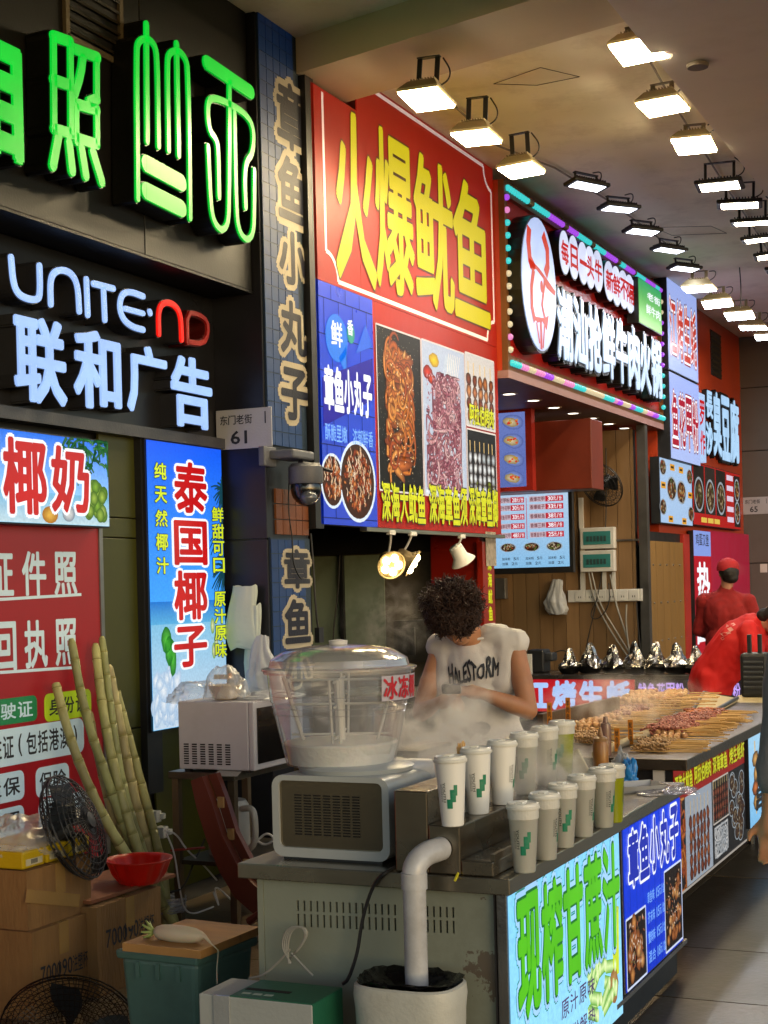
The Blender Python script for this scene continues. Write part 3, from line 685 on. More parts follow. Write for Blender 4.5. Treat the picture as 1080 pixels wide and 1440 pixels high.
for k, c in enumerate(('c8d0dc', 'dfe6ee', 'b8c4d2')): ink.poly([(cx-hw*.95, cy-hh+k*.02), (cx+hw*.9, cy-hh+k*.02), (cx+hw*.6, cy+hh*.85), (cx+hw*.1, cy+hh*.9)], c, .8+k*.1)
ink.ell(cx-hw*.45, cy+hh*.78, hw*.22, hh*.09, 'f0d020', 'a88010', lay=1.5, jit=.1); ink.ell(cx-hw*.75, cy+hh*.6, hw*.22, hh*.09, 'd83018', '701008', lay=1.5, jit=.1); ink.ell(cx-hw*.55, cy+hh*.52, hw*.2, hh*.07, 'e04a28', '701008', lay=1.6, jit=.1)
for k in range(7): ink.line((cx+hw*(.1+k*.08), cy+hh*.5), (cx+hw*(.25+k*.09), cy+hh*.93), .008, 'e8dcc8', 1.3)
OC = ('b87880', 'd0989c', '8a4a58', 'e0b8b8', 'a0606c', '9a5060'); OCE = ('4a1c2c', '5a2c3c', '381420')
curls(ink, (cx-hw*.85, cx+hw*.75, cy-hh*.9, cy+hh*.1), 150, .045, OC, OCE); curls(ink, (cx-hw*.55, cx+hw*.75, cy-hh*.1, cy+hh*.62), 100, .045, OC, OCE)
for _ in range(260): a, b = cx+hw*random.uniform(-.8, .7), cy+hh*random.uniform(-.88, .6); ink.ell(a, b, random.uniform(.006, .016), random.uniform(.006, .012), pick('f8e4e4', 'e8c8cc', 'd8a0a8', '7c2c40'), 'a06070', n=7, rot=random.uniform(0, 3), jit=.3, lay=random.uniform(4.4, 5.6))
skewer_rows(ink, (R3[0]+.01, R3[1]-.01, R3[2]+.03, R3[3]-.06), 5, ('c87840', 'a85428', 'd88c50', '8a3c1c'))
skewer_rows(ink, (R4[0]+.02, R4[1]-.02, R4[2]+.04, R4[3]-.08), 6, ('e8f0f4', 'c0ccd0', 'f8ffff')); skewer_rows(ink, (R4[0]+.02, R4[1]-.02, R4[2]+.0, R4[2]+.18), 6, ('b0c020', '7a8c18'))
ink.build('printed_picture', printmat('print_0.62', 1.0, .5), sb)
# yellow names under the pictures
for grow, off, m_ in ((.03, .0075, mat('ink_dark', '20242c')), (0, .0085, mat('lit_yellow_print', '8a9000', .35, 0, .05, em=.55, emc='d8e000'))):
    mb = MB()
    for s_, u0, u1, v0, v1 in (('深海大鱿鱼', 535, 597, 680, 735), ('深海章鱼须', 602, 656, 683, 738), ('深海章鱼脚', 658, 699, 686, 740), ('阿拉伯烤肉', 659, 693, 572, 600)):
        A = box_px(f, u0, u1, v0, v1); row(mb, f, s_, *A, off, gap=.04, offset=.03, grow=grow)
    mb.build('lettering', m_, sb)
mb = MB(); row(mb, f, '章鱼小丸子', *[ya+.08*w_, ya+.93*w_], zb+.47*h_, zb+.66*h_, .0078, gap=.02, offset=.04)
mb.mark(); letter(mb, f, '鲜', *box_px(f, 464, 480, 452, 488), .0078, offset=.02); mb.mark(); letter(mb, f, '香', *box_px(f, 487, 495, 450, 472), .0078, offset=.02)
mb.build('lettering', glow('lit_white', 'f0f6ff', 1.0, False), sb)
mb = MB(); row(mb, f, '酥脆里嫩 浓郁鲜香', ya+.08*w_, ya+.93*w_, zb+.345*h_, zb+.415*h_, .0078, gap=.04, offset=.012); mb.build('lettering', glow('lit_paleblue', '78b0ff', .9, False), sb)
# four tall characters with thin dark outline
for grow, off, m_ in ((.012, .003, mat('dark_red_line', '3c0804', .4)), (0, .0045, mat('lit_yellow_big', '7c7400', .5, 0, .04, em=.55, emc='e6d800'))):
    mb = MB()
    for ch, u0, u1, v0, v1 in (('火', 470, 527, 160, 400), ('爆', 527, 581, 190, 413), ('鱿', 582, 637, 226, 436), ('鱼', 637, 687, 258, 453)):
        letter(mb, f, ch, *box_px(f, u0, u1, v0, v1), off, offset=.022, grow=grow)
    mb.build('lettering', m_, sb)
# white border with notched corners
bw_ = MB(); aL, aR = f.loc(457, 300)[0], f.loc(691, 300)[0]; bT = zat(683, 236); bB = zat(685, 478); n_ = .16
pts = []
def arc(cx, cy, s0): return [(cx+n_*math.cos(s0+k*math.pi/12), cy+n_*math.sin(s0+k*math.pi/12)) for k in range(7)]
path = [(aL, bT+.02)]
path = [(aL+n_, bT)]+[(aR-n_, bT)]+arc(aR, bT, math.pi)+[(aR, bB+n_)]+arc(aR, bB, math.pi/2)+[(aL+n_, bB)]+arc(aL, bB, 0)+[(aL, 4.58)]
for p, q in zip(path, path[1:]): stroke(bw_, f, [p, q], .026, .0006, .0016, False)
bw_.build('border_line', mat('white_line', 'd8ccd0', .4, 0, .03, em=.35), sb)
MB().bx(XS-.02, XS+.03, f.loc(510, 745)[0], yb, zb-.03, zb-.006).build('bottom_rail', STEEL(), sb)
# ================================================================== LAMPS on the ceiling
FL = 42.
def ledmat(key, hexc, st):
    if key in _M: return _M[key]
    m = bpy.data.materials.new(key); m.use_nodes = True; n = m.node_tree.nodes; l = m.node_tree.links; b = n['Principled BSDF']
    b.inputs['Base Color'].default_value = (.5, .5, .5, 1); b.inputs['Emission Color'].default_value = S(hexc)+(1,)
    tc = n.new('ShaderNodeTexCoord'); vo = n.new('ShaderNodeTexVoronoi'); vo.inputs['Randomness'].default_value = 0; vo.inputs['Scale'].default_value = 55; l.new(tc.outputs['Object'], vo.inputs[0])
    mr = n.new('ShaderNodeMapRange'); mr.inputs[1].default_value = .1; mr.inputs[2].default_value = .6; mr.inputs[3].default_value = st*1.5; mr.inputs[4].default_value = st*.55; l.new(vo.outputs[0], mr.inputs[0]); l.new(mr.outputs[0], b.inputs['Emission Strength'])
    _M[key] = m; return m
def add_child(root, name, mb, m, **kw):
    o = mb.build(name, m, None, **kw); o.parent = root; return o       # geometry given relative to the root
def make_flood(kind, label, led, w=.28, d=.19, hang=.16):
    t = thing('floodlight', label, 'floodlight', (0, 0, 0), 'floodlights under the arcade ceiling')
    if kind == 'square':
        body = mat('lamp_beige', '8a7c5c', .45, .3, .1); 
        k = MB(); a, b = [(-w/2, -d/2), (w/2, -d/2), (w/2, d/2), (-w/2, d/2)], [(x*.66, y*.66) for x, y in [(-w/2, -d/2), (w/2, -d/2), (w/2, d/2), (-w/2, d/2)]]
        k.add([(x, y, .012) for x, y in a]+[(x, y, .07) for x, y in b], [(0, 1, 2, 3), (4, 5, 6, 7)]+[(i, (i+1) % 4, 4+(i+1) % 4, 4+i) for i in range(4)])
        for i in range(-4, 5): k.box((i*w*.07, 0, .075), (.006, d*.55, .03))
        add_child(t, 'housing', k, body, bevel=.004)
        g = MB(); g.box((0, 0, -.008), (w*.93, d*.93, .018)); add_child(t, 'lens', g, led)  # lens made proud so its glowing sides throw extra light on the ceiling
        fr = MB()
        for s_ in (-1, 1): fr.box((0, s_*d*.485, .004), (w, .01, .018)); fr.box((s_*w*.485, 0, .004), (.01, d*.94, .017))
        add_child(t, 'rim', fr, mat('lamp_rim', 'c8bc98', .4, .2), bevel=.002)
        br = MB(); bw2 = w*.22
        for s_ in (-1, 1): br.box((s_*bw2, 0, .07+hang/2), (.03, .006, hang))
        br.box((0, 0, .07+hang), (bw2*2+.03, .03, .006)); add_child(t, 'bracket', br, BLACKP() if hang > .12 else mat('lamp_bracket', '6e6450', .5, .5))
    else:
        k = MB(); k.box((0, 0, .018), (w, d, .03)); add_child(t, 'housing', k, mat('lamp_black', '1c1c1e', .4, .4), bevel=.01)
        fn = MB()
        for i in range(-6, 7): fn.box((i*w*.065, 0, .04), (.008, d*.8, .02))
        add_child(t, 'fins', fn, mat('lamp_black', '1c1c1e'))
        g = MB(); g.add([(-w*.40, -d*.36, .0015), (w*.40, -d*.36, .0015), (w*.40, d*.36, .0015), (-w*.40, d*.36, .0015)], [(3, 2, 1, 0)]); add_child(t, 'lens', g, led)
        br = MB(); bw2 = w*.3
        for s_ in (-1, 1): br.box((s_*bw2, 0, .03+hang/2), (.022, .008, hang))
        br.box((0, 0, .03+hang), (bw2*2+.022, .03, .008)); add_child(t, 'bracket', br, mat('lamp_black', '1c1c1e'), bevel=.002)
    c = MB(); wire(c, [(w*.3, 0, .06), (w*.5, .02, .10), (w*.52, .02, .16), (w*.3, .03, .07+hang)], .005); add_child(t, 'cable', c, BLACKP())
    return t
warm = ledmat('led_warm', 'ffe6b4', FL); cool = ledmat('led_cool', 'f2f4ff', FL*.42); dim = ledmat('led_dim', 'e8f0ff', FL*.10); ivory = ledmat('led_ivory', 'fff0cc', FL*.65)
protoA = make_flood('square', 'nearest lit beige floodlight, tucked under the slanted beam above the big red sign', warm, .25, .28, .17)
protoB = make_flood('slim', 'nearest dim slim black floodlight above the bull-head sign', dim, .36, .14, .07)
protoC = make_flood('square', 'floodlight', cool, .30, .26, .09)
protoD = make_flood('slim', 'floodlight', ivory, .36, .25, .16)
protoE = make_flood('square', 'first floodlight on the ceiling edge, nearest the top of the picture', warm, .28, .30, .07)
_used = set()
def put(proto, u, v, rx, rz, label, z=4.52, ry=0):
    o = proto if proto.name not in _used else copy_tree(proto); _used.add(proto.name)
    o.location = P(u, v, Z=z); o.rotation_euler = (rx+random.uniform(-.07, .07), ry+random.uniform(-.06, .06), rz+random.uniform(-.07, .07)); o['label'] = label; return o
put(protoA, 600, 138, -.06, .0, 'nearest lit beige floodlight, tucked under the slanted beam above the big red sign', 4.36)
put(protoA, 670, 192, -.06, .0, 'second lit floodlight over the big red sign, on a tall black bracket', 4.36)
put(protoA, 733, 238, -.06, .0, 'third lit floodlight, at the corner between the red sign and the bull-head sign', 4.36)
for k, (u, v) in enumerate(((826, 263), (871, 295), (904, 327), (941, 353), (963, 379))):
    put(protoB, u, v, -.12, 1.0, ['nearest', 'second', 'third', 'fourth', 'farthest'][k]+' dim slim black floodlight above the bull-head sign', 4.52)
for k, (u, v) in enumerate(((983, 405), (1009, 426), (1040, 443), (1059, 460), (1080, 473))):
    put(protoC, u, v, -.06, .06, ['nearest', 'second', 'middle', 'fourth', 'farthest'][k]+' cool white floodlight in the far group above the white lightboxes', 4.38)
for k, (u, v) in enumerate(((898, 70), (932, 148), (976, 203))):
    put(protoE, u, v, -.04, .0, ['first', 'second', 'third'][k]+' warm floodlight along the edge of the lower ceiling, counted from the top', 4.62)
for k, (u, v) in enumerate(((1012, 263), (1040, 290), (1058, 315), (1072, 338), (1088, 361), (1103, 382))):
    put(protoD, u, v, -.0, .12, ['first', 'second', 'third', 'fourth', 'fifth', 'sixth'][k]+' wide ivory floodlight with a loop bracket in the close row at the right', 4.60)
# surface wiring that feeds the lamps, one run per row
for lab, zc_, pts in (('thin grey conduit on the ceiling feeding the lamps above the red signs', 4.81, ((560, 100), (640, 150), (700, 205), (780, 236), (860, 285), (940, 345))), ('thin grey conduit on the ceiling feeding the right hand lamps', 4.81, ((905, 70), (950, 150), (985, 205), (1020, 262), (1060, 320), (1090, 368)))):
    h = MB(); h.tube([P(u, v, Z=zc_) for u, v in pts], .008, 6); tag(h.build('conduit', mat('conduit_grey', '8c8478', .5)), lab, 'conduit')
# wire that hangs from the ceiling, smoke detector stub
h = MB(); p = P(1040, 376, Z=4.8); q = P(1040, 436, Z=4.8); q = Vector((p.x, p.y, P(1040, 432, Y=p.y).z)); wire(h, [p, (p+q)/2+Vector((.01, 0, 0)), q], .006)
tag(h.build('hanging_wire', BLACKP()), 'thin dark wire hanging from the far ceiling to the lamps', 'wire')
p = P(981, 88, Z=4.60); d = MB(); d.lathe([(.06, -.03), (.065, -.012), (.03, 0)], p, 20); tag(d.build('ceiling_stub', mat('stub_grey', '6e665e', .6), smooth=False), 'small round grey fitting on the lower ceiling near the top edge', 'fitting')

# ================================================================== second stall: bull-head sign
f = Plane('X', XB2)
ya, yb = f.loc(712, 400)[0], f.loc(931, 500)[0]; zb = f.loc(820, 566)[1]; zt = 4.74
zb = f.loc(712, 519)[1]
hs = thing('sign_board', 'red sign with a white bull-head oval, white characters and coloured bulbs', 'sign board', (XB2, (ya+yb)/2, zb))
MB().bx(XB2-.9, XB2-.0, ya, yb, zb-.06, zb).build('soffit', mat('soffit_pink', '8c6a68', .5, 0, .06), hs)
MB().bx(XB2-.28, XB2-.05, ya, yb, zb, zt).build('casing', ORANGE(), hs)
MB().bx(XB2-.05, XB2-.04, ya+.06, yb-.02, zb+.12, zt-.12).build('back_panel', mat('deep_red_panel', '8a1410', .3, 0, .08, em=.07), hs)
for (z0, z1) in ((zb, zb+.12), (zt-.12, zt)): MB().bx(XB2-.049, XB2, ya, yb, z0, z1).build('rail', mat('rail_brown', '6a4420', .4, .3), hs)
for (y0, y1) in ((ya, ya+.06), (yb-.02, yb)): MB().bx(XB2-.049, XB2, y0, y1, zb+.12, zt-.12).build('post', mat('rail_brown', '6a4420'), hs)
bcol = {'t': glow('bulb_teal', '40d8d8', .85, False), 'p': glow('bulb_purple', 'b050f0', .85, False), 'g': mat('bulb_grey', '8a8878', .3), 'w': glow('bulb_cream', 'e8d8b0', .7, False), 'k': glow('bulb_pink', 'f090d0', .8, False)}
bme = {}
for k, m_ in bcol.items():
    b = MB(); b.ball((0, 0, 0), .026, 8); me = b.mesh('bulb', True); me.materials.append(m_); bme[k] = me
def bulb(x, y, z, k):
    o = bpy.data.objects.new('bulb', bme[k]); COL.objects.link(o); o.parent = hs; o.matrix_parent_inverse = Matrix.Translation(-hs.location); o.location = (x, y, z)
n = 84
pat = 'tttttttttggtttttttpppppppggpppppptttttttggttttttpppppppggttttppppppgttttttppppppptttppp'
for i in range(n): bulb(XB2+.01, ya+.06+(yb-ya-.1)*i/(n-1), zt-.06, pat[int(i*len(pat)/n)])
pat2 = 'tttkkwwkkkpppwwwwkkkkttttwwwwwwwwttttkkppwwwwppttttwwkkkppptttt'
for i in range(n): bulb(XB2+.01, ya+.06+(yb-ya-.1)*i/(n-1), zb+.06, pat2[int(i*len(pat2)/n)])
for i in range(13): bulb(XB2+.01, ya+.03, zb+.16+i*(zt-zb-.3)/12, 'wkwwwwwttttkp'[i])
for i in range(11): bulb(XB2+.01, yb-.03, zb+.18+i*(zt-zb-.36)/10, 'ttttpppppww'[i])
for u, v in ((716, 554), (750, 563), (779, 573), (806, 581), (832, 588), (856, 596), (878, 602)):
    p = P(u, v, Z=zb-.06); d = MB(); d.lathe([(.055, -.006), (.075, -.004), (.075, .0)], p, 18, cap=False); r_ = d.build('downlight', WHITEP(), hs)
    d = MB(); d.lathe([(.0, -.002), (.055, -.002)], p, 18, cap=False); d.build('lens', glow('downlight_lens', 'fff4e0', 6), r_)
# bull head oval
o_ = MB(); fo = f.moved(.11); A = box_px(fo, 734, 781, 308, 492); ca, cb = (A[0]+A[1])/2, (A[2]+A[3])/2; ra, rb = (A[1]-A[0])/2, (A[3]-A[2])/2
el = lambda k, a=ca, b=cb, x=ra, y=rb: [(a+x*k*math.cos(q*math.pi/16), b+y*k*math.sin(q*math.pi/16)) for q in range(32)]
o_.plate(fo, el(1.04), -.15, -.003); oc = o_.build('oval_case', mat('letter_case', '0b0d0c'), hs)
o_ = MB(); o_.plate(fo, el(1.0), -.003, .004); o_.build('oval_face', glow('oval_white', 'b4c8f4', 1.0, False), hs)
ink = Ink(fo); E = lambda x, y: (ca+x*ra, cb+y*rb)
red = 'c83420'
ink.ribbon([E(-.55, .78), E(-.62, .55), E(-.55, .3), E(-.3, .18)], .10, red, red, 8, taper=False)
ink.ribbon([E(.25, .80), E(.5, .6), E(.5, .35), E(.35, .2)], .10, red, red, 8, taper=False)
ink.poly([E(-.65, .32), E(0, .24), E(.95, .02), E(.9, -.06), E(.4, .0), E(.2, .12), E(-.2, .2), E(-.55, .16)], red, 8)
ink.ribbon([E(-.35, .18), E(-.5, -.1), E(-.5, -.4), E(-.35, -.6)], .07, red, red, 8.2, taper=False); ink.ribbon([E(.3, .1), E(.1, -.3), E(.35, -.6)], .05, red, red, 8.2, taper=False)
ink.poly([E(-.6, -.42), E(-.3, -.52), E(.25, -.48), E(.5, -.4), E(.35, -.66), E(.1, -.55), E(-.2, -.6), E(-.4, -.56)], red, 8.4)
ink.line(E(0, -.55), E(0, -.98), .05, red, 8.4); ink.line(E(.22, -.6), E(.1, -.95), .03, red, 8.4); ink.line(E(-.25, -.6), E(-.1, -.9), .03, red, 8.4); ink.ell(*E(.1, -.02), .035, .05, red, lay=8.5)
for sub in (ink.build('bull_head_mark', printmat('print_0.9', .95), hs),): pass
# small discs with one red character each
dw = glow('disc_white', 'd4dcf8', 1.0, False); lr = glow('lit_red', 'c80c14', .85, False)
for ch, u, v, rv in zip('每日一头牛新鲜不隔夜', (794, 807, 820, 830, 841, 857, 867, 877, 886, 895), (355, 362, 370, 376, 381, 395, 402, 407, 413, 418), (30, 30, 29, 29, 28, 27, 27, 26, 26, 26)):
    fo = f.moved(.07); A = box_px(fo, u-7.2, u+6.6, v-rv, v+rv); a_, b_ = (A[0]+A[1])/2, (A[2]+A[3])/2; x, y = (A[1]-A[0])/2, (A[3]-A[2])/2
    m_ = MB(); m_.plate(fo, el(1.06, a_, b_, x, y), -.11, -.002); case = m_.build('disc_case', mat('letter_case', '0b0d0c'), hs)
    m_ = MB(); m_.plate(fo, el(1., a_, b_, x, y), -.002, .003); m_.build('disc_face', dw, case)
    m_ = MB(); letter(m_, fo, ch, a_-x*.75, a_+x*.75, b_-y*.55, b_+y*.55, .005, offset=.03); m_.build('character', lr, case)
fo = f.moved(.10); yA, yB = fo.loc(783, 460)[0], fo.loc(931, 540)[0]; zt_, zb_ = fo.loc(793, 408)[1], fo.loc(793, 506)[1]
body = '潮汕抢鲜牛肉火锅'; w_ = (yB-yA)/8
for i, ch in enumerate(body):
    m_ = MB(); letter(m_, fo, ch, yA+i*w_+.01, yA+(i+1)*w_-.02, zb_, zt_, -.16, offset=.03, grow=.05, depth=.157); c_ = m_.build('letter_case', mat('letter_case', '0b0d0c'), hs)
    m_ = MB(); letter(m_, fo, ch, yA+i*w_+.01, yA+(i+1)*w_-.02, zb_, zt_, .0, offset=.03, depth=.008); m_.build('letter', glow('letter_white2', 'c8e0ff', .95, False), c_)
# small green lightbox on the corner
t, fg, (a0, a1, b0, b1) = lightbox('lightbox', 'small green and blue lit panel on the far end of the bull-head sign', 'lightbox sign', f.moved(.0), 898, 930, 400, 462, .12, BLACKP(), '2ca868', '8cd850', .95)
b0, b1 = fg.loc(898, 455)[1], fg.loc(898, 385)[1]
m_ = MB(); row(m_, fg, '老街', a0+.35*(a1-a0), a1-.05, b1-.28*(b1-b0)-.06, b1-.12, .004, offset=.02); row(m_, fg, '鲜牛肉', a0+.3*(a1-a0), a1-.05, b0+.3*(b1-b0), b0+.5*(b1-b0), .004, offset=.02)
m_.build('lettering', glow('lit_white', 'f0f6ff', 1.0, False), t)
# ================================================================== third group of signs
fA, fB = f.loc(932, 500)[0], f.loc(974, 500)[0]; fC = f.loc(1040, 600)[0]
wall3 = thing('facade_wall', 'red facade wall with a dark vent, beyond the white lightboxes', 'wall', (XB2, 18, 0))
MB().bx(-6.5, XB2-.08, yb+.003, fC+.6, 2.0, 4.83).build('panel', ORANGE(), wall3)
A = box_px(f.moved(-.08), 999, 1013, 468, 530); MB().bx(XB2-.09, XB2-.07, A[0], A[1], A[2], A[3]).build('vent_frame', BLACKP(), wall3)
for k in range(8): MB().box((XB2-.066, (A[0]+A[1])/2, A[2]+.04+k*(A[3]-A[2]-.06)/7), (.01, A[1]-A[0]-.05, .025), ry=.5).build('vent_slat', mat('vent_slat', '39352c'), wall3)
z1 = f.loc(952, 402)[1]; z2 = f.loc(952, 530)[1]; z3 = f.loc(952, 650)[1]; z4 = f.loc(952, 742)[1]
for (za, zc, body, lab, gm) in ((z2+.006, z1, '江烤生蚝', 'upper white lightbox with outlined red characters beside the bulb-framed sign', 'c83c28'), (z3, z2-.006, '鱼花甲粉', 'lower white lightbox with outlined dark red characters beside the bulb-framed sign', 'a81430')):
    t = thing('lightbox', lab, 'lightbox sign', (XB2, fA+.5, za), 'white lightboxes past the bulbs'); fo = Plane('X', XB2+.06)
    MB().bx(XB2-.08, XB2+.057, fA, fB, za, zc).build('casing', BLACKP(), t); k = Ink(fo); k.grad(fA+.01, fB-.01, za+.01, zc-.01, 'b0c4fa', 'a2b6f6', 0); k.build('lit_face', printmat('backlit_0.90', .9, .35), t)
    h_ = zc-za; w_ = fB-fA
    for grow, off, m_ in ((.06, .004, mat('ink_red_dark', '701020', .4, em=.3)), (.035, .005, _M['lit_white']), (0, .006, glow('lit_'+gm, gm, .9, False))):
        mb = MB(); row(mb, fo, body, fA+.04*w_, fB-.04*w_, za+.17*h_, zc-.22*h_, off, gap=.1, offset=.02, grow=grow); mb.build('lettering', m_, t)
t = thing('channel_letter_sign', 'white backed characters for stinky tofu on the red facade', 'sign', (XB2, 18.5, f.loc(1000, 650)[1])); fo = Plane('X', XB2-.02)
A = box_px(fo, 975, 992, 552, 648); m_ = MB(); m_.plate(fo, rect(*A), -.06, .0); m_.build('back_plate', glow('lit_paleblue2', 'a8c8f0', .95, False), t)
w_, h_ = A[1]-A[0], A[3]-A[2]
for s_, k0, k1 in (('小罗', .52, .9), ('手作', .1, .46)):
    m_ = MB(); row(m_, fo, s_, A[0]+.05*w_, A[1]-.05*w_, A[2]+k0*h_, A[2]+k1*h_, .004, offset=.025); m_.build('character', lr, t)
gb = glow('letter_blue3', 'a8d0f4', 1.0, False)
for ch, u0, u1, v0, v1 in (('長', 993, 1002, 550, 588), ('沙', 993, 1002, 594, 640), ('臭', 1003, 1014, 552, 642), ('豆', 1015, 1026, 558, 648), ('腐', 1027, 1039, 563, 652)):
    A = box_px(fo, u0, u1, v0, v1); m_ = MB(); letter(m_, fo, ch, *A, -.06, offset=.03, grow=.04, depth=.055); c_ = m_.build('letter_case', mat('letter_case', '0b0d0c'), t)
    m_ = MB(); letter(m_, fo, ch, *A, .0, offset=.03, depth=.006); m_.build('letter', gb, c_)
def menu(u0, u1, v0, v1, lab, bgc):
    fo = Plane('X', XB2+.02); A = box_px(fo, u0, u1, v0, v1); t = thing('menu_lightbox', lab, 'menu board', (XB2, (A[0]+A[1])/2, A[2]))
    MB().bx(XB2-.08, XB2+.017, A[0], A[1], A[2], A[3]).build('casing', BLACKP(), t); k = Ink(fo); k.grad(A[0]+.01, A[1]-.01, A[2]+.01, A[3]-.01, bgc, bgc, 0); return t, fo, A, k
t, fo, A, k = menu(928, 973, 648, 738, 'pale blue lit menu of bowls below the lower white lightbox', 'a8c8ee'); w_, h_ = A[1]-A[0], A[3]-A[2]
FC = ('c8642a', 'e0b060', '5a8c3c', 'd8d0b0', 'b83c28', '8a5a30')
for x, y, r in ((.35, .55, .15), (.65, .52, .15), (.1, .85, .1), (.93, .8, .1), (.08, .25, .1), (.95, .2, .1)): dish(k, A[0]+x*w_, A[2]+y*h_, r*w_, r*h_*1.25, FC)
for x, y in ((.38, .88), (.65, .87), (.1, .58), (.93, .5), (.3, .08), (.72, .07)): k.poly(rect(A[0]+(x-.07)*w_, A[0]+(x+.07)*w_, A[2]+(y-.05)*h_, A[2]+(y+.05)*h_), 'e0a030', 2); k.poly(rect(A[0]+(x-.045)*w_, A[0]+(x+.045)*w_, A[2]+(y-.015)*h_, A[2]+(y+.02)*h_), '3a2810', 2.4)
k.build('printed_picture', printmat('backlit_0.90', .9, .35), t)
t, fo, A, k = menu(974, 1041, 658, 742, 'red lit menu with dark dishes and white captions, farthest of the facade menus', 'b01818'); w_, h_ = A[1]-A[0], A[3]-A[2]
for i in range(3):
    k.poly(rect(A[0]+(.02+i*.22)*w_, A[0]+(.22+i*.22)*w_, A[2]+.2*h_, A[2]+.97*h_), pick('2a2420', '1c1a18'), 1); dish(k, A[0]+(.12+i*.22)*w_, A[2]+.5*h_, .09*w_, .28*h_, ('5a4a30', 'a89060', '3c5a28', 'c8b890'), '888078'); 
for i in range(5): k.poly(rect(A[0]+.69*w_, A[0]+.83*w_, A[2]+(.12+i*.18)*h_, A[2]+(.21+i*.18)*h_), 'e0d0e8', 2)
for i in range(3): k.poly(rect(A[0]+(.15+i*.13)*w_, A[0]+(.26+i*.13)*w_, A[2]+.06*h_, A[2]+.14*h_), 'e0c050', 2)
k.poly(rect(A[0]+.85*w_, A[0]+.99*w_, A[2]+.05*h_, A[2]+.95*h_), '201818', 1); dish(k, A[0]+.92*w_, A[2]+.3*h_, .06*w_, .2*h_, FC); dish(k, A[0]+.92*w_, A[2]+.7*h_, .06*w_, .2*h_, FC)
k.build('printed_picture', printmat('backlit_0.90', .9, .35), t)
# ---- grey pillar 65 at the end
gp = thing('stone_pillar', 'grey panelled pillar with the plaque 65 at the right edge', 'pillar', (-3, 20.6, 0)); YG = 20.6; pgm = mat('grey_stone_panel', '5a5450', .55, 0, .08, 1.2, .08, 40, dirt=.2)
py = Plane('Y', YG); zs = [0]+[py.loc(1060, v)[1] for v in (962, 792, 634, 545)]+[4.9]; xl = py.loc(1024, 700)[0]
for z0, z1 in zip(zs, zs[1:]): MB().bx(xl, -.6, YG, YG+.03, z0+.006, z1-.006).build('stone_panel', pgm, gp, bevel=.003)
MB().bx(xl+.02, -.6, YG+.03, YG+1.2, 0, 4.9).build('core', BLACKP(), gp)
plaque(Plane('Y', YG-.003), 1045, 1082, 699, 723, '65', 'distant white address plaque reading 65 on the grey pillar')
m_ = MB(); A = box_px(py, 1069, 1079, 793, 805); m_.plate(py, rect(*A), .002, .005); tag(m_.build('sticker', WHITEP()), 'small square white sticker on the grey pillar below the plaque', 'sticker')
m_ = MB(); m_.tube([(xl-.03, YG-.02, .0), (xl-.03, YG-.02, 4.6)], .025); tag(m_.build('drain_pipe', BLACKP()), 'thin dark pipe running up the corner beside the grey pillar', 'pipe')
# ---- tall red lightbox strip and red panel below the far menus
fo = Plane('X', XB2); zt_ = fo.loc(990, 745)[1]
t = thing('lightbox', 'narrow tall red lit strip with white characters behind the red-capped person', 'lightbox sign', (XB2, 18.5, .8)); A = box_px(fo, 977, 1001, 747, 932)
MB().bx(XB2-.06, XB2-.003, A[0], A[1], A[2], A[3]).build('casing', BLACKP(), t); k = Ink(fo); k.grad(A[0], A[1], A[2], A[3], 'c01428', 'c01428', 0); zc = fo.loc(988, 782)[1]; k.grad(A[0], A[1], zc, A[3], '8ca8f4', '8ca8f4', .4); k.build('lit_face', printmat('backlit_0.80', .8, .35), t)
m_ = MB(); row(m_, fo, '鸡蛋汉堡', A[0]+.1, A[1]-.1, zc+.12, zc+.26, .003, offset=.01); m_.build('lettering', mat('ink_dark', '20242c'), t)
m_ = MB(); B = box_px(fo, 980, 998, 790, 845); letter(m_, fo, '热', *B, .003, offset=.03); B = box_px(fo, 980, 998, 850, 905); letter(m_, fo, '卤', *B, .003, offset=.03); m_.build('lettering', _M['lit_white'], t)
mg = MB(); mg.bx(XB2-.06, XB2-.01, A[1]+.02, YG-.02, 0, zt_).build('side_panel', mat('magenta_red', 'a00c3c', .35, 0, .06, em=.22), t)
MB().bx(XB2-.07, XB2-.02, fo.loc(965, 800)[0], fo.loc(973, 800)[0], 0, 2.1).build('red_post', mat('red_post', 'a02820', .4), t); 
MB().bx(-6, XB2-.1, 17.7, YG, 0, 2.1).build('rear_dark', BLACKP(), wall3)
# ================================================================== second stall interior
YW = 15.25
wd = [mat('wood_plank_%d' % k, h, .45, 0, .16, 2, .1, 30, stretch=(6, 6, .35)) for k, h in enumerate(('7c6040', '705638', '866846', '786042'))]
ww = thing('wooden_wall', 'wall of upright brown planks at the back of the second stall', 'wall', (-5, YW, 0))
x = -6.6
while x < -4.12:
    w_ = .145; MB().bx(x+.003, min(x+w_, -4.10)-.002, YW, YW+.02+random.uniform(-.002, .002), 0, 3.15).build('plank', random.choice(wd), ww); x += w_
MB().bx(-6.6, -4.1, YW+.025, YW+.1, 0, 3.15).build('backing', BLACKP(), ww)
wp = thing('plank_wall', 'brighter wooden plank panel with screws right of the metal post', 'wall panel', (XB2-.03, 16.4, 0))
ye = Plane('X', XB2-.03).loc(962, 800)[0]; y = YW+.12
while y < ye:
    MB().bx(XB2-.06, XB2-.03, y+.003, min(y+.29, ye)-.003, .6, 2.0).build('plank', mat('wood_plank_light', '80602e', .45, 0, .14, 2, .08, 30, stretch=(6, 6, .35)), wp)
    for z in (.95, 1.35, 1.75):
        s_ = MB(); s_.ball((XB2-.028, y+.15, z), .012, 6); s_.build('screw', STEEL(), wp)
    y += .29
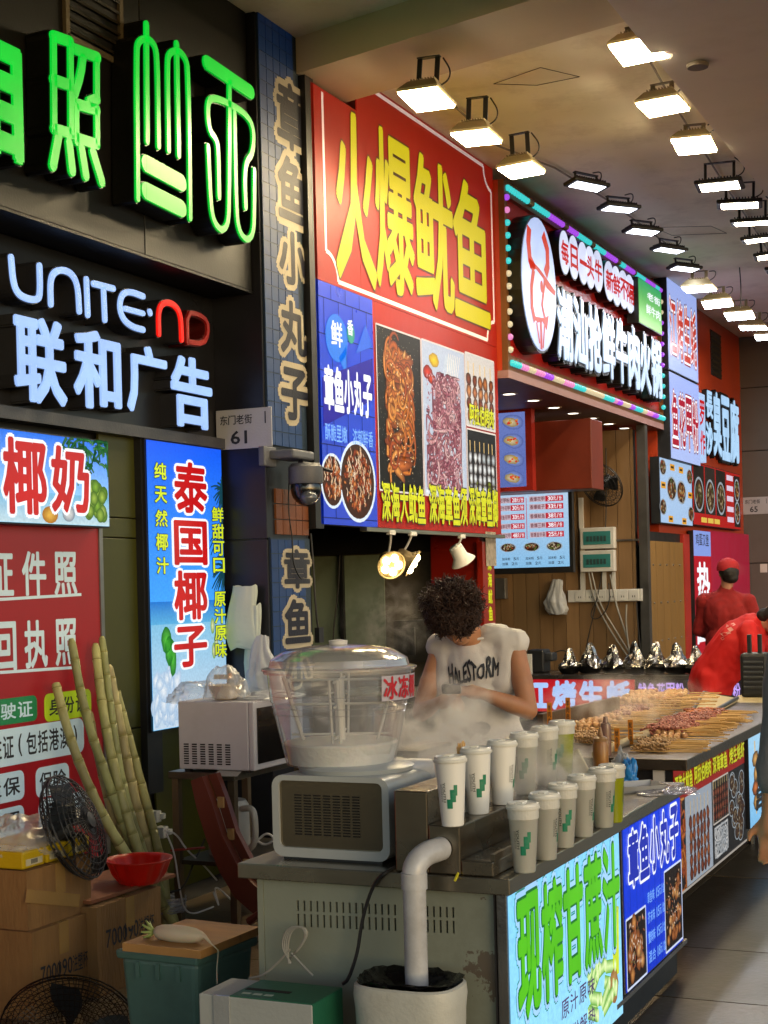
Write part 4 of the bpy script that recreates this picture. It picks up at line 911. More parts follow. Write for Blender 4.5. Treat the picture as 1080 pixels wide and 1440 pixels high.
MB().bx(XB2-.08, XB2-.062, YW+.1, ye, 0, 2.1).build('backing', BLACKP(), wp)
MB().bx(XB2-.10, XB2-.01, YW+.0, YW+.10, 0, zb-.065).build('metal_post', mat('alu_dark', '6c6a68', .35, .8), wp)
MB().bx(XB2-.62, XB2-.1, YW-.02, YW-.001, 2.0, 2.02).build('metal_rail', mat('alu_dark', '6c6a68'), wp)
rc = thing('stall_ceiling', 'dark ceiling inside the second stall behind the downlights', 'ceiling panel', (-5.4, 13, 3.1)); MB().bx(-6.6, XB2-.91, 10.97, YW+.1, 3.12, 3.2).build('panel', mat('dark_brown', '2a1c16', .7), rc)
# orange box beam + oyster poster
YO = 13.3; py = Plane('Y', YO); A = box_px(py, 703, 832, 600, 690)
ob = thing('orange_bulkhead', 'orange red box beam above the menu screen', 'bulkhead', (A[0], YO, A[2])); MB().bx(A[0]-1.2, A[1], YO, P(848, 640, X=A[1]).y, A[2], A[3]+.05).build('face_panel', mat('box_brown_red', '6a2410', .4, 0, .15, 1.5, .05, 30, dirt=.3), ob, bevel=.006)
A = box_px(Plane('Y', YO-.1), 690, 748, 577, 688); pn = thing('poster', 'framed poster of stuffed oysters left of the orange box beam', 'poster', (A[0], YO-.1, A[2])); MB().bx(A[0], A[1], YO-.1, YO-.002, A[2]-.02, A[3]+.02).build('frame', mat('red_post', 'a02820'), pn)
fo = Plane('Y', YO-.1); k = Ink(fo); a0, a1, b0, b1 = A[0]+.03, A[1]-.06, A[2]+.02, A[3]-.02; k.grad(a0, a1, b0, b1, '5a6cb0', '6a7cc0', 0)
for i in range(4):
    b = b0+(b1-b0)*(.12+.25*i); a = a0+(a1-a0)*.62
    k.ell(a, b, .34*(a1-a0), .1*(b1-b0), '9cb0e8', '5060a0', rot=-.25, jit=.06, lay=1+i*.2); k.ell(a-.02, b, .24*(a1-a0), .06*(b1-b0), 'd8c8a0', '8a7850', rot=-.25, jit=.1, lay=2+i*.2)
    for _ in range(9): k.ell(a+random.uniform(-.05, .05), b+random.uniform(-.02, .02), .012, .01, pick('c83c20', 'e05030', 'b89030'), n=6, lay=4)
k.build('printed_picture', printmat('print_0.62', 1.0, .5), pn)
# menu screen
YS = 14.2; A = box_px(Plane('Y', YS), 690, 800, 695, 798); ms = thing('menu_screen', 'lit price list screen with red lines and bowls on the wooden wall', 'screen', (A[0], YS, A[2]))
MB().bx(A[0], A[1]+.04, YS+.002, YS+.06, A[2]-.06, A[3]+.03).build('bezel', BLACKP(), ms, bevel=.004); fo = Plane('Y', YS); k = Ink(fo); k.grad(A[0], A[1], A[2], A[3], '8ac4f0', 'bcd8f4', 0)
zz = lambda v: fo.loc(750, v)[1]; xx = lambda u: fo.loc(u, 745)[0]
rows = (702, 713, 726, 739, 752)
for v in rows:
    for u0, u1, u2 in ((703, 719, 738), (745, 768, 793)):
        k.poly(rect(xx(u0), xx(u1), zz(v+4), zz(v-4)), 'd0b8c4', 1); k.poly(rect(xx(u1), xx(u2), zz(v+4), zz(v-4)), 'c82838', 1)
k.line((xx(741), zz(700)), (xx(741), zz(758)), .006, 'c82838', 1)
for u in (714, 747, 779): dish(k, xx(u), zz(769), .085, .045, ('d8c890', '6a9a40', 'c86030', 'e8e0c0'), 'dfe8ee')
k.build('picture', printmat('backlit_0.90', .9, .35), ms)
m_ = MB()
for v, s1, s2, q1, q2 in zip(rows, ('花甲粉', '肥牛花甲', '鱿鱼花甲', '海鲜花甲', '双拼花甲'), ('香爆花甲', '香爆蛏子', '香爆鱿鱼', '香爆三鲜', '香爆金针菇'), ('28', '30', '33', '36', '48'), ('30', '33', '38', '38', '25')):
    row(m_, fo, s1, xx(703), xx(718), zz(v+3), zz(v-3), .003); row(m_, fo, s2, xx(746), xx(767), zz(v+3), zz(v-3), .003); 
m_.build('text_dark', mat('ink_red_dark', '701020'), ms)
m_ = MB()
for v, q1, q2 in zip(rows, ('28', '30', '33', '36', '48'), ('30', '33', '38', '38', '25')): row(m_, fo, q1+'元/份', xx(721), xx(737), zz(v+3), zz(v-3), .003); row(m_, fo, q2+'元/份', xx(771), xx(791), zz(v+3), zz(v-3), .003)
m_.build('text_white', _M['lit_white'], ms)
m_ = MB()
for u in (705, 738, 770):
    row(m_, fo, '加米粉 5元', xx(u), xx(u+24), zz(787), zz(783), .003); row(m_, fo, '加蛋 2元', xx(u), xx(u+22), zz(794), zz(790), .003)
m_.build('text_small', mat('ink_dark', '20242c'), ms)
# meter boxes, conduits, sockets
YM = YW-.002; fo = Plane('Y', YM)
for lab, v0, v1 in (('upper white meter box with a teal window on the wooden wall', 742, 772), ('lower white meter box with a teal window on the wooden wall', 774, 804)):
    A = box_px(fo, 819, 867, v0, v1); t = thing('meter_box', lab, 'meter box', (A[0], YM, A[2])); MB().bx(A[0], A[1], YM-.09, YM, A[2], A[3]).build('case', WHITEP(), t, bevel=.008)
    w_, h_ = A[1]-A[0], A[3]-A[2]; MB().bx(A[0]+.1*w_, A[1]-.1*w_, YM-.096, YM-.088, A[2]+.2*h_, A[3]-.18*h_).build('window', mat('teal_window', '3c8080', .15, 0, .05, coat=.5), t, bevel=.003)
    m_ = MB()
    for i in range(6): m_.bx(A[0]+(.2+i*.1)*w_, A[0]+(.27+i*.1)*w_, YM-.100, YM-.096, A[2]+.35*h_, A[2]+.6*h_)
    m_.build('breakers', mat('breaker_grey', '2c4a4c', .5), t)
t = thing('socket_strip', 'long white trunking with power sockets on the wooden wall', 'sockets', fo.to3(*fo.loc(850, 840)))
A = box_px(fo, 800, 904, 829, 846); MB().bx(A[0], A[1], YM-.035, YM, A[2], A[3]).build('trunking', WHITEP(), t, bevel=.004)
for i in range(6):
    x = A[0]+.08+i*(A[1]-A[0]-.1)/6; s_ = MB(); s_.bx(x, x+.1, YM-.042, YM-.034, A[2]+.01, A[3]-.01); p_ = s_.build('socket', WHITEP(), t, bevel=.002)
    s_ = MB(); s_.bx(x+.035, x+.042, YM-.0435, YM-.041, A[2]+.04, A[2]+.06); s_.bx(x+.058, x+.065, YM-.0435, YM-.041, A[2]+.04, A[2]+.06); s_.build('slots', BLACKP(), p_)
for u0, u1, v0, v1 in ((816, 822, 700, 830), (848, 853, 804, 830), (862, 866, 804, 830)):
    B = box_px(fo, u0, u1, v0, v1); s_ = MB(); s_.bx(B[0], B[1], YM-.03, YM, B[2], B[3]); s_.build('conduit', WHITEP(), t)
cm = [BLACKP(), mat('cable_grey', '8a8880', .5), mat('cable_grey', '8a8880'), mat('cable_grey', '8a8880'), mat('cable_grey', '8a8880'), BLACKP(), BLACKP()]
for k_, pts in enumerate((((852, 630), (853, 700), (850, 790), (838, 850), (825, 905), (822, 930)), ((828, 805), (835, 845), (860, 890), (884, 925)), ((832, 805), (842, 848), (868, 890), (889, 925)), ((858, 808), (866, 850), (880, 890), (888, 925)), ((881, 850), (880, 880), (886, 925)), ((895, 848), (897, 880), (902, 925)), ((840, 842), (828, 868), (842, 872), (858, 850), (856, 820)))):
    s_ = MB(); wire(s_, [fo.moved(.06+.01*k_).to3(*fo.moved(.06+.01*k_).loc(u, v)) for u, v in pts], .009 if 0 < k_ < 5 else .006); s_.build('cable', cm[k_], t)
# wall fan
def cagefan(name, label, R, n_sp=40, rings=6, bladecol='1c2024', cagem=None, motor=True, depth=.11, wr=.0022, blades=3, base=None):
    t = thing(name, label, 'fan', (0, 0, 0)); cagem = cagem or BLACKP()
    def prof(r): return depth*.5*math.sqrt(max(0, 1-(r/R)**2))*1.0
    for s_, nm in ((1, 'front_cage'), (-1, 'rear_cage')):
        c = MB()
        for i in range(n_sp):
            a = 2*math.pi*i/n_sp; pts = []
            for k in range(6):
                r = R*(.16+.84*k/5); aa = a+.12*k/5; pts.append((r*math.cos(aa), s_*(prof(r)+.01), r*math.sin(aa)))
            c.tube(pts, wr, 4, cap=False)
        for j in range(rings):
            r = R*(.16+.84*j/(rings-1)); c.tube([(r*math.cos(q*math.pi/18), s_*(prof(r)+.01), r*math.sin(q*math.pi/18)) for q in range(36)], wr*(2.2 if j == rings-1 else 1.1), 5, closed=True)
        add_child(t, nm, c, cagem)
    M = Matrix.Rotation(math.pi/2, 3, 'X')
    h = MB(); h.lathe([(0, -.02), (R*.16, -.018), (R*.17, .0), (R*.15, .02), (0, .024)], (0, -depth*.5, 0), 24, M=M); add_child(t, 'hub_cap', h, BLACKP(), auto=True)
    for b_ in range(blades):
        b = MB(); a0 = 2*math.pi*b_/blades; top, bot = [], []
        for i in range(7):
            r = R*(.14+.72*i/6); w2 = (.32+.35*math.sin(math.pi*(i/6)**.8))*1.0
            for s_, L in ((-1, top), (1, bot)):
                aa = a0+s_*w2*.75*(.6+.4*i/6); L.append(Vector((r*math.cos(aa), s_*.022, r*math.sin(aa))))
        vs = top+bot; vs2 = [v+Vector((0, .003, 0)) for v in vs]; fs = [(i, i+1, 8+i, 7+i) for i in range(6)]; b.add(vs+vs2, fs+[tuple(x+14 for x in f_[::-1]) for f_ in fs])
        add_child(t, 'blade', b, mat('fan_blade', bladecol, .35, 0, .1, alpha=1))
    if motor:
        h = MB(); h.lathe([(0, 0), (R*.2, .0), (R*.24, .05), (R*.2, .13), (0, .15)], (0, .02, 0), 20, M=Matrix.Rotation(-math.pi/2, 3, 'X')); add_child(t, 'motor', h, BLACKP(), auto=True)
    return t
fn = cagefan('wall_fan', 'black caged fan mounted high on the wooden wall', .24, 36, 6); p = fo.moved(.25).to3(*fo.moved(.25).loc(846, 682)); fn.location = p; fn.rotation_euler = (.5, 0, -.35)
b = MB(); b.tube([(0, .12, 0), (0, .28, -.05)], .02); add_child(fn, 'arm', b, BLACKP())
# hanging bag, box, card reader
def bag(name, label, cat, pl, u0, u1, v0, v1, d, m_, seed=1, wrinkle=.18, top=.45, grp=None):
    """thin plastic bag hanging in front of a plane: pleats gathered towards the top, creased by noise"""
    rnd = random.Random(seed); A = box_px(pl, u0, u1, v0, v1); a_, b_ = (A[0]+A[1])/2, A[2]; w_, h_ = A[1]-A[0], A[3]-A[2]
    t = MB(); n = 56; rows_ = 34; vs = []; ph = [rnd.uniform(0, 6.28) for _ in range(6)]
    for j in range(rows_+1):
        q = j/rows_; sc = 1-(1-top)*max(0, (q-.35)/.65)**.8; sc *= .93+.07*min(1, q*8)
        for i in range(n):
            an = 2*math.pi*i/n
            nz = noise.noise(Vector((math.cos(an)*2.2+seed*7, math.sin(an)*2.2, q*3.5)))*1.2+abs(noise.noise(Vector((math.cos(an)*5+seed, math.sin(an)*5, q*4))))*1.1
            wob = 1+wrinkle*(nz+math.sin(an*7+ph[0]+q*1.5)*.35*(.4+q)+math.sin(an*11+ph[1]-q*2)*.25*(.4+q))
            hh = b_+h_*q+h_*.018*(math.sin(an*2+ph[3])+math.sin(an*5+ph[4])*.6)*max(0, q-.75)*3+h_*.03*math.sin(an*3+ph[5])*(q < .1)
            vs.append(pl.to3(a_+w_/2*sc*math.cos(an)*wob*.92+.06*w_*math.sin(q*5+ph[2]), hh, d/2+d/2*sc*math.sin(an)*wob))
    fs = [(j*n+i, j*n+(i+1) % n, (j+1)*n+(i+1) % n, (j+1)*n+i) for j in range(rows_) for i in range(n)]+[tuple(reversed(range(n)))]
    t.add(vs, fs); o = t.build(name, m_, None, smooth=True); tag(o, label, cat, grp); return o
bagm = mat('thin_white_bag', 'c4c8cc', .3, 0, .05, 6, .2, 40, trans=.0, alpha=.72)
bag('plastic_bag', 'small clear plastic bag hanging on the wooden wall below the screen', 'plastic bag', fo, 770, 800, 815, 863, .12, bagm, 3)
bg_ = thing('wall_box', 'small grey box on the wooden wall behind the curly-haired person', 'box', fo.to3(*fo.loc(708, 838))); A = box_px(fo, 700, 714, 813, 842); MB().bx(A[0], A[1], YM-.08, YM, A[2], A[3]).build('case', mat('alu', '8c8c8c'), bg_, bevel=.005)
# ---- counter of the second stall, facing the camera
YK = 13.2; fo = Plane('Y', YK); zt_ = fo.loc(820, 949)[1]; x0, x1 = fo.loc(690, 950)[0], fo.loc(1120, 950)[0]
ct = thing('stall_counter', 'long dark counter with foil parcels across the second stall', 'counter', ((x0+x1)/2, YK, 0))
MB().bx(x0, x1, YK-.03, YK+.75, zt_-.04, zt_).build('top', mat('counter_top_dark', '3c3836', .25, .3), ct, bevel=.004); MB().bx(x0, x1, YK+.02, YK+.72, 0, zt_-.042).build('body', mat('dark_body', '1c1a1c', .5), ct)
A = box_px(fo, 738, 893, 952, 1001); t = thing('lightbox', 'red lightbox with big white characters on the front of the far counter', 'lightbox sign', (A[0], YK, A[2]))
MB().bx(A[0], A[1], YK+.0, YK+.018, A[2], A[3]).build('casing', BLACKP(), t); k = Ink(fo.moved(.001)); k.grad(A[0], A[1], A[2], A[3], 'c81c28', 'c81c28', 0); k.build('lit_face', printmat('backlit_0.80', .8, .35), t)
m_ = MB(); row(m_, fo, '江烤生蚝', fo.loc(738, 980)[0], A[1]-.02, A[2]+.015, A[3]-.03, .008, gap=.08, offset=.05); m_.build('lettering', glow('lit_skyblue', 'a8c8fc', .95, False), t)
t = thing('led_sign', 'violet glowing characters on the dark front of the far counter', 'LED sign', (A[1]+.4, YK, A[2])); m_ = MB()
for s_, u0, u1 in (('鱿鱼花甲粉', 897, 963), ('甲粉', 1018, 1042)):
    B = box_px(fo, u0, u1, 960, 981); row(m_, fo, s_, *B, .006, offset=.02, gap=.1)
B = box_px(fo, 968, 969.5, 955, 985); m_.plate(fo, rect(*B), .004, .006); m_.build('lettering', glow('lit_violet', 'c8a8ff', 1.0, False), t)
# foil parcels in black bowls
fm = mat('aluminium_foil', 'b8b4ac', .22, 1, .1, 20, .9, 28)
pr_ = None
for k_, u in enumerate((801, 829, 863, 892, 921, 951, 978, 1006, 1074)):
    lab = 'foil wrapped parcel in a black bowl, '+['first', 'second', 'third', 'fourth', 'fifth', 'sixth', 'seventh', 'eighth', 'last'][k_]+' from the left on the far counter'
    t = thing('foil_parcel', lab, 'foil parcel', (0, 0, 0), 'foil parcels on the far counter')
    b = MB(); b.lathe([(.06, 0), (.085, .01), (.115, .06), (.12, .062), (.108, .055), (.0, .03)], (0, 0, 0), 22); add_child(t, 'bowl', b, BLACKP(), auto=True)
    b = MB(); rnd = random.Random(k_); n = 16; prof = ((.10, .05), (.10, .09), (.08, .12), (.055, .16), (.04, .20), (.03, .24), (.012, .262)); vs = []
    for r, z in prof:
        for i in range(n):
            r2 = r*(1+rnd.uniform(-.28, .28)); vs.append((r2*math.cos(i*2*math.pi/n)+rnd.uniform(-.004, .004)+.15*(z-.05)*rnd.uniform(-.2, .6), r2*math.sin(i*2*math.pi/n), z*rnd.uniform(.96, 1.05)))
    b.add(vs, [(j*n+i, j*n+(i+1) % n, (j+1)*n+(i+1) % n, (j+1)*n+i) for j in range(len(prof)-1) for i in range(n)]+[tuple((len(prof)-1)*n+i for i in range(n))]); add_child(t, 'foil', b, fm)
    p = P(u, 942, Y=YK+.18); t.location = (p.x, p.y, zt_); t.rotation_euler = (random.uniform(-.05, .05), random.uniform(-.05, .05), k_*1.7); t.scale = (random.uniform(.9, 1.1), random.uniform(.9, 1.1), random.uniform(.85, 1.12))
# printer and card stand on the counter
t = thing('receipt_printer', 'black card terminal with a cable on the far counter behind the person', 'terminal', (0, 0, 0)); p = P(758, 935, Y=YK+.3)
b = MB(); b.box((0, 0, .11), (.17, .2, .22)); add_child(t, 'body', b, BLACKP(), bevel=.02); b = MB(); b.box((.11, 0, .15), (.1, .15, .08)); add_child(t, 'head', b, mat('dark_grey_plastic', '2a2c30', .4), bevel=.015)
b = MB(); wire(b, [(.12, .02, .18), (.25, .05, .22), (.36, .05, .08), (.5, .05, .01)], .006); add_child(t, 'cable', b, BLACKP()); t.location = (p.x, p.y, zt_)
t = thing('card_stand', 'small white card stand on the far counter beside the black terminal', 'card stand', (0, 0, 0)); p = P(740, 943, Y=YK+.1)
b = MB(); b.box((0, 0, .10), (.12, .012, .17)); add_child(t, 'card', b, WHITEP(), bevel=.004); b = MB(); b.box((0, 0, .01), (.1, .08, .02)); add_child(t, 'foot', b, WHITEP(), bevel=.003); t.location = (p.x, p.y, zt_)
# ================================================================== NEAR COUNTER
YN, X0, ZT = 3.92, -2.29, .785
PN = Plane('Y', YN)
steel = mat('worktop_steel', '98907e', .26, .9, .18, 3, .03, 30, stretch=(1, .1, 1), dirt=.25)
ys1 = P(885, 1160, X=XC).y; ye1 = 6.03
nc = thing('steel_counter', 'stainless steel counter with stepped shelves and a painted cabinet, nearest to the viewer', 'counter', (-1.9, 4.5, 0))
MB().bx(X0, XC, YN, ys1-.002, ZT-.045, ZT).build('worktop', steel, nc, bevel=.003)
MB().bx(X0, XC-.012, ys1+.001, ye1, ZT-.049, ZT-.004).build('worktop', steel, nc, bevel=.003)
xs = [PN.loc(u, 1200)[0] for u in (553, 600, 645, 691)]; zt3 = [P(650, v, Y=YN).z for v in (1116, 1163, 1211)]
dst = mat('shelf_steel', '7e7464', .26, .9, .15, 3, .03, 30, dirt=.3)
yE2 = P(792, 1093, Z=zt3[1]).y+.07
for k in range(3):
    MB().bx(xs[k]+.001, xs[k+1], YN+.012, (4.5, yE2, yE2-.12)[k], ZT+.001, zt3[k]).build('shelf_step', dst, nc, bevel=.004)
# recessed tray lip on the lowest step
MB().bx(xs[3]-.008, xs[3]+.004, YN+.014, yE2-.13, zt3[2]+.001, zt3[2]+.02).build('tray_lip', dst, nc)
cab = mat('chipped_cream_paint', '7e8476', .55, .1, .1, 3, .08, 40, dirt=.35)
def chipped(m):
    n = m.node_tree.nodes; l = m.node_tree.links; b = n['Principled BSDF']; src = b.inputs['Base Color'].links[0].from_socket
    tc = n.new('ShaderNodeTexCoord'); a = n.new('ShaderNodeTexNoise'); a.inputs['Scale'].default_value = 9; a.inputs['Detail'].default_value = 8; a.inputs['Roughness'].default_value = .65; l.new(tc.outputs['Object'], a.inputs[0])
    sx = n.new('ShaderNodeSeparateXYZ'); l.new(tc.outputs['Object'], sx.inputs[0]); mr = n.new('ShaderNodeMapRange'); mr.inputs[1].default_value = -1.80; mr.inputs[2].default_value = -1.53; mr.inputs[3].default_value = -.13; mr.inputs[4].default_value = .04; l.new(sx.outputs[0], mr.inputs[0])
    ad = n.new('ShaderNodeMath'); l.new(a.outputs[0], ad.inputs[0]); l.new(mr.outputs[0], ad.inputs[1])
    r = n.new('ShaderNodeValToRGB'); r.color_ramp.elements[0].position = .585; r.color_ramp.elements[1].position = .60; l.new(ad.outputs[0], r.inputs[0])
    mx = n.new('ShaderNodeMixRGB'); l.new(r.outputs[0], mx.inputs[0]); l.new(src, mx.inputs[1]); mx.inputs[2].default_value = S('5c5346')+(1,); l.new(mx.outputs[0], b.inputs['Base Color'])
chipped(cab)
# cabinet end: face with real slots (built from strips)
yf = YN+.035; xc0, xc1 = PN.loc(364, 1300)[0], PN.loc(690, 1300)[0]; zc1 = ZT-.047
P2 = Plane('Y', yf)
sl = []
for i in range(25):
    u = 419+i*9.1; du = 0
    if 560 < u < 600: continue
    for j, (v0, v1) in enumerate(((1266, 1281), (1285, 1303))):
        dv = (u-419)*.045; a = P2.loc(u, 1285+dv)[0]; b0 = P2.loc(u, v1+dv)[1]; b1 = P2.loc(u, v0+dv)[1]; sl.append((a, b0, b1))
MB().bx(xc0, xc1, yf+.018, yf+.03, .08, zc1).build('slot_backing', mat('slot_dark', '0c0c0c', .9), nc)
bm = bmesh.new(); zr = sorted({round(b, 4) for s_ in sl for b in s_[1:]})
# one sheet per column between slots keeps the slots truly open
cols = sorted({s_[0] for s_ in sl}); edges = [xc0]
for c in cols: edges += [c-.0035, c+.0035]
edges.append(xc1); m_ = MB()
for i in range(len(edges)-1):
    a, b = edges[i], edges[i+1]; c = [s_ for s_ in sl if a-1e-4 < s_[0]-.0035 and s_[0]+.0035 < b+1e-4 and abs((b-a)-.007) < 1e-4]
    if c:
        zs_ = [.08]+sorted(x for s_ in c for x in s_[1:])+[zc1]
        for z0, z1 in zip(zs_[::2], zs_[1::2]): m_.bx(a, b, yf, yf+.017, z0, z1)
    else: m_.bx(a, b, yf, yf+.017, .08, zc1)
m_.build('cabinet_end', cab, nc)
MB().bx(xc0-.02, xc0-.001, yf-.004, yf+.3, .02, zc1).build('corner_angle', cab, nc)
MB().bx(xc0, xc1, yf+.031, yf+.9, .1, zc1-.01).build('cabinet_body', mat('dark_body', '1c1a1c'), nc)
MB().bx(xc1+.002, XC-.055, YN+.02, ye1-.03, .02, zc1).build('front_frame', BLACKP(), nc)
for y in (YN+.06, ye1-.06):
    for x in (X0+.05, XC-.1): MB().tube([(x, y, 0), (x, y, .1)], .02).build('foot', BLACKP(), nc)
# ---- lit front panels
fo = Plane('X', XC-.02)
def frontbox(label, u0, u1, zb_, zt_, hi, lo, name='lightbox'):
    y0, y1 = fo.loc(u0, 1300)[0], fo.loc(u1, 1300)[0]; t = thing(name, label, 'lightbox sign', (XC, (y0+y1)/2, zb_))
    MB().bx(XC-.053, XC-.023, y0, y1, zb_, zt_).build('casing', mat('alu_dark', '6c6a68', .35, .8), t, bevel=.002); k = Ink(fo.moved(-.002)); k.grad(y0+.006, y1-.006, zb_+.006, zt_-.006, lo, hi, 0); return t, k, y0, y1
t, k, y0, y1 = frontbox('pale blue lit counter panel with green outlined characters for sugarcane juice', 714, 874, .10, zc1-.003, '84d0ff', '98dcff')
zb_, zt_ = .10, zc1; W_, H_ = y1-y0, zt_-zb_; Q = lambda x, y: (y0+x*W_, zb_+y*H_)
for _ in range(260):                                                  # grass at the lower left
    a, b = Q(random.uniform(.01, .32), 0); h_ = H_*random.uniform(.06, .28)*(1.1-2.2*(a-y0)/W_); 
    if h_ < .02: continue
    x2 = a+random.uniform(-.03, .03); k.ribbon([(a, zb_+.01), ((a+x2)/2, zb_+h_*.6), (max(y0+.01, x2), zb_+h_)], .009, pick('3aa84c', '58c860', '2a8a44'), '1c6a34', random.uniform(1, 2))
for _ in range(16):                                                   # cane pieces and a glass
    a, b = Q(random.uniform(.68, .88), random.uniform(.12, .38)); q = random.uniform(-.4, .9); L = .11; k.ribbon([(a-L/2*math.cos(q), b-L/2*math.sin(q)), (a, b), (a+L/2*math.cos(q), b+L/2*math.sin(q))], .045, 'd8f0a8', '58a030', random.uniform(2, 3.5), taper=False); k.ell(a+L/2*math.cos(q), b+L/2*math.sin(q), .014, .022, 'f0f8d0', 'b8d880', lay=3.6)
a, b = Q(.93, .40); k.poly([(a-.035, b-.1), (a+.03, b-.1), (a+.045, b+.12), (a-.05, b+.12)], 'c8dc30', 2.8); k.ell(a, b+.12, .048, .012, 'e8f070', 'a8bc20', lay=3); k.line((a, b), (a+.03, b+.24), .008, '78b828', 3.2)
k.ell(Q(.90, .2)[0], Q(.9, .2)[1], .05, .06, 'c8a068', '8a6030', lay=3.3, jit=.1); k.build('printed_picture', printmat('backlit_1.1', 1.1, .35), t)
tw, tz0, tz1 = W_*.90, zb_+.40*H_, zb_+.955*H_
for grow, off, m_ in ((.075, .004, glow('outline_green', '2c8a70', .8, False)), (.062, .005, glow('pale_blue_fill', 'a0d0ff', 1., False)), (.02, .006, mat('ink_green_dark', '1c7030', .4, em=.35)), (0, .0075, glow('lit_green_txt', '58c810', .85, False))):
    mb = MB(); row(mb, fo, '现榨甘蔗汁', y0+.05*W_, y0+.98*W_, tz0, tz1, off-.002, gap=.04, offset=.032, grow=grow); mb.build('lettering', m_, t)
mb = MB(); row(mb, fo, '原汁原味', y0+.38*W_, y0+.70*W_, zb_+.26*H_, zb_+.35*H_, .005, offset=.012, gap=.15); row(mb, fo, '清甜解热', y0+.38*W_, y0+.70*W_, zb_+.11*H_, zb_+.2*H_, .005, offset=.012, gap=.15)
mb.build('small_lettering', mat('ink_purple', '5a4a7c', .4, em=.3), t)
zb2 = .155
t, k, y0, y1 = frontbox('deep blue lit counter panel with white outlined characters and octopus ball prices', 878, 961, zb2, zc1-.003, '0838d8', '0a30c0')
W_, H_ = y1-y0, zc1-zb2; Q = lambda x, y: (y0+x*W_, zb2+y*H_)
for i in range(1, 10): k.line(Q(i/10, .01), Q(i/10, .99), .004, '062088', .5)
def balls(R, n, r):
    k.poly(rect(*R), '180e0c', 1); k.frame(*R, .008, 'c8d4ee', 3)
    for _ in range(n):
        a, b = random.uniform(R[0]+r, R[1]-r), R[2]+(R[3]-R[2])*random.betavariate(1.6, 2.4)*.9+r; k.ell(a, b, r, r, pick('c88848', 'a86430', 'd8a060'), '5a2c10', n=9, jit=.12)
    for _ in range(n*3):
        a, b = random.uniform(R[0]+r, R[1]-r), R[2]+(R[3]-R[2])*random.uniform(.25, .9); k.ell(a, b, r*.4, r*.16, pick('f0e0c8', 'f8e8d8', '8c2c14', '3a5a28', 'e8c8b0', 'b04020'), '8a6040', n=6, rot=random.uniform(0, 3), jit=.3, lay=random.uniform(4.4, 5.5))
balls((y0+.02*W_, y0+.33*W_, zb2+.02*H_, zb2+.44*H_), 16, .032); balls((y0+.66*W_, y0+.98*W_, zb2+.03*H_, zb2+.56*H_), 26, .022)
k.build('printed_picture', printmat('backlit_1.1', 1.1, .35), t)
for grow, off, m_ in ((.075, .003, _M['lit_white']), (.022, .004, glow('lit_deepblue', '0a24b0', .9, False))):
    mb = MB(); row(mb, fo, '章鱼小丸子', y0+.06*W_, y0+.94*W_, zb2+.62*H_, zb2+.95*H_, off, gap=.14, offset=.02, grow=grow); mb.build('lettering', m_, t)
mb = MB()
for i, (s1, s2) in enumerate((('章鱼味', '15元/盒'), ('芥末味', '15元/盒'), ('蟹肉味', '15元/盒'), ('混合', '18元/盒'))):
    b0_ = zb2+(.44-.125*i)*H_; row(mb, fo, s1, y0+.35*W_, y0+.47*W_, b0_, b0_+.075*H_, .0045, offset=.012); row(mb, fo, s2, y0+.49*W_, y0+.64*W_, b0_, b0_+.065*H_, .0045, offset=.012)
mb.build('price_lettering', _M['lit_paleblue'] if 'lit_paleblue' in _M else _M['lit_white'], t)
MB().bx(XC-.06, XC-.018, ys1-.14, ye1, zb2-.018, zb2-.002).build('bottom_trim', mat('alu', '8c8c8c'), t)

# ================================================================== SLUSH DISPENSER on the counter
x0, x1 = P(385, 1222, Y=4.02).x, P(549, 1222, Y=4.02).x; ym0, ym1 = 4.02, 4.36; zb_, zt_ = ZT+.008, P(466, 1092, Y=4.02).z
wpl = mat('machine_white', 'a2a8a8', .3, 0, .05, 3, .03, 60, dirt=.15)
sm_ = thing('slush_dispenser', 'white drink machine with a big clear bowl half full of white slush', 'drink dispenser', ((x0+x1)/2, 4.2, ZT))
pf = Plane('Y', ym0)
def rrect(a0, a1, b0, b1, r, n=5):
    pts = []
    for cx, cy, s0 in ((a1-r, b1-r, 0), (a0+r, b1-r, 1), (a0+r, b0+r, 2), (a1-r, b0+r, 3)): pts += [(cx+r*math.cos((s0+q/n)*math.pi/2), cy+r*math.sin((s0+q/n)*math.pi/2)) for q in range(n+1)]
    return pts
m_ = MB(); o_, i_ = rrect(x0, x1, zb_, zt_, .035), rrect(x0+.022, x1-.022, zb_+.028, zt_-.016, .018); n_ = len(o_)
vs = [pf.to3(a, b, 0) for a, b in o_]+[pf.to3(a, b, 0) for a, b in i_]+[pf.to3(a, b, -.012) for a, b in i_]+[pf.to3(a, b, -(ym1-ym0)) for a, b in o_]
fs = [(i, (i+1) % n_, n_+(i+1) % n_, n_+i) for i in range(n_)]+[(n_+i, n_+(i+1) % n_, 2*n_+(i+1) % n_, 2*n_+i) for i in range(n_)]+[((i+1) % n_, i, 3*n_+i, 3*n_+(i+1) % n_) for i in range(n_)]+[tuple(3*n_+i for i in range(n_))]
m_.add(vs, fs); m_.build('body', wpl, sm_, auto=True)
m_ = MB(); m_.plate(pf, i_, -.02, -.010); m_.build('front_panel', mat('tinted_panel', '807660', .14, .75, .1, 2, .03, coat=.4), sm_)
lo = MB(); w_, h_ = x1-x0, zt_-zb_
for c in range(7):
    for r in range(15):
        a = x0+w_*(.185+c*.083); b = zb_+h_*(.27+r*.034); lo.plate(pf, rect(a, a+w_*.062, b, b+h_*.017), -.0099, -.0085)
g_ = lo.build('louvre_slots', mat('slot_dark', '0c0c0c'), sm_); g_['kind'] = 'stuff'
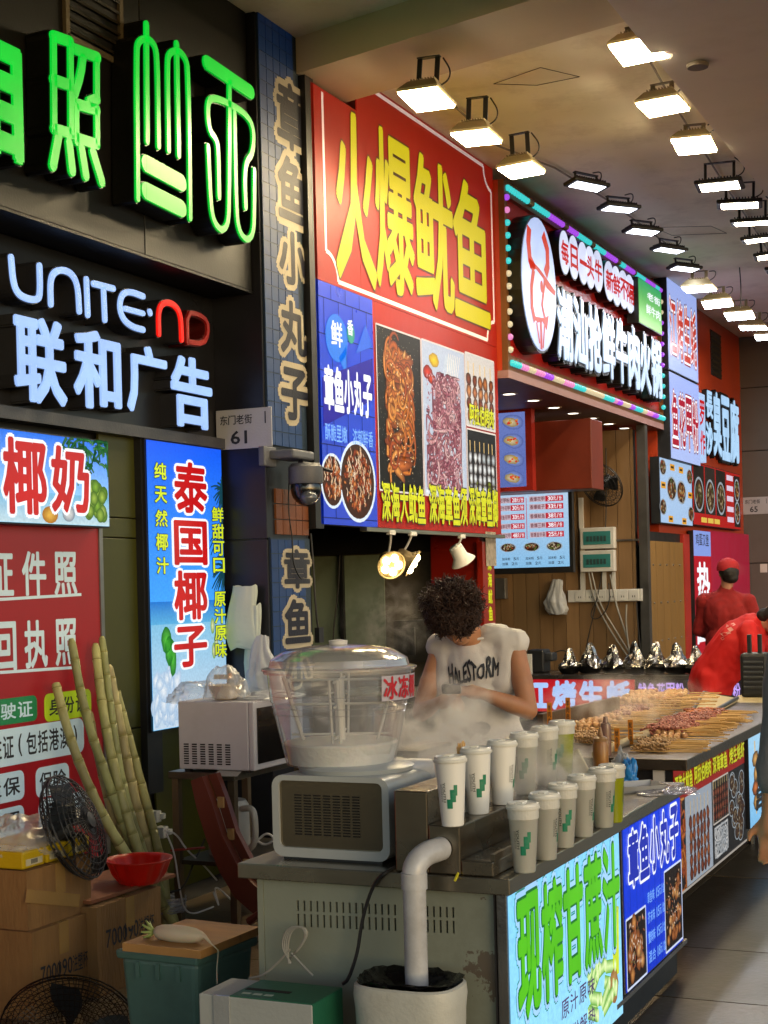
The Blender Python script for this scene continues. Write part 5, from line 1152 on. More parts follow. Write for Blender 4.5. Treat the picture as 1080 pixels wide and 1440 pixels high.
MB().bx(x0+.03, x1-.03, ym0+.01, ym1-.02, ZT, zb_).build('base_pad', BLACKP(), sm_)
MB().lathe([(.175, 0), (.18, .012), (.165, .022)], ((x0+x1)/2, (ym0+ym1)/2+.02, zt_), 40).build('collar', wpl, sm_, auto=True)
cx_, cy_ = P(480, 1080, Y=4.22).x, 4.22; zq = zt_+.016; zR = P(482, 942, Y=cy_).z; zmid = P(482, 985, Y=cy_).z; zlid = P(482, 906, Y=cy_).z; zliq = P(482, 1041, Y=cy_).z
sc_ = FPX/ (Vector((cx_, cy_, 0)).dot(F0)); Rt = 104/sc_; Rm_ = 96/sc_; Rb = 76/sc_
clear = glassmat('clear_plastic', 'f8f8f8', .10, .15)
m_ = MB(); m_.lathe([(Rb, zq), (Rb*1.02, zq+.01), (Rm_, zmid), (Rm_+.004, zmid+.002), (Rt-.004, zR), (Rt+.006, zR+.002), (Rt+.006, zR-.006)], (cx_, cy_, 0), 56, cap=False); m_.build('bowl', clear, sm_, auto=True)
m_ = MB(); m_.lathe([(Rt+.012, zR+.003), (Rt+.012, zR+.010), (Rt-.01, zR+.014), (Rt*.93, zR+(zlid-zR)*.45), (Rt*.75, zR+(zlid-zR)*.78), (Rt*.45, zlid-.005), (Rt*.2, zlid), (0.001, zlid+.001)], (cx_, cy_, 0), 56, cap=False); lid = m_.build('lid', glassmat('clear_lid', 'f4f2ee', .12, .30), sm_, auto=True)
MB().lathe([(.028, 0), (.03, .012), (0, .016)], (cx_, cy_, zlid), 20).build('lid_knob', WHITEP(), lid, auto=True)
kr = lambda z: Rb+(Rm_-Rb)*(z-zq)/(zmid-zq)-.006
m_ = MB(); m_.lathe([(Rb-.006, zq+.004), (kr(zliq), zliq-.006), (kr(zliq)*.97, zliq), (kr(zliq)*.6, zliq+.004), (0.001, zliq+.002)], (cx_, cy_, 0), 48); m_.build('slush', mat('white_slush', 'e4e4de', .5, 0, .04, 8, .4, 60, sss=.2), sm_, auto=True)
m_ = MB(); m_.tube([(cx_, cy_, zq), (cx_, cy_, zR-.03)], .016, 12); m_.build('spindle', WHITEP(), sm_)
for k_ in range(4):
    a = k_*math.pi/2+.35; r0 = Rb*.72; ex, ey = math.cos(a), math.sin(a); bl = MB()
    for q in (-.012, .012): bl.tube([(cx_+ex*r0*.9-ey*q, cy_+ey*r0*.9+ex*q, zliq-.02), (cx_+ex*Rm_*.82-ey*q, cy_+ey*Rm_*.82+ex*q, zR-.02)], .004, 6)
    for z in (zliq+.02, zmid-.01, zR-.03): bl.tube([(cx_, cy_, z), (cx_+ex*Rb*.9, cy_+ey*Rb*.9, z)], .004, 6)
    bl.build('paddle', WHITEP(), sm_)
for z, r in ((zmid-.015, 1.), (zmid-.035, .97), (zmid+.02, 1.03)):
    m_ = MB(); rr = kr(min(z, zmid))+.007; m_.lathe([(rr, z), (rr+.002, z+.002), (rr, z+.004)], (cx_, cy_, 0), 56, cap=False); m_.build('bowl_ridge', clear, sm_)
# paper banner with red words round the bowl's right shoulder
bn = MB(); tx = MB(); A0_, A1_ = math.radians(-31), math.radians(24)
def onbowl(a, z, r): return Vector((cx_+r*math.cos(a), cy_+r*math.sin(a), z))
def wrap(mb, ch, a0, a1, z0, z1, r, off=.02):
    vs, fs = glyphmesh(ch); xs_ = [v[0] for v in vs]; ys_ = [v[1] for v in vs]; X_, Y_ = (min(xs_), max(xs_)), (min(ys_), max(ys_))
    for i, (dx, dy) in enumerate([(0, 0)]+([(off*math.cos(q), off*math.sin(q)) for q in (0, .8, 1.6, 2.4, 3.1, 3.9, 4.7, 5.5)] if off else [])):
        mb.add([onbowl(a0+(v[0]+dx-X_[0])/(X_[1]-X_[0])*(a1-a0), z0+(v[1]+dy-Y_[0])/(Y_[1]-Y_[0])*(z1-z0), r-i*.00004) for v in vs], fs)
vs = []; n_ = 12; zb0, zb1 = zmid+.008, zR-.012
for i in range(n_+1):
    a = A0_+(A1_-A0_)*i/n_; vs += [onbowl(a, zb0, Rt+.002), onbowl(a, zb1, Rt+.005)]
bn.add(vs, [(2*i, 2*i+2, 2*i+3, 2*i+1) for i in range(n_)]); b_ = bn.build('banner', mat('banner_paper', 'a8a4b0', .5, 0, .04), sm_)
for i, ch in enumerate('冰冻椰'): wrap(tx, ch, A0_+.03+i*.26, A0_+.26+i*.26, zb0+.006, zb1-.004, Rt+.0065, .03)
tx.build('lettering', mat('ink_crimson', 'a80c20', .4, em=.1), b_)
# power cable down the cabinet
m_ = MB(); pc = lambda u, v, d=.012: Plane('Y', YN-d).to3(*Plane('Y', YN-d).loc(u, v))
wire(m_, [P(556, 1219, Y=4.0), pc(545, 1225), pc(530, 1236), pc(518, 1262), pc(508, 1300), pc(503, 1340), pc(490, 1378), pc(482, 1384)], .005); tag(m_.build('power_cable', BLACKP()), 'black power cable hanging down the front of the chipped cabinet', 'cable')
# ---- white elbow pipe
m_ = MB(); yp = YN-.10; c0 = P(582, 1378, Y=yp); c1 = P(583, 1262, Y=yp); r_ = 16.5/ (FPX/c1.dot(F0)); z_e = P(590, 1235, Y=yp).z
pi = thing('drain_pipe', 'white plastic elbow pipe from the counter down into the white bin', 'pipe', c0)
px_, zc = c1.x, z_e
MB().tube([(px_, yp, c0.z-.05), (px_, yp, zc)], r_, 20).build('pipe', PVC(), pi, auto=True)
MB().tube([(px_, yp, zc-.03), (px_, yp, zc+.015)], r_*1.13, 20).build('socket', PVC(), pi, auto=True)
MB().tube([(px_+.030*(1-math.cos(q))*1.1, yp+.075*(1-math.cos(q)), zc+.012+.052*math.sin(q)) for q in [i*math.pi/20 for i in range(11)]]+[(px_+.036, yp+.11, zc+.064)], r_*1.04, 20).build('elbow', PVC(), pi, auto=True)
# second pipe, lying behind the machine
m_ = MB(); q0 = P(552, 1083, Y=4.25); q1 = P(580, 1080, Y=4.3); m_.tube([q0-Vector((.1, 0, 0)), q0, q1, q1+Vector((.02, .05, 0)), q1+Vector((.02, .07, -.06))], r_*.95, 16); tag(m_.build('pipe_bend', PVC(), auto=True), 'short white pipe bend lying right of the drink machine bowl', 'pipe')
m_ = MB(); wire(m_, [P(640, 1238, Y=YN-.02), P(660, 1189, Y=YN+.15), P(662, 1187, Y=YN+.16), P(675, 1201, Y=YN+.2)], .004, k=0); tag(m_.build('bendy_straw', mat('straw_yellow', 'c8c030', .4, 0, em=.0)), 'bent yellow straw sticking up from the steel counter edge', 'straw')
# ================================================================== CUPS
cupm = {'paper': mat('cup_paper', 'dcdcd6', .45, 0, .03, 4, .02, 100), 'frost': mat('cup_frosted', 'cacabe', .3, 0, .12, 12, .03, 100, sss=.1, trans=.45, stretch=(1, 1, .5)), 'juice': mat('cup_juice', '98a014', .2, 0, .1, 6, .02, 100, trans=.2, coat=.4)}
lidm = mat('cup_lid', 'd4d4cc', .3, 0, .03)
HB, RT_, RB_ = .182, .0435, .031
def make_cup(kind, rot):
    t = thing('drink_cup', 'lidded drink cup', 'cup', (0, 0, 0)); b = MB(); fill = HB
    b.lathe([(RB_-.004, .004), (RB_-.002, 0), (RB_, .002), (RB_+(RT_-RB_)*.5, HB*.5), (RT_, HB)], (0, 0, 0), 32); add_child(t, 'body', b, cupm[kind], auto=True)
    if kind != 'paper':
        b = MB(); b.lathe([(RT_-.0025, HB*.83), (RT_+.0004, HB*.835), (RT_+.0006, HB)], (0, 0, 0), 32, cap=False); add_child(t, 'empty_rim', b, mat('cup_rim_clear', 'c4c4bc', .3))
    l = MB(); l.lathe([(RT_+.003, HB-.004), (RT_+.0045, HB-.002), (RT_+.0045, HB+.004), (RT_+.002, HB+.006), (RT_+.001, HB+.012), (RT_-.003, HB+.014), (RT_-.008, HB+.010), (0.001, HB+.010)], (0, 0, 0), 32); lo_ = add_child(t, 'lid', l, lidm, auto=True)
    l = MB(); l.box((0, -.012, HB+.014), (.022, .028, .008)); l.box((0, .014, HB+.013), (.012, .012, .006)); l.build('sip_tab', lidm, lo_, bevel=.002).matrix_parent_inverse = Matrix()
    def surf(s, z, e=.0007): r = RB_+(RT_-RB_)*z/HB+e; a = rot+s/.037; return Vector((r*math.sin(a), -r*math.cos(a), z))
    def patch(mb, s0, s1, z0, z1, e=.0007):
        n = 4; vs = []
        for i in range(n+1): s = s0+(s1-s0)*i/n; vs += [surf(s, z0, e), surf(s, z1, e)]
        mb.add(vs, [(2*i, 2*i+2, 2*i+3, 2*i+1) for i in range(n)])
    g = MB(); patch(g, .010, .026, .070, .105); patch(g, .000, .016, .052, .078); patch(g, .020, .030, .088, .118, .0009)
    add_child(t, 'green_print', g, mat('ink_cup_green', '187858', .4, em=.03))
    d = MB(); vs, fs = glyphmesh('YOUTH'); xm = max(v[0] for v in vs)
    for dx in (0, .025): d.add([surf(-.010+(v[1])*.011, .125-(v[0]+dx)/xm*.055, .0009) for v in vs], fs)
    for i in range(2): vs, fs = glyphmesh('TEALANDFRESHDRINKS' if False else '新鲜好茶每日现做'); xm = max(v[0] for v in vs); d.add([surf(-.018+i*.004+(v[1])*.003, .12-(v[0])/xm*.05, .0009) for v in vs], fs)
    add_child(t, 'dark_print', d, mat('ink_cup_dark', '26302e', .5)); return t
backrow = 'lidded cup in the back row on the steel steps'
def at_(u, v, z): return P(u, v, Z=z)
z2_ = zt3[1]
cups = [('paper', -.25, 637, 1161, z2_, 'lidded paper cup in the back row, nearest the machine, before the wooden sticks'),
        ('paper', .0, 673, 1144, z2_, 'lidded paper cup in the back row, second from the drink machine'),
        ('paper', .75, 707, 1131, z2_, 'lidded paper cup in the back row, third from the drink machine, by the steam'),
        ('frost', -.5, 739, 1116, z2_, 'lidded frosted cup in the back row, fourth from the drink machine, in the steam'),
        ('frost', .6, 769, 1104, z2_, 'lidded frosted cup in the back row, just before the yellow one'),
        ('juice', -.9, 792, 1093, z2_, 'lidded cup of yellow juice at the far end of the back row'),
        ('frost', .1, 738, 1226, ZT, 'lidded frosted cup at the near end of the front row'),
        ('frost', 1.3, 768, 1208, ZT, 'lidded frosted cup, second in the front row along the counter edge'),
        ('frost', .2, 793, 1191, ZT, 'lidded frosted cup with a green label, third in the front row'),
        ('frost', 1.0, 820, 1176, ZT, 'lidded frosted cup, fourth in the front row'),
        ('frost', 1.2, 849, 1163, ZT, 'lidded frosted cup, fifth in the front row, right before the yellow one'),
        ('juice', .9, 863, 1156, ZT-.004, 'lidded cup of yellow juice at the far end of the front row')]
for kind, rot, u, v, z, lab in cups:
    t = make_cup(kind, rot+.35+random.uniform(-.5, .5)); t.rotation_euler = (random.uniform(-.018, .018), random.uniform(-.018, .018), random.uniform(-.3, .3)); t.location = at_(u, v, z)+Vector((0, 0, .0005)); t['label'] = lab; t['group'] = 'lidded drink cups on the near counter'
# bundle of wooden sticks in a small tub behind the first cup
p = at_(652, 1140, z2_); t = thing('stick_bundle', 'small tub of wooden skewer sticks behind the nearest back-row cup', 'skewer sticks', p)
MB().lathe([(.03, 0), (.036, .1), (.034, .1), (.0, .01)], p, 20).build('tub', WHITEP(), t, auto=True)
for i in range(16):
    a = random.uniform(0, 6.28); r = random.uniform(0, .024); MB().tube([p+Vector((r*.5*math.cos(a), r*.5*math.sin(a), .01)), p+Vector((r*1.2*math.cos(a), r*1.2*math.sin(a), .2+random.uniform(-.01, .008)))], .002, 5).build('stick', mat('bamboo', 'd0a868', .6, 0, .25, 8), t)
# woven wire dome (foam net cover) with a steel pot under it
p = P(728, 1062, Y=5.72); t = thing('net_dome', 'silvery woven net dome over a pot behind the back row of cups', 'cover', p); Rd = .115; m_ = MB()
zc = p.z
for s_ in (1, -1):
    for i in range(26):
        a0 = 2*math.pi*i/26; m_.tube([(p.x+Rd*math.cos(q)*math.cos(a0+s_*q*.9), p.y+Rd*math.cos(q)*math.sin(a0+s_*q*.9), zc+.075*math.sin(q)+.0) for q in [j*1.45/8 for j in range(9)]], .0028, 4, cap=False)
m_.build('net', mat('silver_net', 'c0b494', .25, .85, .1), t)
MB().lathe([(Rd*.97, 0), (Rd*.85, .035), (Rd*.5, .06), (0.001, .068)], (p.x, p.y, zc), 26).build('inner_cover', mat('silver_film', '9a8c70', .3, .7, .2, 30, .8, 60), t, auto=True)
MB().lathe([(Rd*.9, ZT-zc), (Rd, ZT-zc+.01), (Rd, -.006), (Rd*1.06, -.002)], (p.x, p.y, zc), 30).build('pot', STEEL(), t, auto=True)
# steel boxes left of the person / behind the machine
for k_, (u0, u1, vb, vt, y, lab) in enumerate(((545, 588, 1092, 1060, 4.9, 'steel box behind the drink machine beside the pipe bend'), (520, 560, 1075, 1000, 5.2, 'tall steel cylinder pot behind the drink machine bowl'))):
    a, b = P(u0, vb, Y=y), P(u1, vb, Y=y); zt_ = P(u0, vt, Y=y).z; t = thing('steel_box' if k_ == 0 else 'steel_pot', lab, 'box' if k_ == 0 else 'pot', ((a.x+b.x)/2, y, ZT))
    if k_ == 0: MB().bx(a.x, b.x, y, y+.3, ZT, zt_).build('body', STEEL(), t, bevel=.004); MB().bx(a.x-.005, b.x+.005, y-.005, y+.305, zt_, zt_+.012).build('rim', STEEL(), t)
    else: r = (b.x-a.x)/2; MB().lathe([(r, ZT), (r, zt_), (r*1.08, zt_+.004), (r*.3, zt_+.03), (.001, zt_+.05)], ((a.x+b.x)/2, y+r, 0), 28).build('body', STEEL(), t, auto=True)
# squeeze bottle
p = P(846, 1108, Z=ZT-.004); t = thing('squeeze_bottle', 'orange brown squeeze bottle with a nozzle on the far part of the near counter', 'bottle', p)
hB = .185; MB().lathe([(.028, 0), (.031, .01), (.031, hB*.93), (.027, hB)], p, 24).build('body', mat('sauce_orange', 'a86c20', .3, 0, .08, coat=.3), t, auto=True)
MB().lathe([(.028, hB), (.028, hB+.012), (.012, hB+.02), (.004, hB+.055), (.003, hB+.055)], p, 18).build('cap', mat('cap_amber', '9a7040', .3), t, auto=True)
p2 = p+Vector((.0, .32, 0)); p2 = P(849, 1080, Z=ZT); p2 = P(850, 1080, Y=6.2); t = thing('squeeze_bottle', 'clear pinkish capped bottle behind the orange brown squeeze bottle', 'bottle', (P(852, 1040, Y=6.82).x, 6.82, .787))
MB().lathe([(.024, 0), (.026, .12), (.022, .15), (.012, .155), (.009, .18)], (P(852, 1040, Y=6.82).x, 6.82, .787), 20).build('body', mat('pink_clear', 'a07868', .15, 0, .05, trans=.5), t, auto=True)
# cutting board scrap, tray, blue bag, film
p = P(812, 1100, Z=ZT); t = thing('cutting_board', 'small cream board leaning upright beside the yellow cup in the back row', 'board', p)
pb = Plane('Y', p.y); pts = pxpoly(pb, ((795, 1102), (803, 1058), (812, 1053), (833, 1094), (832, 1102))); m_ = MB(); m_.plate(pb, pts, -.02, 0); m_.build('board', mat('board_cream', 'b0a478', .5, 0, .05), t, bevel=.004)
p = P(893, 1112, Z=ZT-.004); t = thing('paper_tray', 'empty folded white paper tray on the near counter', 'tray', p); m_ = MB()
vs = [(-.085, -.05, .0), (.085, -.05, .0), (.085, .05, 0), (-.085, .05, 0), (-.105, -.07, .028), (.105, -.065, .024), (.10, .07, .03), (-.105, .07, .028)]; rz = Matrix.Rotation(.7, 3, 'Z')
m_.add([p+rz @ Vector(v) for v in vs], [(0, 1, 2, 3), (0, 1, 5, 4), (1, 2, 6, 5), (2, 3, 7, 6), (3, 0, 4, 7)]); m_.build('tray', WHITEP(), t)
def crumple(name, label, cat, c, size, m, seed=0, n=14, amp=.3):
    """crumpled bag or film: a lump folded by ridged noise, sitting on c"""
    c = Vector(c); mb = MB(); vs = []; n = 44; R_ = 20
    for j in range(R_+1):
        th = math.pi/2*j/R_
        for i in range(n):
            a = 2*math.pi*i/n; d = Vector((math.cos(th)*math.cos(a), math.cos(th)*math.sin(a), math.sin(th)))
            q = d*1.7+Vector((seed*3.1, 0, 0)); r1 = noise.noise(q); r2 = 1-2*abs(noise.noise(q*2.1)); r3 = 1-2*abs(noise.noise(q*4.6))
            k_ = 1+amp*(r1*1.5+(r2-.5)*.8+(r3-.5)*.35); v = Vector((size[0]*d.x*k_, size[1]*d.y*k_, max(0, size[2]*d.z*k_))); vs.append(c+v)
    mb.add(vs, [(j*n+i, j*n+(i+1) % n, (j+1)*n+(i+1) % n, (j+1)*n+i) for j in range(R_) for i in range(n)]); o = mb.build(name, m, None, smooth=True); return tag(o, label, cat)
crumple('plastic_bag', 'crumpled bright blue plastic bag on the near counter by the squeeze bottle', 'plastic bag', P(884, 1100, Z=ZT-.004), (.04, .04, .085), mat('blue_bag', '2884d0', .25, 0, .1, 8, .4, 40), 2)
crumple('plastic_bag', 'crumpled white plastic bag beside the bright blue one on the near counter', 'plastic bag', P(868, 1100, Z=ZT-.004)+Vector((0, .08, 0)), (.05, .04, .11), bagm, 5)
crumple('plastic_film', 'thin shiny plastic film lying at the far edge of the near counter', 'plastic film', P(935, 1112, Z=ZT-.004), (.10, .14, .012), mat('film', 'b8b8c8', .12, 0, .05, 10, .6, 30, alpha=.55, coat=.6), 8, amp=.4)

# ================================================================== SKEWER COUNTER
YS2 = 6.74; xe = -1.60; yE = 9.9
sc = thing('grill_counter', 'long steel grill counter full of skewers, behind the blue lit panel', 'counter', (-2.2, 8, 0))
MB().bx(-2.62, xe, YS2, yE, .735, .786).build('top', mat('tray_steel', '5c5246', .35, .8, .2, 5, .2, 60, dirt=.4), sc, bevel=.004)
MB().bx(-2.6, XC2-.055, YS2+.04, yE-.03, .12, .733).build('body', mat('dark_body', '1c1a1c'), sc)
b_ = box_px(Plane('Y', YS2+.03), 919, 936, 1082, 1100); MB().bx(b_[0], b_[1], YS2+.02, YS2+.04, b_[2], b_[3]).build('white_tag', WHITEP(), sc)
# roll between the two trays
r0, r1 = P(810, 1088, Z=.80), P(957, 1012, Z=.80); r0 = Vector((-2.02, YS2+.0, .80)); m_ = MB(); m_.tube([r0, r1], .022, 14); m_.build('towel_roll', mat('towel_cream', 'a89878', .9, 0, .08, 30, .5, 120), sc, auto=True)
# backsplash at the rear left of the counter
k_ = MB(); a, b = P(764, 1035, Z=.8), P(872, 1007, Z=.8); k_.tube([a, b], .01, 4)
zt_ = P(764, 1004, X=a.x).z
bs = MB(); bs.add([a, b, Vector((b.x, b.y, zt_)), Vector((a.x, a.y, zt_)), a+Vector((-.03, 0, 0)), b+Vector((-.03, 0, 0)), Vector((b.x-.03, b.y, zt_)), Vector((a.x-.03, a.y, zt_))], [(0, 1, 2, 3), (4, 5, 6, 7), (3, 2, 6, 7), (1, 5, 6, 2), (0, 3, 7, 4)])
bs.build('backsplash', mat('brown_steel', '5a4630', .35, .7, .25, 3, .1, 40, dirt=.5), sc)
# beige tray with dark rim, board with speaker
tr = thing('serving_tray', 'large cream tray with a metal rim behind the skewers', 'tray', P(1000, 992, Z=.80)); q = [P(u, v, Z=.80) for u, v in ((975, 1001), (1005, 1002), (1037, 984), (990, 976))]
m_ = MB(); m_.add([v+Vector((0, 0, h)) for h in (-.01, .012) for v in q], [(4, 5, 6, 7), (0, 1, 2, 3)]+[(i, (i+1) % 4, 4+(i+1) % 4, 4+i) for i in range(4)]); m_.build('tray', mat('tray_cream', 'b0a078', .6, 0, .05), tr)
m_ = MB(); m_.tube([v+Vector((0, 0, .012)) for v in q], .012, 6, closed=True); m_.build('rim', DSTEEL(), tr)
bt = thing('board_table', 'cream topped table beyond the skewers, under the black speaker', 'table', (-1.7, 10.6, 0)); q = [P(u, v, Z=.785) for u, v in ((1012, 1003), (1062, 1003), (1100, 985), (1100, 970), (1038, 978))]
m_ = MB(); m_.add([v+Vector((0, 0, h)) for h in (-.03, .0) for v in q], [(5, 6, 7, 8, 9), (0, 1, 2, 3, 4)]+[(i, (i+1) % 5, 5+(i+1) % 5, 5+i) for i in range(5)]); m_.build('table_top', mat('tray_cream', 'b0a078'), bt)
for v in (q[1], q[3], q[4]): MB().tube([(v.x-.04, v.y, 0), (v.x-.04, v.y, .75)], .02).build('leg', DSTEEL(), bt)
# skewers
stm = mat('bamboo', 'd0a868'); me_st = MB().tube([(0, 0, 0), (.34, 0, 0)], .0032, 5).mesh('stick'); me_st.materials.append(stm)
def meatmesh(kind, seed):
    rnd = random.Random(seed); m = MB()
    if kind == 'squid':
        for i in range(15):
            x = i*.0115; m.ball((x, rnd.uniform(-.006, .006), rnd.uniform(.0, .005)), (rnd.uniform(.006, .011), rnd.uniform(.010, .019), rnd.uniform(.006, .012)), 6, Matrix.Rotation(rnd.uniform(-.8, .8), 3, 'Z'))
        for i in range(7):
            x = rnd.uniform(0, .15); s_ = rnd.choice((-1, 1)); m.tube([(x, 0, .006), (x+.01, s_*.014, .014), (x+.02, s_*.022, .008), (x+.014, s_*.03, .004)], [.005, .004, .003, .0015], 5)
    elif kind == 'meat':
        for i in range(7): m.box((i*.023, rnd.uniform(-.003, .003), .003), (.020, .022, .016), rz=rnd.uniform(-.3, .3), rx=rnd.uniform(-.4, .4))
    elif kind == 'roll':
        for i in range(4): m.ball((i*.034, 0, .008), (.020, .017, .016), 8, Matrix.Rotation(rnd.uniform(-.4, .4), 3, 'Z'))
    else:
        for i in range(22): m.ball((i*.007, rnd.uniform(-.01, .01), rnd.uniform(0, .008)), (.007, rnd.uniform(.007, .013), .007), 5)
    return m.mesh('meat', True)
mm = {'squid': [mat('meat_squid_%d' % i, h, .35, 0, .3, 40, .3, 90, coat=.3) for i, h in enumerate(('a86450', 'b87860', '944c40'))], 'meat': [mat('meat_lamb_%d' % i, h, .35, 0, .3, 40, .3, 90, coat=.4) for i, h in enumerate(('a05020', 'b86424', '8c3c18'))],
      'roll': [mat('meat_roll_%d' % i, h, .4, 0, .2, 40, .2, 90, coat=.3) for i, h in enumerate(('c09058', 'b88450', 'c8a068'))], 'sinew': [mat('meat_pale_%d' % i, h, .4, 0, .25, 40, .3, 90) for i, h in enumerate(('a88458', 'b89464', '9c7848'))]}
meats = {k: [] for k in mm}
for kind in mm:
    for s_ in range(4):
        me = meatmesh(kind, s_*7+1); me.materials.append(mm[kind][s_ % 3]); meats[kind].append(me)
def skewer(p, ang, kind, label, group, z=0., L=None, pitch=0):
    t = thing('skewer', label, 'skewer', (p[0], p[1], .0)+Vector((0, 0, 0)) if False else (p[0], p[1], z), group); t.rotation_euler = (random.uniform(-.4, .4), pitch, ang)
    a = bpy.data.objects.new('stick', me_st); COL.objects.link(a); a.parent = t
    b = bpy.data.objects.new('meat', random.choice(meats[kind])); COL.objects.link(b); b.parent = t; b.location = (random.uniform(.0, .02), 0, .003); return t
def pile(px0, px1, n, kind, label, group, layers=1, jx=.03, ang=0., dz=.018, z0=.792):
    a, b = P(*px0, Z=z0), P(*px1, Z=z0)
    for i in range(n):
        for l_ in range(layers):
            q = (i+random.uniform(-.2, .2))/max(1, n-1); p = a.lerp(b, q)
            skewer((p.x+random.uniform(-jx, jx), p.y), ang+random.uniform(-.10, .10), kind, label, group, z0+l_*dz+random.uniform(0, .006), pitch=random.uniform(-.03, .03))
G = 'skewers lying on the grill counter'
pile((888, 1056), (902, 1046), 8, 'sinew', 'pale skewer in the small nearest heap on the grill counter', 'pale skewers in the nearest heap', 2, .015, .02)
pile((925, 1040), (938, 1028), 6, 'roll', 'thick light skewer between the nearest heap and the red squid heap', 'thick light skewers by the squid heap', 1, .03, .05)
pile((912, 1034), (962, 1014), 26, 'squid', 'reddish squid skewer in the wide heap along the front of the grill counter', 'reddish squid skewers', 3, .05, .0, .016)
pile((962, 1013), (975, 1003), 9, 'meat', 'orange meat skewer at the far end of the front heaps', 'orange meat skewers', 2, .05, .0)
pile((800, 1044), (812, 1036), 7, 'sinew', 'pale skewer in the left tray beside the squeeze bottle', 'pale skewers in the left tray', 2, .02, .0)
pile((812, 1030), (858, 1004), 20, 'roll', 'light brown skewer in the wide steaming left tray', 'light brown skewers in the left tray', 2, .06, .0, .02)
pile((835, 1012), (868, 1000), 12, 'squid', 'pinkish skewer lying at the back of the left tray', 'pinkish skewers at the back of the left tray', 2, .05, .0, .02, .80)
pile((872, 1000), (900, 986), 14, 'roll', 'fat golden skewer in the far heap below the violet characters', 'fat golden skewers in the far heap', 3, .08, .0, .026, .80)
pile((920, 996), (932, 986), 9, 'roll', 'fat golden skewer at the right end of the far heap', 'fat golden skewers by the cream tray', 3, .06, .0, .026, .80)
# orange price tags
for k_, (u, vb, vt, lab) in enumerate(((746, 1012, 996, 'short orange price tag behind the net dome'), (773, 1022, 988, 'orange price tag standing left in the brown backsplash'), (799, 1016, 981, 'orange price tag standing right in the brown backsplash'), (868, 1057, 1024, 'orange price tag near the squeeze bottle on the grill counter'), (887, 1047, 1012, 'orange price tag on the cream roll between the trays'))):
    Z0 = .79 if k_ > 2 else .86; p = P(u, vb, Z=Z0); pl_ = Plane('Y', p.y); h_ = pl_.loc(u, vt)[1]-p.z; t = thing('price_tag', lab, 'price tag', p)
    MB().bx(p.x-.013, p.x+.013, p.y, p.y+.004, p.z, p.z+h_).build('card', mat('tag_orange', 'c87c14', .5, 0, .05, em=.05), t, bevel=.001); m_ = MB(); column(m_, pl_, pick('鱿鱼须', '牛肉串', '羊肉串'), p.x-.008, p.x+.008, p.z+.1*h_, p.z+.92*h_, .0008, offset=.015); m_.build('lettering', mat('ink_dark', '20242c'), t)
# printed front panels of the grill counter
fo = Plane('X', XC2); yA, yB = YS2+.02, fo.loc(1047, 1100)[0]; zb_, zt_ = .155, .733; t = thing('printed_panel', 'food picture panel with yellow characters on red along the grill counter front', 'sign', (XC2, (yA+yB)/2, zb_)); W_, H_ = yB-yA, zt_-zb_
MB().bx(XC2-.04, XC2-.001, yA, yB, zb_, zt_).build('board', BLACKP(), t); k = Ink(fo); k.poly(rect(yA, yB, zb_+.74*H_, zt_), 'a01810', .5); k.poly(rect(yA, yB, zb_, zb_+.74*H_), '1c1618', .4)
for i, (x0_, x1_) in enumerate(((.0, .12), (.13, .48), (.49, .72), (.73, .995))):
    R = (yA+x0_*W_, yA+x1_*W_, zb_+.02*H_, zb_+.74*H_)
    if i == 1: k.poly(rect(*R), 'a8b4c4', .8); skewer_rows(k, (R[0]+.06, R[1]-.06, R[2]+.01, R[3]-.03), 6, ('a85428', 'c06c34', '8a3c1c'))
    elif i == 2: skewer_rows(k, (R[0], R[1], R[2]+.5*(R[3]-R[2]), R[3]), 7, ('8a3c24', 'a85838')); curls(k, (R[0]+.03, R[1]-.03, R[2]+.03, R[2]+.42*(R[3]-R[2])), 50, .03, ('c8ccd0', 'e8e8e8'), ('606870',)); k.frame(R[0], R[1], R[2]+.48*(R[3]-R[2]), R[3], .008, 'd0c8c0', 6)
    elif i == 3:
        for q in range(18): dish(k, random.uniform(R[0]+.07, R[1]-.07), random.uniform(R[2]+.05, R[3]-.05), .07, .045, ('c8b890', '8a6a40', 'd8d0b8', '5a3c28'), lay=1.2+q*.05, n=8)
    else: curls(k, R, 40, .04, SQ, SQE)
k.line((yA, zb_+.005), (yB, zb_+.005), .012, 'b8b0a8', 6); k.build('printed_picture', printmat('print_0.4', .6, .6), t)
for grow, off, m_ in ((.03, .006, mat('ink_dark', '20242c')), (0, .0072, mat('lit_yellow_print2', 'b8c000', .35, 0, .05, em=.5))):
    mb = MB()
    for s_, x0_, x1_, o_ in (('深海大鱿鱼', .0, .22, 0), ('阿拉伯烤肉', .24, .47, 0), ('深海章鱼', .49, .71, 0), ('烤生蚝虾', .74, .99, 0)): row(mb, fo, s_, yA+x0_*W_, yA+x1_*W_, zb_+.80*H_, zt_-.03, off, gap=.06, offset=.03, grow=grow)
    mb.build('lettering', m_, t)
yC = fo.loc(1100, 1060)[0]; t = thing('printed_panel', 'bright pale blue food panel at the far right end of the counter front', 'sign', (XC2, yB+.4, zb_)); MB().bx(XC2-.04, XC2+.02, yB+.02, yC, zb_+.06, zt_).build('board', BLACKP(), t); fo2 = Plane('X', XC2+.021); k = Ink(fo2); k.grad(yB+.02, yC, zb_+.06, zt_, '7cc0f0', 'a8d8f8', 0)
skewer_rows(k, (yB+.1, yB+.5, zb_+.12, zt_-.05), 2, ('b04c20', 'd87838', 'e8b060')); k.poly(rect(yB+.55, yC, zt_-.18, zt_-.01), 'b8d820', 1); k.poly(rect(yB+.6, yC, zb_+.07, zb_+.16), 'c83020', 1); k.build('printed_picture', printmat('backlit_0.90', .9, .35), t)
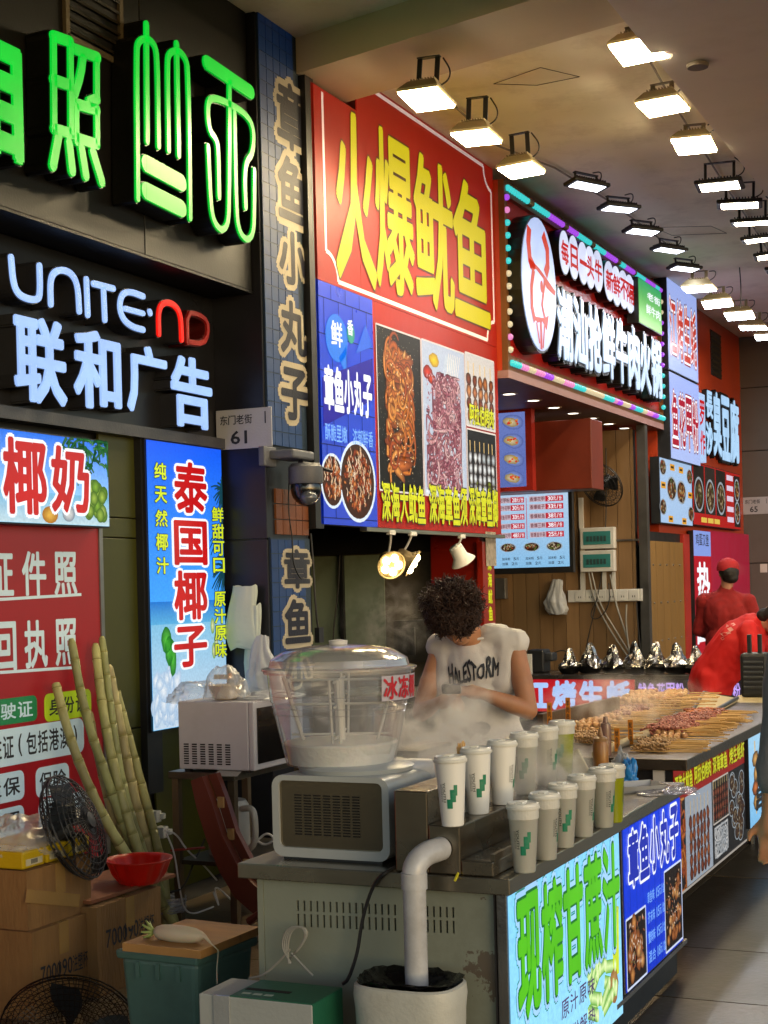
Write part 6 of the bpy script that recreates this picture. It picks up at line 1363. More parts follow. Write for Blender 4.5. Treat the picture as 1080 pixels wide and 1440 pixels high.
m_ = MB(); letter(m_, fo2, '炸', *box_px(fo2, 1062, 1080, 1060, 1095), .004, offset=.04); letter(m_, fo2, '串', *box_px(fo2, 1062, 1080, 1100, 1140), .004, offset=.04); m_.build('lettering', _M['ink_dark'], t)
# black speaker on the cream table
t = thing('portable_speaker', 'black portable speaker with ribbed grille on the cream table', 'speaker', P(1061, 981, Z=.785)); p = t.location.copy()
m_ = MB(); m_.box(p+Vector((0, .08, .15)), (.19, .16, .30)); m_.build('body', mat('speaker_black', '1a1c20', .5), t, bevel=.025)
for i in range(6): MB().box(p+Vector((-.005, -.003, .07+i*.034)), (.13, .012, .015)).build('grille_bar', mat('speaker_rib', '34383c', .4), t, bevel=.003)
for s_ in (-1, 1): MB().box(p+Vector((s_*.035, .05, .36)), (.028, .03, .13)).build('handle_post', BLACKP(), t, bevel=.005)
# ================================================================== FIRST STALL INTERIOR
YB = 10.86; fo = Plane('Y', YB); wl = thing('stall_partition', 'partition wall inside the first stall with pale green panes and a dark hood', 'partition', (-5, YB, 0))
X = lambda u, v=850: fo.loc(u, v)[0]; Z = lambda v, u=560: fo.loc(u, v)[1]
MB().bx(-6.5, XS-.06, YB, YB+.09, 0, 3.4).build('wall_face', mat('grimy_brown', '544c3e', .7, 0, .25, 2, .1, 40, dirt=.5), wl)
gm = mat('pale_green_pane', '7c8c7c', .35, 0, .08, 1.5, .03, dirt=.4)
for u0, u1 in ((440, 481), (487, 542)): MB().bx(X(u0), X(u1), YB-.02, YB-.002, Z(940), Z(779)).build('pane', gm, wl)
MB().bx(X(481.5), X(486.5), YB-.05, YB-.001, 0, Z(778)).build('post', BLACKP(), wl)
MB().bx(-6.5, XS-.06, YB-.08, YB-.003, Z(778), Z(744)+.3).build('lintel', BLACKP(), wl)
MB().bx(X(616), X(682), YB-.12, YB-.003, .1, Z(757)).build('red_panel', mat('deep_red_gloss', '7a1608', .3, 0, .15, 2, .05, 30, dirt=.3), wl)
MB().bx(X(560), X(606), YB-.10, YB-.003, Z(930), Z(872)).build('cooker_box', DSTEEL(), wl); MB().bx(X(566), X(590), YB-.11, YB-.099, Z(920), Z(882)).build('cooker_window', BLACKP(), wl)
m_ = MB(); wire(m_, [fo.moved(.06).to3(*fo.moved(.06).loc(u, v)) for u, v in ((478, 780), (476, 830), (468, 890), (470, 925))], .006); m_.build('cable', BLACKP(), wl)
# range hood / fryer body behind the person
t = thing('fryer_body', 'dark steel fryer body standing behind the drink machine', 'fryer', (-3.6, 8.5, 0)); a, b = P(440, 985, Y=8.4), P(600, 985, Y=8.4); MB().bx(a.x, b.x, 8.4, 9.2, 0, a.z).build('body', DSTEEL(), t, bevel=.01); MB().bx(a.x-.02, b.x+.02, 8.38, 9.22, a.z, a.z+.03).build('top', STEEL(), t)
# narrow yellow-on-red strip next to the red column
fo2 = Plane('X', XS+.0); t = thing('strip_sign', 'narrow red strip with yellow characters below the corner of the big red sign', 'strip sign', (XS-.0, 10.8, 1.0)); A = box_px(fo2, 681, 697, 762, 945)
MB().bx(XS-.05, XS-.004, A[0], A[1], .1, A[3]).build('board', mat('deep_red_gloss', '7a1608'), t); m_ = MB(); column(m_, fo2, '深海鱿鱼 铁板', A[0]+.1, A[1]-.06, A[2], A[3]-.1, -.002, offset=.03); m_.build('lettering', mat('lit_yellow_print', 'd8e000'), t)
m_ = MB(); A = box_px(fo2, 683, 697, 748, 796); m_.bx(XS+.0, XS+.004, A[0], A[1], A[2], A[3]); tag(m_.build('paper_note', mat('paper_note', '8c8478', .8, 0, .3, 20)), 'crumpled paper note taped under the corner of the big red sign', 'paper')
# spot lamps
spot_on = ledmat('led_spot', 'ffe2a0', 9)
def spot(label, u, v, size, d, lit, z_hook):
    p = P(u, v, X=XS+.02); d = Vector(d).normalized(); t = thing('spot_lamp', label, 'spotlight', p, 'spot lamps under the big red sign'); M = d.to_track_quat('Z', 'Y').to_matrix()
    shell = mat('lamp_shell', '8c7c5c', .4, .3) if lit else WHITEP()
    b = MB(); pr_ = [(.4, -1.3), (.55, -1.1), (.6, -.5), (.95, -.1), (1, 0), (.94, 0), (.9, -.08)] if lit else [(.35, -1.2), (.5, -1.1), (.55, -.3), (.95, .2), (.9, .2), (.5, -.2)]
    b.lathe([(r*size, z*size) for r, z in pr_], p, 24, M=M, cap=True); b.build('shell', shell, t, auto=True)
    if lit:
        for q in range(5):
            a = q*2*math.pi/5; c = p+M @ Vector((.5*size*math.cos(a), .5*size*math.sin(a), -.02*size)); b = MB(); b.ball(c, size*.27, 8); b.build('led_bulb', spot_on, t, smooth=True)
        b = MB(); b.lathe([(.001, -.1*size), (.92*size, -.1*size)], p, 20, M=M, cap=False); b.build('reflector', mat('reflector', 'c8b070', .2, .9), t)
    top = Vector((p.x, p.y, z_hook)); b = MB(); wire(b, [p-d*size, (p-d*size+top)/2+Vector((0, .02, 0)), top], .008); b.build('stem', WHITEP(), t); b = MB(); b.box(top, (.03, .09, .03)); b.build('mount', WHITEP(), t, bevel=.004); return t
zr = P(600, 750, X=XS).z-.01
spot('left lit spot lamp with five round bulbs under the big red sign', 551, 795, .10, (.75, -.75, -.45), True, zr)
spot('right lit spot lamp with five round bulbs under the big red sign', 581, 793, .10, (.9, .3, -.6), True, zr)
spot('unlit white clip lamp under the right end of the big red sign', 650, 787, .10, (.3, .5, -.9), False, zr)
# ---- security camera on the pillar
c = P(430, 672, X=XP+.16); t = thing('security_camera', 'black and white dome security camera with an antenna on the pillar', 'camera', c)
MB().bx(XP+.002, XP+.04, c.y-.26, c.y-.12, c.z+.06, c.z+.17).build('wall_plate', mat('camera_grey', '585c66'), t, bevel=.006)
b = MB(); b.bx(XP+.03, XP+.19, c.y-.2, c.y+.06, c.z+.10, c.z+.15); b.build('arm', mat('camera_grey', '3c404a', .4), t, bevel=.012)
b = MB(); b.lathe([(.0, .085), (.08, .08), (.098, .06), (.10, -.02), (.092, -.035)], c, 32); b.build('housing', mat('camera_grey', '8c9098'), t, auto=True)
b = MB(); b.ball(c+Vector((0, 0, -.06)), (.088, .088, .10), 24); b.build('dome', mat('dome_black', '0c0e12', .15, 0, coat=.6), t, smooth=True)
b = MB(); b.ball(c+Vector((.04, -.05, -.115)), (.05, .05, .042), 16); b.build('lens', mat('lens_grey', '5c6068', .2, .3), t, smooth=True)
b = MB(); b.tube([c+Vector((0, -.06, .085)), c+Vector((.04, .25, .05))], [.018, .010], 8); b.build('antenna', BLACKP(), t)
m_ = MB(); pw = lambda u, v: P(u, v, X=XP+.03); wire(m_, [pw(407, 665), pw(405, 720), pw(412, 760), pw(411, 790), pw(422, 815), pw(428, 812)], .004); tag(m_.build('camera_cable', BLACKP()), 'thin looped cable hanging from the security camera', 'cable')
m_ = MB(); pw = lambda u, v: P(u, v, X=XP+.015); wire(m_, [pw(437, 750), pw(441, 800), pw(444, 860), pw(448, 888)], .006); m_.box(pw(449, 893), (.03, .06, .09)); tag(m_.build('cable_adapter', BLACKP()), 'dark cable ending in a small black adapter at the pillar edge', 'cable')
# white bags on the pillar
P8 = Plane('Y', YP-.02)
bag('plastic_bag', 'tall roll of thin white plastic bags hanging on the dark pillar', 'plastic bags', P8, 322, 371, 824, 912, .06, mat('bag_white', 'b8c4bc', .45, 0, .05, 6, .2, 30), 4, .06, .72)
bag('plastic_bag', 'long white plastic bag hanging low on the dark pillar', 'plastic bag', P8, 348, 372, 850, 975, .05, mat('bag_white', 'b8c4bc'), 6, .14, .8)
bag('plastic_bag', 'peaked white plastic bag hanging left of the drink machine', 'plastic bag', P8.moved(.12), 352, 404, 893, 975, .12, bagm, 9, .25, .25)
# ================================================================== MICROWAVE TABLE
yT = 6.2; t = thing('steel_table', 'two tier steel table carrying the white microwave oven', 'table', (-3.5, 6.6, 0)); a, b = P(236, 1083, Y=yT), P(330, 1088, Y=yT); zt_ = b.z; yb_ = P(402, 1062, X=b.x).y
tm = mat('table_steel', '5a5448', .35, .8, .2, 3, .1, 50, dirt=.4)
MB().bx(a.x, b.x, yT, max(yb_, yT+.75), zt_-.035, zt_).build('table_top', tm, t, bevel=.003); zs_ = P(350, 1210, X=b.x).z
MB().bx(a.x+.02, b.x-.02, yT+.03, max(yb_, yT+.75)-.03, zs_-.02, zs_).build('shelf', tm, t)
for x in (a.x+.03, b.x-.03):
    for y in (yT+.03, max(yb_, yT+.75)-.05): MB().box((x, y, (zt_-.036)/2), (.035, .035, zt_-.037)).build('leg', mat('leg_steel', '6a5c48', .4, .7, dirt=.3), t)
# microwave
a, b = P(252, 1078, Y=yT+.02), P(343, 1083, Y=yT+.02); zh = P(300, 987, Y=yT+.02).z; x1m = P(357, 1030, Y=yT+.02).x; z0 = zt_+.012
mw = thing('microwave_oven', 'white microwave oven with side vents on the steel table', 'microwave', ((a.x+b.x)/2, yT+.2, z0)); ml = .50; mwm = mat('microwave_white', 'b0aeb4', .4, 0, .04, 3, .03, 200, dirt=.15)
MB().bx(a.x, x1m-.03, yT+.02, yT+.02+ml, z0, zh).build('body', mwm, mw, bevel=.006); MB().bx(x1m-.029, x1m, yT+.02, yT+.02+ml, z0, zh).build('door', mwm, mw, bevel=.006)
MB().bx(x1m+.0005, x1m+.004, yT+.05, yT+.02+ml*.72, z0+.03, zh-.03).build('window', mat('dark_glass', '101010', .08, 0, coat=.8), mw)
lv_ = MB()
for i in range(6):
    for j in range(9): lv_.bx(a.x+.03+i*.046, a.x+.056+i*.046, yT+.017, yT+.0205, z0+.025+j*.0115, z0+.031+j*.0115)
o = lv_.build('vent_slots', mat('slot_dark', '0c0c0c'), mw); o['kind'] = 'stuff'
for x in (a.x+.03, x1m-.05): MB().box((x, yT+.06, z0-.006), (.03, .03, .012)).build('foot', BLACKP(), mw)
m_ = MB(); p = P(318, 1090, Y=yT-.01); m_.box(p+Vector((0, .02, .008)), (.12, .08, .003), rx=.25, rz=.15); tag(m_.build('paper_sheet', mat('paper_white', 'b0aca4', .7)), 'scrap of white paper under the microwave oven', 'paper')
# bowl wrapped in a bag, bags on top
p = P(318, 986, Y=yT+.16); p.z = zh; t = thing('wrapped_bowl', 'cream bowl wrapped in clear plastic on top of the microwave', 'bowl', p)
MB().lathe([(.05, 0), (.065, .01), (.085, .07), (.088, .072), (.078, .06), (.0, .02)], p, 28).build('bowl', mat('bowl_cream', 'b8a894', .4, 0, .06), t, auto=True)
mbm = glassmat('thin_clear_film', 'ffffff', .28, .24)
A = crumple('clear_bag', 'x', 'x', p+Vector((0, 0, .012)), (.11, .10, .14), mbm, 11, 22, .13)
for k in ('label', 'category'): del A[k]
A.parent = t; A.matrix_parent_inverse = Matrix.Translation(-t.location); A.name = 'clear_wrap'
MB().box(p+Vector((-.01, 0, .11)), (.10, .02, .022)).build('paper_label', mat('paper_white', 'b0aca4'), t); MB().ball(p+Vector((.03, -.01, .115)), (.014, .008, .014), 8).build('orange_sticker', mat('tag_orange', 'c87c14'), t)
crumple('plastic_bag', 'crumpled clear plastic bag spread left of the wrapped bowl on the microwave', 'plastic bag', P(275, 988, Y=yT+.14)+Vector((0, 0, .0)), (.14, .10, .10), mbm, 21, 22, .16)
crumple('plastic_bag', 'flat crumpled plastic bag on the right end of the microwave', 'plastic bag', Vector((x1m-.06, yT+.3, zh)), (.14, .16, .035), bagm, 22, 20, .3)
# kettle / jug on shelf
xk, yk = P(322, 1160, Y=yT+.25).x, yT+.25; t = thing('water_jug', 'large white plastic jug with a handle on the lower shelf', 'jug', (xk, yk, zs_)); jm = mat('jug_white', 'a8a69c', .4, 0, .05, dirt=.2)
MB().lathe([(.10, 0), (.105, .02), (.10, .24), (.085, .265), (.0, .27)], (xk, yk, zs_), 28).build('body', jm, t, auto=True)
MB().tube(smoothpath([(xk+.10, yk-.04, zs_+.23), (xk+.17, yk-.06, zs_+.24), (xk+.185, yk-.065, zs_+.18), (xk+.18, yk-.06, zs_+.06), (xk+.10, yk-.04, zs_+.02)], 2), .016, 10).build('handle', jm, t, auto=True)
m_ = MB(); wire(m_, [P(u, v, Y=yT+.35) for u, v in ((362, 1182), (375, 1170), (388, 1180), (372, 1190), (360, 1180), (350, 1200))], .006); tag(m_.build('white_cable', WHITEP()), 'coiled white cable on the lower shelf of the steel table', 'cable')
# red strip rail
MB().tube([P(240, 1196, Y=yT), P(288, 1192, Y=yT)], .006, 8).build('red_rail', mat('rail_red', '8c3028', .4), bpy.data.objects['steel_table'])
# curved wooden board leaning against the table
m_ = MB(); pb = Plane('Y', yT-.14); cl = [(268, 1098), (276, 1135), (290, 1180), (308, 1225), (330, 1262), (362, 1290), (380, 1300)]; cr = [(284, 1092), (298, 1130), (312, 1175), (334, 1218), (352, 1240), (372, 1258), (390, 1268)]
L = [pb.loc(*q) for q in cl]; R = [pb.loc(*q) for q in cr]; pts = L+R[::-1]
bd_ = thing('chair_back', 'curved reddish brown wooden piece leaning against the steel table', 'wooden chair', pb.to3(*pb.loc(370, 1300)))
wm = mat('reddish_wood', '5c2614', .45, 0, .2, 4, .08, 40, stretch=(1, 1, .3)); 
for i in range(len(L)-1): m_.plate(pb, [L[i], L[i+1], R[i+1], R[i]], -.05, 0)
m_.build('curved_rail', wm, bd_); m_ = MB()
sh = [(a+.045, b+.01) for a, b in R]
for i in range(len(L)-1): m_.plate(pb, [R[i], R[i+1], sh[i+1], sh[i]], -.09, -.055)
m_.build('second_rail', wm, bd_); m_ = MB()
for i in range(2, 5): a_, b_ = R[i-1]; m_ = MB(); m_.box(pb.to3(a_+.02, b_, -.055), (.03, .03, .05)); m_.build('pale_block', mat('pale_wood', '9a7848', .6), bd_)
p = P(366, 1266, Y=yT-.25); m_ = MB(); m_.tube([pb.moved(.06).to3(*pb.moved(.06).loc(385, 1272)), pb.moved(.06).to3(*pb.moved(.06).loc(350, 1296))], .02, 8); m_.build('lower_rail', wm, bd_)
# ================================================================== SUGARCANE
cane = [mat('cane_%d' % i, h, .5, 0, .38, 9, .2, 60, stretch=(1, 1, .3), dirt=.6) for i, h in enumerate(('a0a068', '8e9460', 'a8a070'))]; node = mat('cane_node', '84804c', .6, 0, .3, 20)
base0 = P(236, 1296, Z=0)
cs = [((78, 960), (98, 1040), (135, 1130), (178, 1205), .024, 'leftmost sugarcane stalk leaning on the red poster board'), ((100, 898), (118, 1000), (150, 1095), (186, 1200), .023, 'tallest sugarcane stalk, second from the left'),
      ((126, 1000), (138, 1070), (158, 1150), (190, 1215), .019, 'thin sugarcane stalk between the tallest and the middle ones'), ((134, 905), (144, 1000), (166, 1110), (200, 1215), .024, 'middle sugarcane stalk of the bundle'),
      ((143, 895), (156, 1000), (172, 1110), (208, 1220), .020, 'sugarcane stalk just right of the middle of the bundle'), ((152, 935), (172, 1040), (192, 1140), (214, 1215), .027, 'thickest sugarcane stalk of the bundle'), ((163, 968), (190, 1070), (214, 1160), (232, 1240), .022, 'rightmost sugarcane stalk beside the olive panel')]
for k_, (p0, p1, p2, p3, r, lab) in enumerate(cs):
    r *= 1.16
    bs_ = base0+Vector((.05*math.cos(k_*1.9), .05*math.sin(k_*1.9), 0)); top = P(*p0, X=XL+.07+.015*(k_ % 3)); zt_ = top.z
    pts = [bs_]
    for q in (p3, p2, p1):
        g = P(*q, X=XL+.1); # walk from the base line to the wall by height
        f_ = min(1, max(0, g.z/zt_)); xx_ = bs_.x+(top.x-bs_.x)*f_; pts.append(P(*q, X=xx_))
    pts.append(top); sp = smoothpath(pts, 3); t = thing('sugarcane', lab, 'sugarcane', bs_, 'sugarcane stalks leaning in the corner')
    # resample by length into internodes
    Ls = [0]
    for a, b in zip(sp, sp[1:]): Ls.append(Ls[-1]+(b-a).length)
    def pos(s):
        for i in range(len(Ls)-1):
            if s <= Ls[i+1]: return sp[i].lerp(sp[i+1], (s-Ls[i])/max(1e-6, Ls[i+1]-Ls[i]))
        return sp[-1]
    tot = Ls[-1]; s_ = 0.; body = []
    while s_ < tot-.02:
        e = min(tot, s_+random.uniform(.10, .16)); n_ = 5; m_ = MB(); kk = [pos(s_+(e-s_)*i/n_) for i in range(n_+1)]; tp = 1-.25*s_/tot
        rr = [r*tp*1.02, r*tp*.97, r*tp*.955, r*tp*.96, r*tp*.99, r*tp*1.05] if e < tot else [r*tp, r*tp, r*tp*.98, r*tp*.97, r*tp*.9, r*tp*.55]
        m_.tube(kk, rr, 12); m_.build('internode', cane[k_ % 3], t, smooth=True)
        if e < tot: q = pos(e); d_ = (pos(e+.005)-pos(e-.005)); m_ = MB(); m_.tube([q-d_*.25, q+d_*.25], r*tp*1.07, 12); m_.build('node', node, t, smooth=True)
        s_ = e
m_ = MB()
for i in range(5): c = P(240, 1262+i*4, X=base0.x+.01); m_.tube([(base0.x+(.085+random.uniform(-.01, .01))*math.cos(q*math.pi/8), base0.y+(.085)*math.sin(q*math.pi/8), c.z+random.uniform(-.006, .006)) for q in range(16)], .010, 5, closed=True)
tag(m_.build('wrap_film', mbm), 'clear film wrapped round the foot of the sugarcane bundle', 'film')
for u, v in ((218, 1148), (228, 1170)):
    p = P(u, v, X=XL+.03); m_ = MB(); m_.box(p, (.05, .05, .06)); m_.box(p+Vector((.03, .02, 0)), (.03, .03, .03)); tag(m_.build('wall_plug', WHITEP(), bevel=.005), ('upper' if v < 1160 else 'lower')+' white plug on the olive panel right of the sugarcane', 'plug')
m_ = MB(); pw = lambda u, v: P(u, v, X=-3.9); wire(m_, [pw(232, 1168), pw(248, 1172), pw(262, 1195), pw(285, 1215), pw(305, 1238)], .0045); wire(m_, [pw(234, 1172), pw(246, 1200), pw(252, 1250), pw(262, 1290), pw(300, 1275)], .0045); wire(m_, [pw(300, 1255), pw(310, 1280), pw(298, 1240), pw(330, 1270)], .0045)
tag(m_.build('white_cable', WHITEP()), 'tangled white cables hanging right of the sugarcane', 'cable')
m_ = MB(); wire(m_, [pw(288, 1180), pw(272, 1215), pw(258, 1250), pw(240, 1255)], .005); tag(m_.build('black_cable', BLACKP()), 'black cable hanging under the steel table', 'cable')
# ================================================================== CARTONS, BASIN, FANS, BIN
def carton(label, u_edge, v_top, u_right, z_top, ylen, txt, tz, seams=True, hgt=None, z0=0.):
    a = P(u_edge, v_top, Z=z_top); x = a.x; y1 = P(u_right, v_top-25, X=x).y; t = thing('carton', label, 'carton', (x, (a.y+y1)/2, z0)); 
    cb = MB().bx(x-ylen, x, a.y, y1, z0, z_top-.004).mesh('carton'); bm_ = bmesh.new(); bm_.from_mesh(cb); bmesh.ops.subdivide_edges(bm_, edges=bm_.edges, cuts=14, use_grid_fill=True)
    for v in bm_.verts:
        k_ = noise.noise(v.co*6+Vector((z_top*9, 0, 0)))+.5*(.4-abs(noise.noise(v.co*13))); v.co += Vector((-abs(k_)*.010 if not (txt and v.co.x > x-.01) else 0, k_*.008, 0))
    bm_.to_mesh(cb); bm_.free(); cb.shade_smooth(); cb.set_sharp_from_angle(angle=.6); link('carton_body', cb, CARD(), t)
    for k_ in (0, 1): MB().bx(x-ylen, x+.0, a.y+(y1-a.y)*(.5 if k_ else 0)+.002, a.y+(y1-a.y)*(1 if k_ else .5)-.002, z_top-.004, z_top).build('flap', CARD(), t)
    MB().bx(x-.05, x+.0015, (a.y+y1)/2-.03, (a.y+y1)/2+.03, z_top-.12, z_top+.0012).build('tape', mat('tape_brown', '9c7c48', .2, 0, .08, coat=.5), t)
    if txt:
        m_ = MB(); f_ = Plane('X', x); row(m_, f_, txt, a.y+.12*(y1-a.y), a.y+.88*(y1-a.y), z0+tz*(z_top-z0), z0+(tz+.2)*(z_top-z0), .0014, gap=.08, offset=.010); m_.build('lettering', mat('ink_dark', '20242c'), t)
    return t, a, y1
t1, a1_, y1_ = carton('lower cardboard carton printed 700Φ90注塑杯 at the left edge', 44, 1312, 132, .335, .62, '700Φ90注塑杯', .38)
t2, a2_, y2_ = carton('worn taped cardboard carton on top of the lower one, under the yellow packs', 38, 1226, 128, .56, .60, None, 0, z0=.337)
m_ = MB(); m_.box((a2_.x+.002, (a2_.y+y2_)/2-.05, .43), (.003, .34, .05), rx=-.25); m_.build('tape', _M['tape_brown'], t2)
t3, a3_, y3_ = carton('cardboard carton printed 700Φ90注塑杯 beside the green bin, under the red basin', 136, 1277, 226, .36, .12, '700Φ90注塑杯', .52)
a = P(128, 1272, Z=.368); b = P(247, 1233, Z=.368); c = P(135, 1222, Z=.368); m_ = MB(); d_ = (b-a); n_ = Vector((-d_.y, d_.x, 0)).normalized()*.34
m_.add([v+Vector((0, 0, h)) for h in (0, .014) for v in (a, b, b+n_, a+n_)], [(4, 5, 6, 7), (0, 1, 2, 3)]+[(i, (i+1) % 4, 4+(i+1) % 4, 4+i) for i in range(4)]); bdm = tag(m_.build('board', mat('board_red_brown', '7c4c30', .6, 0, .25, 5, .2, 40, dirt=.4)), 'reddish brown board lying on the carton under the red basin', 'board')
p = P(196, 1240, Z=.383); p.x -= .0; R_ = 46/(FPX/(p-Vector((0, 0, CH))).dot(F0)); bs = thing('plastic_basin', 'red plastic basin standing on the brown board', 'basin', p)
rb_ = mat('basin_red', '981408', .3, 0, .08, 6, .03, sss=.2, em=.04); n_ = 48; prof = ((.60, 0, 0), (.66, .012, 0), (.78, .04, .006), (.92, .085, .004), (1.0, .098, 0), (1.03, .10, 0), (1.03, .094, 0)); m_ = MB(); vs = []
for r, z, w in prof:
    for q in range(n_): a = 2*math.pi*q/n_; rr = R_*r+(w if (q//2) % 2 else -w); vs.append((p.x+rr*math.cos(a), p.y+rr*math.sin(a), p.z+z))
m_.add(vs, [(i*n_+q, i*n_+(q+1) % n_, (i+1)*n_+(q+1) % n_, (i+1)*n_+q) for i in range(len(prof)-1) for q in range(n_)]+[tuple(range(n_))]); o = m_.build('basin', rb_, bs, smooth=True); sd = o.modifiers.new('s', 'SOLIDIFY'); sd.thickness = .003
# yellow tissue packs in a bag on the top carton
ym = mat('pack_yellow', 'b89c10', .3, 0, .06, em=.02); xx_ = a2_.x-.02
for i in range(3):
    y0 = a2_.y+.0+i*.145; t = thing('tissue_pack', ['nearest', 'middle', 'farthest'][i]+' yellow tissue pack on the top carton, inside the clear bag', 'tissue pack', (xx_-.1, y0+.07, .56), 'yellow tissue packs')
    MB().bx(xx_-.32, xx_, y0+.004, y0+.138, .564, .630).build('pack', ym, t, bevel=.008); MB().bx(xx_-.30, xx_+.0008, y0+.02, y0+.12, .575, .600).build('white_label', mat('pack_label', 'b8b498', .4), t); m_ = MB()
    for q in range(7): m_.bx(xx_, xx_+.0016, y0+.05+q*.006, y0+.053+q*.006, .580, .597)
    m_.build('barcode', mat('ink_dark', '20242c'), t)
crumple('plastic_bag', 'puffy clear plastic bag over the yellow tissue packs', 'plastic bag', (xx_-.17, a2_.y+.2, .60), (.17, .22, .13), mbm, 31, 22, .16)
# tilted black fan behind the cartons
fn2 = cagefan('fan', 'black caged fan standing tilted between the cartons and the red poster board', .215, 40, 9, '181c20', None, True, .12, .002, 5); c = P(104, 1163, X=-3.62)
fn2.location = c; fn2.rotation_euler = (Matrix.Rotation(math.radians(24), 3, Vector((.59, -.81, .0))) @ Matrix.Rotation(math.radians(107), 3, 'Z')).to_euler()
b = MB(); b.tube([(0, .12, 0), (0, .14, -.3)], .016); add_child(fn2, 'stand', b, BLACKP())
# big fan at the lower left corner, seen from behind
fn3 = cagefan('fan', 'large dark caged fan lying tilted at the bottom left corner', .255, 64, 12, '241e18', mat('cage_bronze', '2c2620', .35, .7), False, .15, .0014, 4)
c = P(98, 1455, Y=4.55); fn3.location = c; fn3.rotation_euler = (math.radians(22), 0, math.radians(28))
b = MB(); b.box((0, -.10, .0), (.14, .09, .11)); add_child(fn3, 'motor_case', b, mat('motor_black', '121214', .35), bevel=.02)
b = MB(); b.box((0, -.145, .068), (.17, .02, .02)); b.box((-.078, -.145, .02), (.014, .02, .09)); b.box((.078, -.145, .02), (.014, .02, .09)); b.box((0, -.15, -.07), (.09, .02, .05)); add_child(fn3, 'yoke', b, BLACKP(), bevel=.004)
b = MB(); b.tube([(0, -.12, -.05), (0, -.05, -.17)], .014); add_child(fn3, 'stand', b, BLACKP())
# green bin with a board and a white radish
zb_ = .44; q = [P(u, v, Z=zb_) for u, v in ((163, 1335), (277, 1347), (362, 1317), (262, 1300))]; q[3] = q[0]+(q[2]-q[1]); bi = thing('plastic_bin', 'dull green plastic bin with a wooden board for a lid', 'bin', q[0].lerp(q[2], .5)*1.0); bi.location.z = 0
gmn = mat('bin_green', '486860', .45, 0, .08, 3, .06, 40, dirt=.3); c0_ = q[0].lerp(q[2], .5); sc_l = lambda k, z: [Vector((c0_.x+(v.x-c0_.x)*k, c0_.y+(v.y-c0_.y)*k, z)) for v in q]
m_ = MB(); A, B = sc_l(.80, 0), sc_l(.95, zb_-.02); m_.add(A+B, [(0, 1, 2, 3)]+[(i, (i+1) % 4, 4+(i+1) % 4, 4+i) for i in range(4)]+[(4, 5, 6, 7)]); m_.build('body', gmn, bi, bevel=.02, seg=3)
m_ = MB(); A, B = sc_l(1.0, zb_-.03), sc_l(1.02, zb_); m_.add(A+B, [(0, 1, 2, 3)]+[(i, (i+1) % 4, 4+(i+1) % 4, 4+i) for i in range(4)]+[(4, 5, 6, 7)]); m_.build('rim', gmn, bi, bevel=.008)
for i in range(3): v = q[0].lerp(q[1], .25+.25*i); m_ = MB(); m_.box((v.x+.002, v.y+.008, zb_-.06), (.014, .012, .05)); m_.build('rib', gmn, bi)
m_ = MB(); bq = [P(u, v, Z=zb_+.03) for u, v in ((172, 1326), (282, 1337), (366, 1303), (262, 1292))]; m_.add([v+Vector((0, 0, h)) for h in (-.026, 0) for v in bq], [(4, 5, 6, 7), (0, 1, 2, 3)]+[(i, (i+1) % 4, 4+(i+1) % 4, 4+i) for i in range(4)])
tag(m_.build('wooden_board', mat('board_plywood', '9c7440', .6, 0, .2, 5, .12, 40, stretch=(1, 5, 1), dirt=.35)), 'worn plywood board lying on the green bin under the radish', 'board')
p0, p1 = P(218, 1310, Z=zb_+.055), P(288, 1317, Z=zb_+.055); ra = thing('white_radish', 'large white radish with trimmed leaf stubs on the plywood board', 'radish', p0)
dd = p1-p0; m_ = MB(); m_.tube([p0+dd*k for k in (0, .04, .12, .35, .6, .8, .93, 1.0)]+[p0+dd*1.12+Vector((0, 0, -.02)), p0+dd*1.28+Vector((0, -.01, -.035))], [.010, .018, .024, .028, .028, .024, .016, .007, .0025, .001], 18); m_.build('root', mat('radish_white', 'b8b09c', .4, 0, .06, 12, .1, 60, sss=.3), ra, smooth=True)
for i in range(8): a = i*.8; m_ = MB(); m_.tube([p0, p0-dd.normalized()*.02+Vector((0, .012*math.cos(a), .016*math.sin(a))), p0-dd.normalized()*.035+Vector((0, .03*math.cos(a), .03*math.sin(a)+.004))], [.006, .005, .003], 6); m_.build('leaf_stub', mat('stub_green', '7c8c4c', .5), ra, smooth=True)
m_ = MB(); e = p0+dd*1.28+Vector((0, -.01, -.035)); wire(m_, [e, e+Vector((.02, -.03, -.0)), e+Vector((.03, -.06, -.05)), e+Vector((.032, -.062, -.09))], .0015); m_.build('root_tail', _M['radish_white'], ra)
# white green carton and white bin in front of the cabinet
a = P(300, 1386, Y=3.7); b = P(458, 1404, Y=3.7); zt_ = a.z; t = thing('carton', 'white and green carton with a slot handle in front of the chipped cabinet', 'carton', ((a.x+b.x)/2, 3.7, 0)); gc = mat('carton_green', '1c5c44', .5, 0, .15, 4, .1, dirt=.15); wc = mat('carton_white', '989c98', .6, 0, .05, 3, .1, dirt=.35)
hc = .36; MB().bx(a.x, b.x, 3.62, 3.80, 0, zt_-.002).build('carton_body', wc, t, bevel=.004); MB().bx(a.x+.10, b.x+.0, 3.621, 3.80, zt_-.0018, zt_+.001).build('green_top', gc, t)
MB().bx(b.x-.001, b.x+.002, 3.622, 3.80, 0, zt_).build('green_side', gc, t); m_ = MB(); m_.plate(Plane('Z', zt_), [((a.x+b.x)/2-.07+.14*k, 3.70+.01*s_) for k, s_ in ((0, -1), (1, -1), (1, 1), (0, 1))], .001, .002); m_.build('slot_handle', mat('slot_dark', '0c0c0c'), t)
MB().bx(a.x+.05, a.x+.1, 3.615, 3.6205, 0, zt_).build('tape', mat('tape_clear', '8c9090', .15, 0, coat=.5), t); m_ = MB(); k_ = Plane('Z', zt_+.0012)
